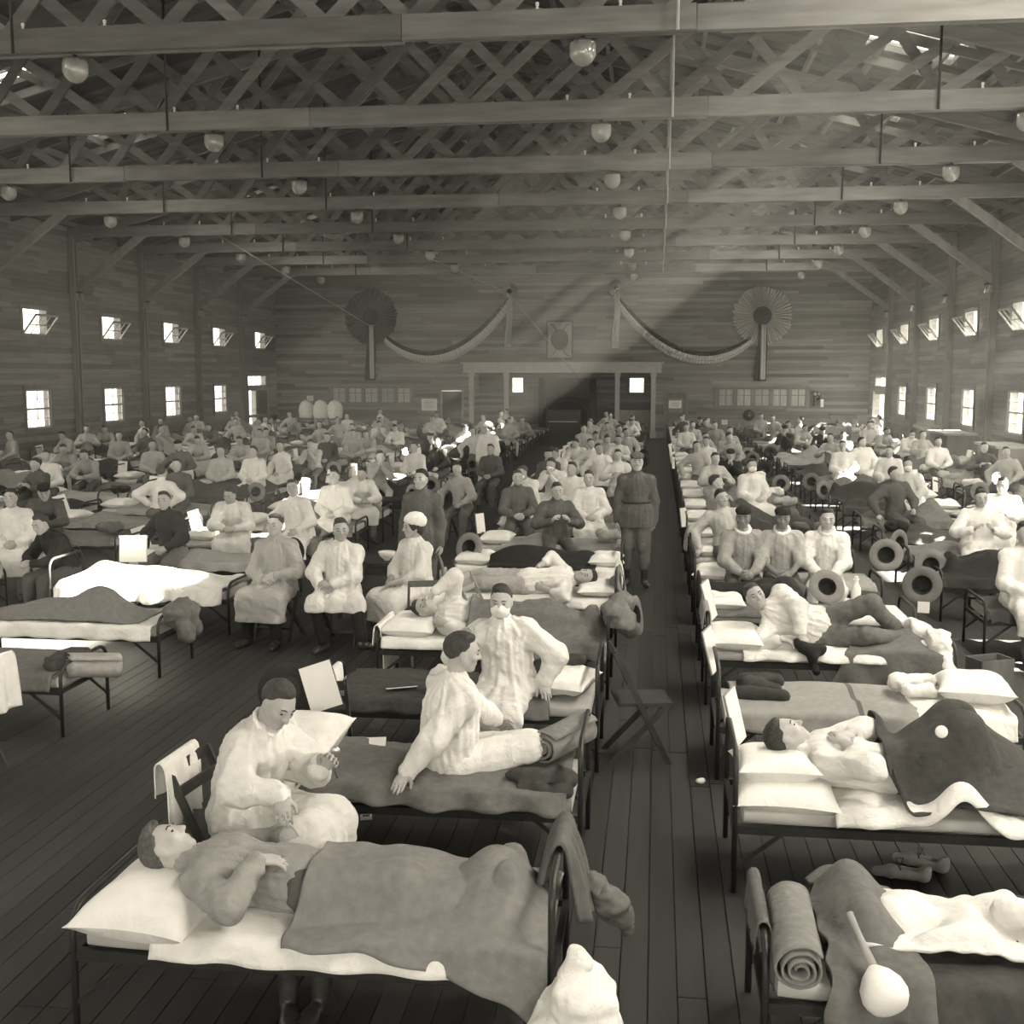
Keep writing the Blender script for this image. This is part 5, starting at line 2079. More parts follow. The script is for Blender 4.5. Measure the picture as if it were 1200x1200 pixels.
# ============ fifth cot: patient with his head to the aisle
cot_at('C', 4, 'black iron cot of the patient sleeping with his head to the aisle')
spread('bed_sheet', 'C', 4, 'sheet_white', 'white sheet spread over the cot of the sleeper whose head is to the aisle', 'sheet', x0=0.02, x1=2.0, drop_near=0.08, drop_far=0.06, bumps=[], seed=51, raise_=0.004, fold=0.008)
pillow('C', 4, 1.84, 0.40, TOP + 0.085, R(95), 'white pillow under the sleeper whose head is to the aisle', pillow_mesh(0.33, 0.22, 0.08, 52, 0.4))
J = pose(pel=(1.06, 0.38, 0.605), spine=(1, 0, 0.08), front=(0, -0.35, 1), look=(-0.1, -0.75, 0.6), headup=(0.97, 0, 0.25),
         handL=(1.30, 0.06, 0.60), elL=(0.4, -1, -0.2), handR=(1.20, 0.52, 0.76), elR=(0, 0.6, 0.3), footR=(0.22, 0.48, 0.57), footL=(0.2, 0.30, 0.57), knR=(0, 0, 1), knL=(0, 0, 1), tdR=(0, 0, 1), tdL=(0, 0, 1))
p = person('patient5', J, {'shirt': (lambda J: top_shape(J, 0.022, 0.5, seed=53, amp=0.008), 'gown_white', 1.1), 'trousers': (lambda J: leg_shape(J, 0.02), 'shirt_pale', 1.3), 'hair': (hair_shape, 'hair', 0.9)}, (0, 0, 0), 0,
           'sleeping patient in white with his head towards the aisle', res=MID)
on_cot(p, 'C', 4)
campaign_hat((-0.34, 12.0, 0.66), (R(78), 0, R(80)), 'felt hat hung on the foot frame by the sleeper whose head is to the aisle')
draped('white_towel', (-0.38, 12.2, 0.815), R(90), 0.40, 0.25, 0.28, 'sheet_white', 'white towel over the frame behind the sleeper whose head is to the aisle', 'towel', 54)
# ============ sixth cot: patient under a black blanket
cot_at('C', 5, 'black iron cot of the patient under a very dark blanket')
spread('bed_sheet', 'C', 5, 'sheet_white', 'pale sheet under the patient covered by a very dark blanket', 'sheet', x0=0.02, x1=2.0, drop_near=0.10, drop_far=0.06, bumps=[], seed=61, raise_=0.004, fold=0.008)
spread('wool_blanket', 'C', 5, 'cloth_dark', 'very dark blanket drawn over a whole patient', x0=0.42, x1=1.75, drop_near=0.02, drop_far=0.1, fold=0.012, seed=62, bumps=[(0.7, 0.38, 0.17, 0.35, 0.22), (1.2, 0.38, 0.15, 0.4, 0.2), (1.65, 0.38, 0.11, 0.2, 0.2)])
pillow('C', 5, 1.86, 0.40, TOP + 0.08, R(92), 'white pillow at the foot of the very dark blanket')
pillow('C', 5, 0.22, 0.36, TOP + 0.08, R(88), 'white pillow behind the felt hat at the head of the very dark blanket', PILLOWS[1])
campaign_hat((-2.30, 13.95, 0.70), (R(70), 0, R(-20)), 'felt hat resting on the pillow at the head of the very dark blanket')

# ============ folding chairs, table and nurse in the aisle
folding_chair((-2.22, 10.98, 0), R(15), 'folding chair with a striped canvas seat behind the sleeping patient', 'mid_wood', stripes=True, slats=1)
folding_chair((-1.72, 11.18, 0), R(-100), 'pale folding chair with a slatted back beside the striped one', 'light_wood', slats=4)
tb = empty('side_table', (-3.25, 12.55, 0))
tag(tb, 'small dark table with a book on it beside the seated nurse', 'table')
MB().box((0, 0, 0.74), (0.85, 0.55, 0.03)).build('table_top', 'dark_wood', tb)
for sx in (-0.38, 0.38):
    for sy in (-0.23, 0.23):
        MB().box((sx, sy, 0.365), (0.05, 0.05, 0.73)).build('leg', 'dark_wood', tb)
MB().box((0, -0.25, 0.67), (0.74, 0.02, 0.1)).build('apron', 'dark_wood', tb)
bk = MB().box((0, 0, 0.02), (0.26, 0.2, 0.032)).build('book', 'paper', None, (-3.42, 12.47, 0.757), (0, 0, R(20)))
tag(bk, 'dark covered book lying on the small dark table', 'book')
MB().box((0, 0, 0.039), (0.27, 0.21, 0.006)).box((0, 0, 0.003), (0.27, 0.21, 0.006)).build('cover', 'dark_wood', bk)
bw = MB().lathe([(0.03, 0), (0.035, 0.01), (0.08, 0.05), (0.1, 0.1), (0.094, 0.1), (0.07, 0.05), (0.0, 0.02)], 18).build('bowl', 'paper', None, (-3.0, 12.5, 0.757))
tag(bw, 'white enamel bowl standing on the small dark table', 'bowl')
jg = MB().lathe([(0.0, 0), (0.11, 0), (0.12, 0.15), (0.12, 0.3), (0.07, 0.36), (0.06, 0.4), (0.05, 0.4), (0.05, 0.3)], 16).build('enamel_jug', 'felt_hat', None, (-3.2, 12.5, 0.0))
tag(jg, 'grey jug on the floor under the small dark table', 'jug')
MB().tube([(0.12, 0, 0.3), (0.18, 0, 0.28), (0.19, 0, 0.18), (0.12, 0, 0.12)], 0.012, 6).build('handle', 'iron', jg)
NO, NR = (-2.52, 11.85, 0), R(140)
J = pose(pel=(0, 0, 0.57), spine=(0, 0.02, 1), look=(0.30, 0.95, -0.25), headup=(0, 0.1, 1), handR=(0.08, 0.30, 0.68), handL=(-0.06, 0.32, 0.68), elR=(0.9, -0.5, -0.4), elL=(-0.9, -0.5, -0.4),
         hdR=(-0.7, 0.6, -0.2), hdL=(0.7, 0.6, -0.2), pnR=(0, 0, -1), pnL=(0, 0, -1), footR=(0.12, 0.45, 0.09), footL=(-0.1, 0.47, 0.09))
person('nurse', J, {'dress': (lambda J: skirt_shape(J, top_shape(J, 0.02, 0.55, 1.0, 0.06, seed=71, amp=0.007, waist=0.01), 0.26, True, 0.0), 'gown_white', 1.1),
                    'hair': (lambda J: hair_shape(J, bob=True), 'hair', 1.0), 'nurse_cap': (cap_shape, 'gauze', 0.9), 'shoes': (shoe_shape, 'leather', 1.3)},
       NO, NR, 'seated nurse in a white dress and white cap in the aisle', res=0.009)
ch = empty('bentwood_chair', (NO[0], NO[1], 0), NR)
tag(ch, 'bentwood chair with a rounded back under the seated nurse', 'chair')
MB().lathe([(0, 0.43), (0.19, 0.43), (0.2, 0.445), (0.19, 0.46), (0, 0.46)], 20).build('seat', 'mid_wood', ch)
MB().tube([(-0.17, -0.12, 0.45)] + [(-0.19 * math.cos(a), -0.2 - 0.05 * math.sin(a), 0.6 + 0.32 * math.sin(a)) for a in [PI * i / 12 for i in range(13)]] + [(0.17, -0.12, 0.45)], 0.016, 7).build('back_hoop', 'mid_wood', ch)
for sx in (-1, 1):
    for sy in (-1, 1):
        MB().tube([(sx * 0.14, sy * 0.13, 0.43), (sx * 0.19, sy * 0.18, 0)], 0.016, 7).build('leg', 'mid_wood', ch)
# nurses' orderlies on chairs in the aisle
OO, OR = (-4.02, 11.75, 0), R(172)
J = pose(pel=(0, 0, 0.57), spine=(0.02, 0.0, 1), look=(0.0, 1, -0.1), handR=(0.05, 0.26, 0.70), handL=(-0.10, 0.24, 0.74), elR=(0.9, -0.4, -0.5), elL=(-0.9, -0.4, -0.5), hdR=(-0.8, 0.4, 0), hdL=(0.8, 0.4, -0.2),
         footR=(0.17, 0.40, 0.09), footL=(-0.17, 0.42, 0.09))
person('orderly1', J, {'gown': (lambda J: skirt_shape(J, top_shape(J, 0.025, 0.93, 1.1, 0.06, seed=81, amp=0.009, waist=0.015), 0.28, True, 0.02), 'gown_white', 1.1), 'hair': (hair_shape, 'hair', 0.9), 'boots': (lambda J: shoe_shape(J, 0.8), 'leather', 1.3), 'trousers': (leg_shape, 'cloth_dark', 1.8)},
       OO, OR, 'orderly in a long white gown sitting upright in the aisle, hands together', res=0.009, mats={'gown': 'shirt_pale'})
folding_chair((OO[0], OO[1], 0), OR, 'folding chair under the upright orderly in the long gown', 'dark_wood')
QO, QR = (-3.30, 11.65, 0), R(176)
J = pose(pel=(0, 0, 0.57), spine=(-0.06, 0.06, 1), bend=0.1, look=(-0.35, 0.9, -0.1), handR=(0.10, 0.32, 0.66), handL=(-0.02, 0.34, 0.70), elR=(0.9, -0.3, -0.3), elL=(-0.9, -0.3, -0.3), hdR=(-0.8, 0.5, 0), hdL=(0.8, 0.4, 0),
         footR=(0.05, 0.42, 0.09), footL=(-0.42, 0.58, 0.16), knL=(-0.2, 0.5, 1), tdL=(-0.7, 0.7, 0.3))
person('orderly2', J, {'gown': (lambda J: skirt_shape(J, top_shape(J, 0.025, 0.93, 1.1, 0.06, seed=82, amp=0.009, waist=0.015), 0.42, True, 0.0), 'gown_white', 1.1), 'hair': (hair_shape, 'hair', 0.9), 'boots': (lambda J: shoe_shape(J, 0.85), 'leather', 1.3), 'trousers': (leg_shape, 'cloth_dark', 1.6)},
       QO, QR, 'orderly in a short white gown and dark boots with one leg stretched out', res=0.009)
folding_chair((QO[0], QO[1], 0), QR, 'dark folding chair under the orderly with the stretched-out leg', 'dark_wood')
# standing men
SO = (-2.72, 13.15, 0)
J = pose(pel=(0, 0, 0.95), spine=(0, 0, 1), look=(0.1, 1, 0.0), headup=(0, 0.02, 1), handR=(0.26, 0.05, 0.80), handL=(-0.26, 0.05, 0.80), footR=(0.11, 0.02, 0.09), footL=(-0.11, 0.05, 0.09), pnR=(-1, 0, 0), pnL=(1, 0, 0))
person('soldier', J, {'tunic': (lambda J: skirt_shape(J, top_shape(J, 0.015, 0.95, 0.8, 0.10, seed=91, amp=0.006, collar=1), 0.80, False, -0.01), 'uniform', 1.1), 'breeches': (lambda J: leg_shape(J, 0.02), 'uniform', 1.2), 'shoes': (lambda J: shoe_shape(J, 0.7), 'leather', 1.3), 'hair': (hair_shape, 'hair', 0.9)},
       SO, R(170), 'soldier in drab tunic standing behind the seated nurse', res=0.010)
GO = (-0.25, 15.22, 0)
J = pose(pel=(0, 0, 0.97), spine=(0, 0.0, 1), look=(-0.12, 1, -0.02), headup=(0, 0.02, 1), handR=(0.25, 0.03, 0.83), handL=(-0.24, -0.05, 0.83), footR=(0.10, 0.0, 0.10), footL=(-0.12, 0.08, 0.10), pnR=(-1, 0, 0), pnL=(1, 0, 0))
person('officer', J, {'tunic': (lambda J: skirt_shape(J, top_shape(J, 0.022, 0.95, 0.85, 0.10, seed=95, amp=0.005, collar=1), 0.80, False, -0.005), 'uniform', 1.1), 'breeches': (lambda J: leg_shape(J, 0.022, 0.6), 'uniform', 1.2), 'gaiters': (lambda J: shoe_shape(J, 0.95), 'leather', 1.2),
                      'hair': (hair_shape, 'hair', 0.9), 'belt': (belt_shape, 'leather', 1.0), 'cap': (flatcap_shape, 'uniform', 0.9)},
       GO, R(180), 'officer in belted tunic and gaiters standing in the aisle', res=0.009, scale=(1.03, 1.03, 1.03))

# ============ row opposite: first cot with rolled blankets and robe
cot_at('R1', 0, 'black iron cot heaped with folded blankets and a white robe', high='mid')
spread('wool_blanket', 'R1', 0, 'blanket_dark', 'dark blanket spread over the cot heaped with the white robe', x0=0.25, x1=2.05, drop_near=0.20, drop_far=0.14, fold=0.022, seed=102, bumps=[(1.3, 0.5, 0.08, 0.35, 0.25), (1.8, 0.35, 0.08, 0.3, 0.3)], nx=90, ny=60)
spread('white_robe', 'R1', 0, 'sheet_white', 'crumpled white robe thrown over the dark blanket', 'robe', x0=0.50, x1=1.20, x0n=0.40, drop_near=-0.14, drop_far=-0.10, fold=0.045, seed=131, ragged=0.12, raise_=0.045, nx=70, ny=60,
       bumps=[(0.62, 0.50, 0.10, 0.12, 0.12), (0.85, 0.35, 0.09, 0.10, 0.14), (1.02, 0.52, 0.08, 0.12, 0.08), (0.75, 0.22, 0.06, 0.2, 0.06)], thick=0.014)
heap('twisted_towel', (1.62, 4.62, 0.60), R(-32), [((-0.20, 0.04, 0.02), (0.08, 0.0, 0.02), 0.055, 0.045), ((0.08, 0.0, 0.02), (0.20, -0.04, 0.0), 0.045, 0.03)], 'sheet_white', 'white towel twisted beside the crumpled white robe', 'towel', 22, 0.010, 0.008, f=34)
spread('folded_blanket', 'R1', 0, 'blanket_mid', 'grey blanket bunched up between the rolled blankets and the crumpled white robe', x0=0.24, x1=0.62, drop_near=0.16, drop_far=0.04, fold=0.03, seed=134, raise_=0.03, ragged=0.06,
       bumps=[(0.40, 0.58, 0.22, 0.13, 0.18), (0.44, 0.30, 0.12, 0.10, 0.14)], thick=0.016)
blanket_roll((0.585, 4.50, 0.60), (0, 0, R(88)), 0.60, 'pair of grey blankets rolled at the head frame of the robe-heaped cot', 'blanket_grey', 0.10, 7, strap=False)
draped('folded_sheet', (0.46, 4.72, 0.645), R(90), 0.52, 0.30, 0.16, 'blanket_mid', 'grey blanket folded over the head frame of the robe-heaped cot', 'blanket', 27, 0.012)
br = empty('hand_brush', (0.86, 4.27, 0.58), R(20), rot=(R(-62), 0, R(16)))
tag(br, 'white-handled brush lying against the cot heaped with the white robe', 'brush')
MB().tube([(0, 0, 0.02), (0, 0, 0.16), (0, 0, 0.26)], [0.022, 0.014, 0.017], 8).build('handle', 'light_wood', br)
MB().lathe([(0, -0.16), (0.04, -0.158), (0.07, -0.145), (0.085, -0.12), (0.09, -0.10), (0.084, -0.06), (0.06, -0.02), (0.02, 0.02), (0, 0.02)], 24).build('head', 'gauze', br)

# second cot: reader with knees up
cot_at('R1', 1, 'black iron cot of the patient lying with raised knees')
pillow('R1', 1, 0.30, 0.34, TOP + 0.05, R(86), 'lower white pillow under the patient with raised knees', pillow_mesh(0.38, 0.29, 0.095, 111, 0.2), None, R(-4))
pillow('R1', 1, 0.24, 0.40, TOP + 0.135, R(92), 'upper white pillow under the patient with raised knees', pillow_mesh(0.32, 0.23, 0.10, 112, 0.5), None, R(8))
spread('bed_sheet', 'R1', 1, 'sheet_white', 'white sheet rumpled along the edge beside the patient with raised knees', 'sheet', x0=0.55, x1=1.9, drop_near=0.08, drop_far=0.05, bumps=[(1.18, -0.02, 0.20, 0.14, 0.09), (0.8, 0.1, 0.04, 0.2, 0.2)], seed=113, raise_=0.006, fold=0.013, nx=70)
J = pose(pel=(0.94, 0.38, 0.595), spine=(-1, 0.02, 0.16), front=(0.2, 0, 1), bend=0.10, look=(0.50, 0.05, 0.86), headup=(-0.85, 0.05, 0.52),
         handR=(0.62, 0.26, 0.79), handL=(0.66, 0.42, 0.80), elR=(0.3, -1, -0.35), elL=(0.3, 1, -0.3), hdR=(-0.2, 0.75, 0.35), hdL=(-0.2, -0.8, 0.2), pnR=(-0.3, 0.2, -1), pnL=(-0.3, 0, -1), curlR=0.5, curlL=0.4,
         footR=(1.45, 0.28, 0.53), footL=(1.48, 0.48, 0.53), knR=(0, -0.1, 1), knL=(0, 0.1, 1), tdR=(1, 0, 0), tdL=(1, 0, 0))
p = person('patientR2', J, {'shirt': (lambda J: top_shape(J, 0.022, 0.62, 1.2, 0.05, seed=114, amp=0.008, collar=1), 'gown_white', 1.1), 'trousers': (leg_shape, 'uniform', 2.0), 'hair': (hair_shape, 'hair', 0.9)}, (0, 0, 0), 0,
           'patient lying on two pillows with raised knees and hands on his chest', res=NEAR)
UNDER = height_over([p])
on_cot(p, 'R1', 1)
spread('wool_blanket', 'R1', 1, 'blanket_dark', 'dark blanket tented over the raised knees of the patient', under=UNDER, x0=0.84, x1=2.10, drop_near=0.0, dn1=0.08, drop_far=0.22, fold=0.012, seed=115, y_in=0.03, w=BWD - 0.06,
       bumps=[(1.24, 0.36, 0.40, 0.22, 0.26), (1.55, 0.45, 0.22, 0.25, 0.3)], nx=110, ny=70)
btn = MB().lathe([(0, 0.006), (0.03, 0.004), (0.034, 0), (0, 0)], 16).build('white_tag', 'gauze', None, (1.545, 6.20, 0.94), (R(78), 0, 0))
tag(btn, 'round white tag on the dark blanket over the raised knees', 'tag')
card('bed_chart', (0.50, 6.80, 0.80), (R(-8), R(-14), R(62)), 0.14, 0.34, 'white chart board hung at the head of the patient with raised knees', 'chart', board='light_wood')
# shoes on the floor


def shoe(loc, rz, label):
    S = Shape(0.02)
    S.cone((0, -0.09, 0.04), (0, 0.08, 0.035), 0.040, 0.038)
    S.cone((0, 0.08, 0.035), (0, 0.165, 0.028), 0.040, 0.026)
    S.cone((0, -0.09, 0.04), (0, -0.10, 0.075), 0.036, 0.034)
    S.ell((0, -0.045, 0.095), (0.030, 0.075, 0.045), None, 0.008, -1)
    S.plane((0, 0, 0.004), (0, 0, 1))
    o = link('shoe', S.mesh('shoe', 0.0055), 'canvas_shoe', None, loc, (0, 0, rz))
    tag(o, label, 'shoe', 'pair of canvas shoes on the floor')
    MB().tube([(0.028, 0.03, 0.062), (0, 0.045, 0.078), (-0.028, 0.03, 0.062)], 0.005, 5).tube([(0.02, 0.04, 0.066), (0.045, 0.06, 0.10), (0.02, 0.02, 0.115), (0, 0.035, 0.072)], 0.003, 5).build('lace', 'dark_wood', o)
    MB().grid(lambda u, v: (0.036 * math.cos(2 * PI * u) * (1 + 0.1 * v), -0.01 + 0.14 * math.sin(2 * PI * u) * (1 + 0.02 * v) + 0.03, 0.003 + 0.012 * v), 24, 1).build('sole', 'dark_wood', o)
    return o


shoe((1.44, 6.40, 0.011), R(78), 'pale canvas shoe lying on its own in front of its pair on the floor')
shoe((1.58, 6.56, 0.011), R(62), 'pale canvas shoe half behind its pair on the floor')
for i, (x, y) in enumerate(((0.34, 7.8), (0.95, 6.0))):
    s = Shape(0.02)
    s.ell((0, 0, 0.018), (0.03, 0.026, 0.018)).ell((0.02, 0.01, 0.02), (0.016, 0.02, 0.014))
    o = link('paper_scrap', s.mesh('scrap', 0.005), 'paper', None, (x, y, 0.011))
    tag(o, ['crumpled scrap of white paper on the aisle floor', 'tiny scrap of white paper on the floor near the canvas shoes'][i], 'paper')

# third cot: made up and empty
cot_at('R1', 2, 'black iron cot made up with the banded pale blanket')
spread('wool_blanket', 'R1', 2, 'blanket_banded', 'pale grey blanket with one dark woven band on an empty cot', x0=0.12, x1=1.62, drop_near=0.12, drop_far=0.1, fold=0.008, seed=122, bumps=[(0.8, 0.6, 0.05, 0.6, 0.2), (0.9, 0.2, 0.04, 0.6, 0.15)])
heap('folded_blanket', (0.80, 8.34, 0.56), R(-6), [((-0.14, -0.16, 0), (0.14, -0.18, 0.0), 0.055, 0.05), ((-0.14, 0.1, 0.01), (0.1, 0.16, 0.02), 0.06, 0.055), ((-0.1, 0.0, 0.02), (0.1, 0, 0.0), 0.06, 0.055)], 'blanket_dark', 'dark blanket folded at the head of the pale banded one', 'blanket', 31, 0.007, 0.010, f=14)
spread('bed_sheet', 'R1', 2, 'sheet_white', 'white sheet turned over the foot half of the banded pale blanket', 'sheet', x0=1.36, x1=2.0, drop_near=0.14, drop_far=0.06, bumps=[(1.8, 0.4, 0.05, 0.25, 0.3)], seed=124, raise_=0.03, fold=0.012)
pillow('R1', 2, 1.82, 0.44, TOP + 0.14, R(80), 'big white pillow at the foot of the banded pale blanket', pillow_mesh(0.37, 0.26, 0.11, 125, 0.1), None, R(6))
heap('nightshirt', (1.88, 8.40, 0.62), R(10), [((-0.12, 0.0, 0), (0.12, 0.04, 0.0), 0.07, 0.06), ((-0.1, -0.14, -0.02), (0.08, -0.12, -0.02), 0.05, 0.05)], 'sheet_white', 'white nightshirt crumpled on the banded pale blanket', 'clothes', 33, 0.010, 0.010)
card('bed_chart', (0.44, 8.56, 0.78), (R(-8), R(-14), R(62)), 0.14, 0.34, 'pale chart board hung on the head frame by the dark folded blanket', 'chart', board='light_wood')

# fourth cot: patient lying on his side facing out
cot_at('R1', 3, 'black iron cot of the patient lying on his side facing out')
pillow('R1', 3, 0.24, 0.30, TOP + 0.075, R(88), 'white pillow under the patient lying on his side facing out', pillow_mesh(0.36, 0.25, 0.10, 131, 0.4))
spread('bed_sheet', 'R1', 3, 'sheet_white', 'white sheet under the patient lying on his side facing out', 'sheet', x0=0.3, x1=1.5, drop_near=0.07, drop_far=0.05, bumps=[], seed=133, raise_=0.004, fold=0.010)
J = pose(pel=(1.02, 0.42, 0.62), spine=(-1, 0.0, 0.34), front=(0.2, -1, 0.35), bend=0.12, look=(0.35, -0.9, -0.25), headup=(-0.45, 0.1, 0.9),
         handR=(0.62, 0.02, 0.60), elR=(-0.5, -1, -0.5), handL=(0.80, 0.08, 0.63), elL=(0.5, -0.6, 0.7), hdR=(0.9, -0.2, -0.1), hdL=(0.2, -0.8, -0.4), pnR=(0, 0, -1), pnL=(0, 0, -1),
         footR=(1.74, 0.30, 0.56), footL=(1.68, 0.40, 0.60), knR=(0, -1, 0.4), knL=(0, -0.6, 1), tdR=(0.3, -1, 0), tdL=(0.3, -1, 0))
p = person('patientR4', J, {'shirt': (lambda J: top_shape(J, 0.028, 0.85, 1.15, 0.05, seed=134, amp=0.009), 'gown_white', 1.1), 'trousers': (lambda J: leg_shape(J, 0.022, 0.8), 'blanket_mid', 1.2), 'socks': (lambda J: shoe_shape(J, 0.35), 'sheet_white', 1.3), 'hair': (hair_shape, 'hair', 0.9)}, (0, 0, 0), 0,
           'patient in a white shirt lying on his side, head raised and facing out', res=0.0085)
on_cot(p, 'R1', 3)
spread('wool_blanket', 'R1', 3, 'blanket_mid', 'grey blanket dragged over the cot edge to the floor beside his feet', x0=1.02, x1=1.98, x0n=1.5, drop_near=0.30, drop_far=0.05, fold=0.018, seed=135, bumps=[(1.7, 0.35, 0.14, 0.3, 0.25)], nx=60, ny=60)
heap('white_towel', (2.36, 10.0, 0.60), R(0), [((-0.10, 0.18, 0.05), (0.06, -0.14, 0.0), 0.08, 0.09), ((0.04, -0.14, 0.0), (0.10, -0.26, -0.20), 0.08, 0.06)], 'sheet_white', 'white towel slung over the foot of the cot by the dragged blanket', 'towel', 41, 0.012, 0.011)
heap('dark_jacket', (1.32, 9.70, 0.52), R(0), [((-0.10, 0.02, 0.06), (0.08, 0.0, 0.03), 0.05, 0.05), ((0.0, -0.04, 0.02), (0.04, -0.06, -0.14), 0.05, 0.04)], 'cloth_dark', 'dark jacket hanging off the cot edge by the sleeve of the man facing out', 'jacket', 43, 0.010, 0.011)
card('bed_chart', (0.50, 10.30, 0.82), (R(-8), R(-16), R(62)), 0.14, 0.36, 'white chart board standing behind the head of the man facing out', 'chart', board='light_wood')
draped('folded_sheet', (0.46, 10.12, 0.815), R(90), 0.66, 0.34, 0.18, 'blanket_light', 'pale blanket folded over the head frame of the man facing out', 'blanket', 137, 0.015)

# fifth cot: dark blanket, bare mattress and hat
cot_at('R1', 4, 'black iron cot half covered by a dark blanket before the three seated men', tick='sheet_white')
spread('wool_blanket', 'R1', 4, 'blanket_mid', 'smooth grey blanket under the dark one before the three seated men', x0=0.10, x1=1.05, drop_near=0.04, drop_far=0.08, fold=0.008, seed=142, bumps=[(0.6, 0.4, 0.04, 0.3, 0.3)])
heap('dark_blanket_bundle', (1.02, 11.72, 0.60), R(-4), [((-0.42, 0.05, 0.02), (0.30, 0.02, 0.05), 0.09, 0.14), ((0.1, -0.08, 0.02), (0.38, -0.06, 0.02), 0.11, 0.12)], 'cloth_dark', 'very dark overcoat heaped on the cot before the three seated men', 'coat', 44, 0.012, 0.012, f=14)
pillow('R1', 4, 0.24, 0.38, TOP + 0.08, R(88), 'white pillow half hidden behind the man facing out, before the three men', PILLOWS[2])
campaign_hat((1.78, 11.98, 0.66), (R(60), 0, R(10)), 'tan felt hat lying on the cot beside the white bottle')
bt = MB().lathe([(0, 0), (0.045, 0), (0.05, 0.03), (0.05, 0.12), (0.03, 0.16), (0.022, 0.2), (0.03, 0.21), (0.03, 0.22), (0, 0.22)], 16).build('white_bottle', 'gauze', None, (2.05, 11.85, TOP + 0.07))
tag(bt, 'white bottle standing on folded linen on the cot before the three men', 'bottle')
MB().lathe([(0, 0.22), (0.02, 0.22), (0.018, 0.245), (0, 0.245)], 12).build('stopper', 'paper', bt)
ln = heap('folded_linen', (2.08, 11.82, 0.525), R(5), [((-0.12, 0, 0), (0.12, 0.02, 0), 0.045, 0.04), ((-0.1, 0.08, 0.0), (0.1, 0.08, 0), 0.04, 0.035)], 'sheet_white', 'white folded linen under the white bottle', 'linen', 46, 0.004, 0.010)
campaign_hat((2.60, 11.42, 0.80), (R(85), 0, R(-15)), 'pale felt hat hung brim outwards on the foot frame near the white bottle')
MB().box((0, 0, 0), (0.11, 0.004, 0.11)).build('paper_label', 'paper', None, (2.60, 11.32, 0.60), (0, 0, R(-15)))
tag(bpy.data.objects['paper_label'], 'small white label hanging under the pale felt hat', 'label')

# sixth cot: three men sitting in a row
cot_at('R1', 5, 'black iron cot with three men sitting along its edge')
spread('wool_blanket', 'R1', 5, 'blanket_light', 'pale blanket under the three seated men', x0=0.05, x1=2.0, drop_near=0.06, drop_far=0.08, fold=0.008, seed=152, bumps=[])
pillow('R1', 5, 0.22, 0.34, TOP + 0.09, R(84), 'white pillow at the head end beside the three seated men', PILLOWS[1])
for i, (x, look, top, lab, cap, sh) in enumerate(((0.98, (0.25, 1, -0.05), 'shirt_grey', 'first of three seated men, in grey jacket with a white neck cloth', True, False),
                                                 (1.42, (0.05, 1, 0.0), 'shirt_pale', 'middle of three seated men, in a pale short-sleeved vest and dark cap', True, True),
                                                 (1.92, (-0.05, 1, 0.02), 'gown_white', 'last of three seated men, bareheaded in a white jersey', False, False))):
    J = pose(pel=(0, 0, 0.58), spine=(0, 0.05, 1), bend=0.12, look=look, handR=(0.08, 0.36, 0.66), handL=(-0.07, 0.38, 0.66), elR=(0.9, -0.3, -0.4), elL=(-0.9, -0.3, -0.4), hdR=(-0.6, 0.7, -0.3), hdL=(0.6, 0.7, -0.3),
             footR=(0.15, 0.45, 0.09), footL=(-0.13, 0.43, 0.09))
    prt = {'shirt': (lambda J, sh=sh, i=i: top_shape(J, 0.024, 0.93, 1.1, 0.05, short=sh, seed=160 + i, amp=0.007), top, 1.1), 'trousers': (lambda J: leg_shape(J, 0.016), 'uniform' if i < 2 else 'gown_white', 1.3), 'shoes': (shoe_shape, 'leather', 1.4),
           'hair': (hair_shape, 'hair', 0.9), 'neck_cloth': (collar_shape, 'gauze', 1.0)}
    if cap:
        prt['cap'] = (flatcap_shape, 'cloth_dark', 0.9)
    person('three%d' % i, J, prt, (x, 13.10, 0), R(180 + (6 - 6 * i)), lab, res=0.010, skin='skin_dark' if i < 2 else 'skin')
campaign_hat((2.62, 13.3, 0.80), (R(85), 0, R(-10)), 'pale felt hat hung on the foot frame beside the last of the three seated men')
draped('grey_coat', (0.46, 15.2, 0.815), R(90), 0.45, 0.55, 0.3, 'blanket_light', 'pale cloth hung over the head frame of the cot behind the three seated men', 'cloth', 155, 0.03)
# wooden crate tipped on the floor, bag at the far cot
cr = empty('wooden_crate', (3.02, 10.55, 0), R(24))
tag(cr, 'small open wooden crate tipped on the floor past the white towel', 'crate')
for (c, d) in (((0, 0.11, 0.16), (0.34, 0.012, 0.30)), ((0, -0.11, 0.16), (0.34, 0.012, 0.30)), ((-0.17, 0, 0.16), (0.012, 0.22, 0.30)), ((0.17, 0, 0.16), (0.012, 0.22, 0.30)), ((0, 0, 0.018), (0.34, 0.22, 0.012))):
    MB().box(c, d).build('panel', 'mid_wood', cr)
# ------------------------------------------------------------------ the left block close by
def simple_cover(col, k, kind, mat, label, seed):
    pass


cot_at('L1', 0)
spread('wool_blanket', 'L1', 0, 'blanket_mid', 'mid-grey blanket drawn flat on the cot with the rolled bundle at its foot', x0=0.3, x1=2.0, drop_near=0.12, drop_far=0.1, fold=0.010, seed=201, bumps=[(1.2, 0.4, 0.06, 0.5, 0.25)])
blanket_roll((-4.50, 8.56, 0.50), (0, R(8), R(40)), 0.42, 'rolled bundle with pale lining hung at the foot of the flat mid-grey blanket', 'blanket_light', 0.12, 11, strap=False)
heap('dark_jacket', (-4.66, 8.52, 0.56), R(60), [((-0.18, 0, 0), (0.12, 0.02, 0.02), 0.07, 0.06), ((0.0, 0.05, 0.0), (0.14, 0.1, -0.06), 0.06, 0.05)], 'blanket_dark', 'dark jacket bunched beside the rolled bundle with pale lining', 'jacket', 203, 0.010, 0.012)
cot_at('L1', 1)
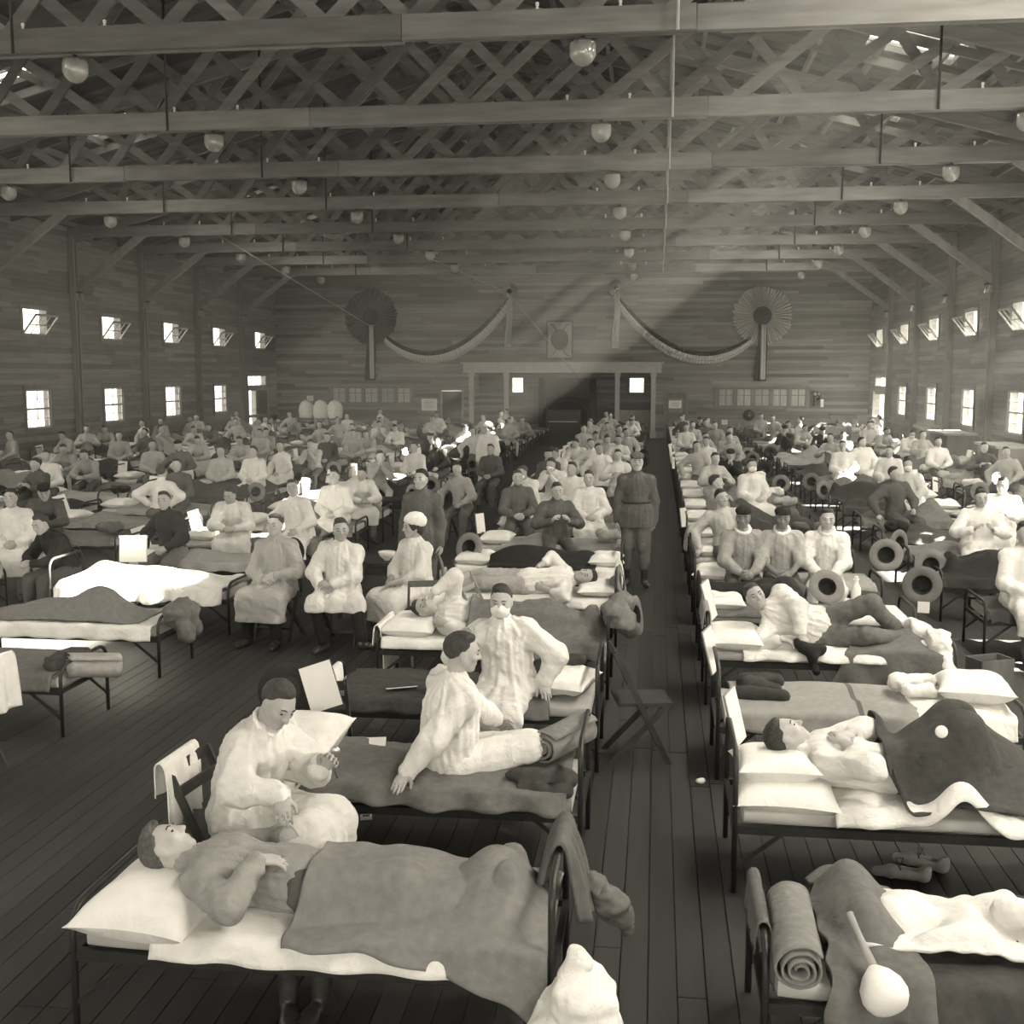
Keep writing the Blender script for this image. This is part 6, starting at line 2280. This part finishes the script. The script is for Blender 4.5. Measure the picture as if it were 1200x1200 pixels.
spread('bed_sheet', 'L1', 1, 'sheet_white', 'white sheet along the edge of the cot with dark clothes at its foot', 'sheet', x0=0.2, x1=2.0, drop_near=0.12, drop_far=0.05, bumps=[], seed=205, raise_=0.004, fold=0.01)
spread('wool_blanket', 'L1', 1, 'blanket_grey', 'grey blanket humped over raised legs above the dark clothes', x0=0.2, x1=1.85, drop_near=-0.04, drop_far=0.1, fold=0.014, seed=206, bumps=[(1.35, 0.38, 0.26, 0.28, 0.2), (0.8, 0.38, 0.15, 0.4, 0.25)])
heap('hung_clothes', (-4.52, 10.30, 0.52), 0, [((0, -0.16, 0.08), (0.02, 0.18, 0.08), 0.09, 0.09), ((0.06, -0.12, 0.0), (0.12, -0.1, -0.16), 0.10, 0.07), ((0.04, 0.1, 0.0), (0.1, 0.14, -0.12), 0.1, 0.07)], 'blanket_mid', 'dark clothes with pale lining hung over the foot frame beside the humped grey blanket', 'clothes', 207, 0.016, 0.011)
draped('white_towel', (-4.66, 7.36, 0.84), R(80), 0.5, 0.42, 0.42, 'sheet_white', 'white cloth over a chair back in front of the flat mid-grey blanket', 'towel', 209)
folding_chair((-4.86, 7.32, 0), R(-92), 'dark folding chair under the hanging white cloth by the flat mid-grey blanket', 'dark_wood')
cot_at('L1', 2)
spread('bed_sheet', 'L1', 2, 'sheet_white', 'tumbled white sheets on the cot lit by the patch of sun', 'sheet', x0=0.05, x1=2.0, drop_near=0.16, drop_far=0.10, fold=0.03, seed=211, bumps=[(0.45, 0.4, 0.2, 0.3, 0.3), (1.0, 0.4, 0.16, 0.35, 0.25), (1.5, 0.35, 0.12, 0.3, 0.3)])
bxw = MB().box((0, 0, 0.14), (0.3, 0.06, 0.28)).build('white_box', 'paper', None, (-5.95, 12.35, 0.70), (R(-12), 0, R(12)))
tag(bxw, 'white card box standing on the sunlit tumbled sheets', 'box')
MB().box((0, 0, 0.29), (0.31, 0.07, 0.03)).build('lid', 'gauze', bxw)

# ------------------------------------------------------------------ figures used again and again
def top_gown(hem=0.3, seed=1):
    return lambda J: skirt_shape(J, top_shape(J, 0.028, 0.93, 1.05, 0.06, seed=seed, amp=0.009, waist=0.01), hem, True, 0.0)


def make_sit(kind, seed):
    rr = random.Random(seed)
    lk = (rr.uniform(-0.4, 0.4), 1, rr.uniform(-0.25, 0.05))
    base = dict(pel=(0, 0, 0.59), look=lk, footR=(0.15, 0.44, 0.09), footL=(-0.14, 0.45, 0.09))
    if kind == 'lap':
        return pose(spine=(0.02, 0.02, 1), handR=(0.07, 0.28, 0.70), handL=(-0.08, 0.28, 0.71), elR=(0.9, -0.4, -0.5), elL=(-0.9, -0.4, -0.5), hdR=(-0.7, 0.6, -0.2), hdL=(0.7, 0.6, -0.2), **base)
    if kind == 'lean':
        return pose(spine=(0, 0.35, 1), bend=0.25, handR=(0.06, 0.50, 0.72), handL=(-0.06, 0.50, 0.72), elR=(0.9, 0.0, -0.6), elL=(-0.9, 0.0, -0.6), hdR=(-0.6, 0.6, 0.1), hdL=(0.6, 0.6, 0.1), **base)
    if kind == 'cross':
        return pose(spine=(0, -0.02, 1), handR=(-0.13, 0.22, 0.83), handL=(0.13, 0.24, 0.81), elR=(0.35, -0.1, -1), elL=(-0.35, -0.1, -1), hdR=(-1, 0, 0.1), hdL=(1, 0, 0.1), **base)
    if kind == 'prop':
        return pose(spine=(0.15, 0.02, 1), twist=-0.25, handR=(0.38, 0.08, 0.60), handL=(-0.10, 0.32, 0.70), elR=(0.9, -0.6, 0.1), elL=(-0.9, -0.3, -0.5), hdR=(0.5, 0.6, -0.4), pnR=(0, 0, -1), **base)
    if kind == 'read':
        b = dict(base)
        b['look'] = (0.0, 0.85, -0.5)
        return pose(spine=(0, 0.08, 1), bend=0.1, handR=(0.12, 0.36, 0.86), handL=(-0.12, 0.36, 0.86), elR=(0.9, -0.2, -0.7), elL=(-0.9, -0.2, -0.7), hdR=(-0.3, 0.5, 0.6), hdL=(0.3, 0.5, 0.6), **b)
    if kind == 'chin':
        return pose(spine=(0, 0.25, 1), bend=0.2, handR=(0.05, 0.36, 1.02), handL=(-0.04, 0.37, 0.99), elR=(0.6, 0.3, -1), elL=(-0.6, 0.3, -1), hdR=(-0.3, -0.2, 1), hdL=(0.3, -0.2, 1), **base)
    if kind == 'back':         # hands on hips, seen from behind
        return pose(spine=(0, 0.06, 1), handR=(0.20, -0.02, 0.74), handL=(-0.20, -0.02, 0.74), elR=(1, -0.3, 0.1), elL=(-1, -0.3, 0.1), hdR=(-0.6, 0.6, -0.3), hdL=(0.6, 0.6, -0.3), **base)


SIT = ['lap', 'lean', 'prop', 'read', 'lap', 'chin', 'prop']


def sitter(kind, gown, loc, rz, label, mats, near, extra=None, group='people in the ward'):
    key = ('sit', kind, gown, near, extra)
    J = make_sit(kind, sum(map(ord, kind)) + gown)
    sd = sum(map(ord, kind))
    if gown:
        prt = {'gown': (top_gown(0.30, sd), 'shirt_pale', 1.1)}
    else:
        prt = {'shirt': (lambda J: top_shape(J, 0.024, 0.93, 1.05, 0.06, seed=sd, amp=0.009, collar=1), 'shirt_pale', 1.1)}
    prt['trousers'] = (lambda J: leg_shape(J, 0.018), 'uniform', 1.25)
    prt['shoes'] = (lambda J: shoe_shape(J, 0.6), 'leather', 1.25)
    prt['hair'] = (hair_shape, 'hair', 0.9)
    if extra == 'mask':
        prt['gauze_mask'] = (mask_shape, 'gauze', 0.9)
    if extra == 'cap':
        prt['cap'] = (flatcap_shape, 'cloth_dark', 0.9)
    return person(key, J, prt, loc, rz, label, group, 0.014 if near else 0.021, mats)


def bed_person(kind, col, k, label, mats, near):
    key = ('bed', kind, near)
    if kind == 'up':
        J = pose(pel=(0.50, 0.38, 0.60), spine=(-0.22, 0, 1), front=(1, 0, 0), bend=0.1, look=(0.9, -0.35, -0.3), handR=(0.86, 0.26, 0.72), handL=(0.88, 0.50, 0.72), elR=(-0.3, -1, -0.4), elL=(-0.3, 1, -0.4),
                 footR=(1.30, 0.30, 0.56), footL=(1.32, 0.46, 0.56), knR=(0, 0, 1), knL=(0, 0, 1), tdR=(0, 0, 1), tdL=(0, 0, 1))
    elif kind == 'side':
        J = pose(pel=(1.0, 0.40, 0.60), spine=(-1, 0, 0.12), front=(0.1, -0.8, 0.6), look=(0.2, -0.9, 0.3), headup=(-0.9, 0, 0.35), handR=(0.62, 0.12, 0.62), handL=(0.75, 0.10, 0.68), elR=(0, -1, 0), elL=(0.3, -0.5, 0.8),
                 footR=(1.8, 0.34, 0.56), footL=(1.78, 0.42, 0.60), knR=(0, -1, 0.5), knL=(0, -1, 0.5), tdR=(0, -1, 0.3), tdL=(0, -1, 0.3))
    else:
        J = pose(pel=(1.0, 0.38, 0.60), spine=(-1, 0, 0.14), front=(0.1, 0, 1), look=(0.45, -0.2, 0.85), headup=(-0.9, 0, 0.45), handR=(0.86, 0.26, 0.76), handL=(0.84, 0.48, 0.76), elR=(0.2, -1, -0.3), elL=(0.2, 1, -0.3),
                 footR=(1.82, 0.30, 0.57), footL=(1.82, 0.46, 0.57), knR=(0, 0, 1), knL=(0, 0, 1), tdR=(0.1, -0.1, 1), tdL=(0.1, 0.1, 1))
    prt = {'shirt': (lambda J: top_shape(J, 0.024, 0.92, 1.05, 0.05, seed=3, amp=0.006), 'shirt_pale', 1.1), 'trousers': (lambda J: leg_shape(J, 0.014), 'uniform', 1.5), 'hair': (hair_shape, 'hair', 0.9)}
    o = person(key, J, prt, (0, 0, 0), 0, label, 'people in the ward', 0.014 if near else 0.021, mats)
    if key not in COVERS:
        COVERS[key] = height_over([o])
    on_cot(o, col, k)
    return key


COVERS = {}
BLK = {}


def blanket_mesh(kind, var, near):
    key = (kind, var, near)
    if key not in BLK:
        n = (64, 40) if near else (40, 26)
        rr = random.Random(hash(str(key)) % 1000 if False else sum(map(ord, str(key))))
        if kind == 'flat':
            me = cloth_over('blanket', 0.35 + 0.1 * var, 2.0, 0.10 + 0.03 * var, 0.1, [(rr.uniform(0.6, 1.6), rr.uniform(0.2, 0.6), 0.08, 0.3, 0.25), (rr.uniform(0.6, 1.8), 0.3, 0.06, 0.2, 0.2)], 300 + var, fold=0.014, nx=n[0], ny=n[1])
        elif kind == 'rumpled':
            me = cloth_over('blanket', 0.6, 2.02, 0.16, 0.14, [(rr.uniform(0.8, 1.8), rr.uniform(0.1, 0.6), rr.uniform(0.08, 0.2), 0.2, 0.16) for _ in range(6)], 310 + var, fold=0.028, nx=n[0], ny=n[1])
        else:
            bk, x0 = kind
            me = cloth_over('blanket', x0, 2.02, 0.08 + 0.05 * var, 0.1, [(1.85, 0.38, 0.16, 0.15, 0.2)] if bk != 'up' else [(1.3, 0.38, 0.14, 0.15, 0.2)], 320 + var, fold=0.012, nx=n[0], ny=n[1], under=COVERS[('bed', bk, near)])
        me.materials.append(MATS['blanket_grey'])
        BLK[key] = me
    return BLK[key]


F, RV, UV = None, None, None
_M = cam_o.rotation_euler.to_matrix()


def in_view(p, mrg=0.12):
    v = _M.transposed() @ (Vector(p) - cam_o.location)
    if v.z > -0.5:
        return False
    x, y = 0.5 + 1340 / 1200 * v.x / -v.z, 0.5 - 1340 / 1200 * v.y / -v.z
    return -mrg < x < 1 + mrg and -mrg < y < 1 + mrg


# where people sit, read off the place: kind of dress, position
CROWD = [('s', -17.19, 32.8), ('s', -16.5, 32.89), ('s', -13.73, 27.52), ('d', -13.84, 29.06), ('s', -16.36, 35.75), ('s', -17.16, 40.48), ('s', -16.29, 39.09), ('s', -13.93, 32.7), ('s', -11.58, 27.79), ('s', -11.22, 24.0), ('d', -10.53, 24.08), ('d', -8.31, 19.24), ('s', -12.07, 21.38), ('s', -12.33, 22.54), ('d', -10.89, 18.56), ('s', -16.69, 28.7), ('s', -13.87, 36.68), ('s', -13.14, 36.15), ('s', -14.75, 43.26), ('s', -13.08, 40.23), ('s', -13.55, 38.72), ('s', -11.05, 31.13), ('g', -8.16, 25.24), ('s', -10.18, 27.25), ('g', -8.2, 21.87), ('g', -5.93, 16.25), ('g', -4.98, 16.37), ('w', -5.07, 19.3), ('d', -6.08, 14.95), ('s', -10.47, 34.73), ('s', -9.93, 35.95), ('s', -7.38, 26.92), ('s', -7.55, 29.85), ('s', -9.67, 39.21), ('s', -9.09, 38.59), ('s', -7.2, 30.73), ('s', -7.79, 35.64), ('s', -7.28, 40.96), ('s', -6.82, 42.58), ('d', -4.83, 26.27), ('g', -4.6, 18.57), ('s', -4.68, 33.86), ('s', -5.1, 40.5), ('s', -4.85, 41.27), ('s', -4.9, 38.55), ('g', -2.4, 25.07), ('d', -2.3, 23.2), ('d', -2.10, 17.37), ('w', -1.82, 20.61), ('d', -1.37, 15.87), ('w', -1.38, 19.76), ('w', -1.0, 18.96), ('w', -1.13, 23.7), ('s', -1.4, 26.4), ('s', -1.48, 35.86), ('s', -1.66, 43.23), ('s', -2.1, 36.35), ('s', -1.76, 31.42), ('s', -0.95, 40.31), ('s', -0.75, 31.56), ('s', -0.75, 22.81), ('s', -2.25, 37.4), ('s', -2.28, 33.64), ('d', 1.0, 42.04), ('d', 1.56, 42.08), ('s', 1.84, 41.37), ('s', 1.15, 36.76), ('s', 1.26, 30.17), ('s', 1.9, 35.74), ('s', 0.98, 25.53), ('s', 1.08, 21.75), ('d', 1.5, 23.55), ('w', 1.67, 20.68), ('s', 0.93, 15.41), ('s', 1.81, 30.24), ('s', 2.06, 32.06), ('s', 4.25, 41.68), ('s', 4.2, 37.73), ('s', 4.47, 36.61), ('d', 4.87, 36.66), ('d', 3.88, 34.41), ('g', 4.13, 26.21), ('g', 4.89, 27.19), ('g', 4.8, 24.45), ('w', 4.5, 20.85), ('d', 3.88, 18.55), ('g', 4.2, 15.93), ('w', 5.1, 17.41), ('w', 6.95, 33.4), ('s', 6.97, 31.68), ('s', 6.54, 28.34), ('s', 6.45, 33.33), ('s', 6.57, 35.25), ('d', 7.13, 27.17), ('g', -8.24, 14.47), ('d', -8.76, 15.67), ('g', 3.7, 12.2), ('b', -7.9, 16.6), ('d', -9.2, 12.6),
         ('w', -1.9, 28.2), ('w', -0.9, 28.3), ('s', -1.3, 29.9), ('w', -2.2, 21.2), ('s', -1.0, 33.5), ('s', -1.8, 38.6), ('s', -0.9, 44.9), ('s', -1.9, 46.6), ('s', 1.2, 27.2), ('s', 1.9, 28.6), ('s', 0.9, 33.6), ('d', 1.6, 38.2), ('s', 1.0, 44.0),
         ('s', -5.6, 22.5), ('s', -5.2, 24.6), ('d', -6.0, 29.6), ('s', -5.0, 31.4), ('s', -5.9, 36.0), ('s', -8.9, 23.2), ('d', -8.2, 27.9), ('s', -9.0, 32.6), ('s', -8.4, 43.8), ('s', -11.4, 20.0), ('s', -10.6, 29.4), ('d', -11.5, 33.6), ('s', -10.9, 38.0), ('s', -11.6, 42.4), ('s', -13.2, 25.0), ('d', -14.0, 34.2), ('s', -16.0, 30.6), ('s', -16.6, 37.0), ('s', -16.0, 42.0),
         ('s', 4.4, 29.8), ('s', 5.0, 32.0), ('s', 3.9, 44.6), ('s', 7.2, 24.0), ('w', 6.9, 37.8), ('s', 7.4, 40.2)]
TOPS = {'s': ('shirt_pale', 'collared shirt'), 'g': ('gown_white', 'white gown'), 'w': ('gown_white', 'white gown'), 'd': ('uniform', 'drab tunic'), 'b': ('gown_white', 'white gown')}
seats = {}
rc = random.Random(11)
for t, x, y in CROWD:
    best = None
    for col, (hx, fl, ys, ph) in ROWS.items():
        x0, x1 = (hx - BL, hx) if fl else (hx, hx + BL)
        dx = max(x0 + 0.3 - x, 0, x - x1 + 0.3)
        for k, yy in enumerate(ys):
            if (col in ('C', 'R1') and k < 6) or (col == 'L1' and k < 3):
                continue
            c = dx * 1.5 + abs(yy + 0.2 - y)
            occ = seats.get((col, k), [])
            xs = min(max(x, x0 + 0.35), x1 - 0.35)
            if any(abs(xs - q[1]) < 0.55 for q in occ) or len(occ) >= 2:
                c += 2.5
            if best is None or c < best[0]:
                best = (c, col, k, xs)
    c, col, k, xs = best
    seats.setdefault((col, k), []).append((t, xs))

PH = {'C': 'alcove row', 'R1': 'panelled-door row', 'L1': 'nurse-aisle row', 'RR1': 'telephone row', 'RR2': 'chest row', 'L2': 'dark-doorway row',
      'L3': 'notice row', 'L4': 'barrel row', 'L5': 'shaded-wall row'}
bl_mats = ['blanket_grey', 'blanket_dark', 'blanket_mid', 'blanket_dark', 'blanket_light', 'cloth_dark']
bl_names = {'blanket_grey': 'grey', 'blanket_dark': 'dark grey', 'blanket_mid': 'drab', 'blanket_light': 'pale grey', 'cloth_dark': 'black'}
STUFFS = {}


def lump_mesh(i):
    if i not in STUFFS:
        rr = random.Random(500 + i)
        S = Shape(0.05)
        for q in range(3):
            a = (rr.uniform(-0.16, 0.16), rr.uniform(-0.12, 0.12), 0.05)
            S.cone(a, (a[0] + rr.uniform(-0.15, 0.15), a[1] + rr.uniform(-0.12, 0.12), 0.07), 0.08, 0.07)
        S.noise = folds(i, 0.012, (1, 0.4, 0.2), 70, 20)
        STUFFS[i] = S.mesh('lump', 0.016)
        STUFFS[i].materials.append(MATS['uniform'])
    return STUFFS[i]


for col, (hx, fl, ys, ph) in ROWS.items():
    for k, yy in enumerate(ys):
        first = (col in ('C', 'R1') and k < 6) or (col == 'L1' and k < 3)
        if first:
            continue
        x0, x1 = (hx - BL, hx) if fl else (hx, hx + BL)
        if not any(in_view((px, py, 0.6)) for px in (x0, (x0 + x1) / 2, x1) for py in (yy, yy + BWD)):
            continue
        near = yy < 17.5
        n = cot_no(col, k)
        where = '%s cot from end wall, %s' % (n, PH[col])
        cot_at(col, k, detail=near)
        occ = sorted(seats.get((col, k), []), key=lambda q: abs(q[1] - hx))
        for i, (t, xs) in enumerate(occ):
            mt, nm = TOPS[t]
            gown = t in 'gw'
            kind = rc.choice(SIT)
            extra = None
            if t == 'w' and rc.random() < 0.3:
                extra = 'mask'
            elif t == 'd' and rc.random() < 0.3:
                extra = 'cap'
            mats = {('gown' if gown else 'shirt'): rc.choice(['shirt_pale', 'shirt_pale', 'shirt_grey', 'gown_white']) if t == 's' else mt}
            if t == 'd' and rc.random() < 0.4:
                mats['shirt'] = 'cloth_dark'
                nm = 'dark jacket'
            if t == 's' and rc.random() < 0.35:
                mats['trousers'] = 'shirt_pale'
            lab = 'man in %s%s on %s' % (nm, ' and mask' if extra == 'mask' else '', where)
            if len(occ) > 1:
                lab += ', %s end' % ('head', 'foot')[i]
            rz = PI + R(rc.uniform(-28, 28))
            yy2 = yy + 0.2
            if t == 'b':
                rz, yy2, kind = R(-6), yy + BWD - 0.2, 'back'
            sitter(kind, gown, (xs, yy2, 0), rz, lab, mats, near, extra)
        r = rc.random()
        bm = rc.choice(bl_mats)
        var = rc.randrange(2)
        pil = True
        if not occ and r < 0.62:
            kind = 'side' if rc.random() < 0.35 else 'back'
            sm = rc.choice(['shirt_pale', 'gown_white', 'shirt_grey'])
            key = bed_person(kind, col, k, 'patient in %s shirt lying on %s' % ({'shirt_pale': 'a pale', 'gown_white': 'a white', 'shirt_grey': 'a grey'}[sm], where), {'shirt': sm}, near)
            me = blanket_mesh((kind, 0.82), var, near)
        elif not occ and r < 0.80:
            sm = rc.choice(['shirt_pale', 'gown_white'])
            key = bed_person('up', col, k, 'patient in %s shirt sitting up in bed on %s' % ({'shirt_pale': 'pale', 'gown_white': 'white'}[sm], where), {'shirt': sm}, near)
            me = blanket_mesh(('up', 0.62), var, near)
        else:
            me = blanket_mesh('flat' if rc.random() < 0.5 else 'rumpled', var, near)
        b = link('wool_blanket', me)
        set_mat(b, bm)
        tag(b, '%s wool blanket on %s' % (bl_names[bm], where), 'blanket', 'blankets of the ward')
        on_cot(b, col, k)
        pillow(col, k, 0.24, 0.38, TOP + 0.07, R(88 + rc.uniform(-8, 8)), 'white pillow on %s' % where, rc.choice(PILLOWS), group='pillows of the ward')
        # things hung on the frames
        if yy < 34:
            q = rc.random()
            xe = hx + (BL if not fl else -BL)
            sgn = 1 if not fl else -1
            if q < 0.30:
                o = campaign_hat((xe + sgn * 0.05, yy + 0.36, 0.60), (R(82), 0, R(rc.uniform(-30, 30)) + (R(15) if fl else R(-15))), 'felt hat hung on the foot of %s' % where, rc.random() < 0.5, 'felt hats hung in the ward')
            elif q < 0.62:
                o = link('clothes_bundle', lump_mesh(rc.randrange(5)), None, None, (xe - sgn * 0.28, yy + 0.38, TOP + 0.07), (0, 0, rc.uniform(0, 6)))
                lm = rc.choice(['uniform', 'cloth_dark', 'shirt_pale', 'sheet_white'])
                set_mat(o, lm)
                tag(o, '%s clothes bundled on %s' % ({'uniform': 'drab', 'cloth_dark': 'dark', 'shirt_pale': 'pale', 'sheet_white': 'white'}[lm], where), 'clothes', 'clothes left on the cots')
            if rc.random() < 0.45:
                o = card('bed_chart', (hx - sgn * 0.03, yy + 0.58, 0.72), (R(-8), R(rc.uniform(-16, 16)), R(rc.uniform(20, 70))), 0.2, 0.28, 'white chart hung at the head of %s' % where, 'chart', group='bed charts of the ward', board='light_wood')
            if rc.random() < 0.25:
                if 'towel' not in STUFFS:
                    o = draped('white_towel', (hx, yy + 0.38, HOOP + 0.015), R(90), 0.4, 0.28, 0.25, 'sheet_white', 'white towel over the head frame of %s' % where, 'towel', 61, group='towels hung in the ward')
                    STUFFS['towel'] = o.data
                else:
                    o = link('white_towel', STUFFS['towel'], None, None, (hx, yy + 0.38, HOOP + 0.015), (0, 0, R(90)))
                    solidify(o, 0.006, 0)
                    tag(o, 'white towel over the head frame of %s' % where, 'towel', 'towels hung in the ward')

# people standing or sitting between the rows
J = pose(pel=(0, 0, 0.93), spine=(0, 0, 1), look=(0.3, 1, -0.1), headup=(0, 0.05, 1), handR=(0.22, 0.10, 0.85), handL=(-0.22, 0.10, 0.85), footR=(0.09, 0.02, 0.09), footL=(-0.09, 0.02, 0.09))
person('nurse_standing', J, {'gown': (lambda J: skirt_shape(J, top_shape(J, 0.03, 0.93, 1.1, 0.08, seed=401, amp=0.006), 0.32, False, 0.02), 'gown_white', 1.1), 'hair': (lambda J: hair_shape(J, bob=True), 'hair', 1.0), 'nurse_cap': (cap_shape, 'gauze', 0.9), 'shoes': (shoe_shape, 'leather', 1.2)},
       (-3.85, 26.2, 0), R(160), 'nurse in a long white gown and cap standing in the aisle', res=0.013)
sitter('lean', 0, (-7.05, 12.9, -0.09), R(150), 'dark-haired boy in a dark coat on a low stool by the sunlit cot', {'shirt': 'cloth_dark'}, True)
st = empty('low_stool', (-7.05, 12.9, 0))
tag(st, 'low wooden stool under the boy in the dark coat', 'stool')
MB().lathe([(0, 0.34), (0.17, 0.34), (0.17, 0.38), (0, 0.38)], 16).build('seat', 'mid_wood', st)
for q in range(3):
    a = 2 * PI * q / 3
    MB().tube([(0.1 * math.cos(a), 0.1 * math.sin(a), 0.34), (0.15 * math.cos(a), 0.15 * math.sin(a), 0.0)], 0.016, 6).build('leg', 'mid_wood', st)
for i, (x, y, m, lab) in enumerate(((-3.55, 24.6, 'uniform', 'soldier in drab tunic sitting on a chair in the aisle near the standing nurse'), (-3.3, 19.4, 'shirt_grey', 'man in a grey shirt sitting on a chair in the nurse\'s aisle'))):
    sitter('lap' if i == 0 else 'prop', 0, (x, y, -0.04), R(170), lab, {'shirt': m}, False)
    folding_chair((x, y, 0), R(170), ['folding chair under the soldier near the standing nurse', 'folding chair under the man in a grey shirt in the nurse\'s aisle'][i], 'dark_wood')

# ------------------------------------------------------------------ dusty air in the hall
hz = bpy.data.materials.new('dusty_air')
hz.use_nodes = True
_nt = hz.node_tree
_nt.nodes.remove(_nt.nodes['Principled BSDF'])
_vs = _nt.nodes.new('ShaderNodeVolumeScatter')
_vs.inputs['Color'].default_value = (1, 0.99, 0.95, 1)
_vs.inputs['Density'].default_value = 0.003
_vs.inputs['Anisotropy'].default_value = 0.45
_nt.links.new(_vs.outputs[0], _nt.nodes['Material Output'].inputs['Volume'])
MATS['dusty_air'] = hz
hm = MB()
hm.add([(x, y, z) for y in (11.0, YB - 0.02) for (x, z) in ((XL + 0.02, 0.03), (XR - 0.02, 0.03), (XR - 0.02, EAVE - 0.05), (XC, RIDGE - 0.05), (XL + 0.02, EAVE - 0.05))],
       [(0, 1, 2, 3, 4), (9, 8, 7, 6, 5)] + [(i, i + 5, (i + 1) % 5 + 5, (i + 1) % 5) for i in range(5)])
hz_o = hm.build('dusty_air', 'dusty_air')
tag(hz_o, 'thin sunlit dust hanging in the air of the whole hall', 'haze', kind='stuff')
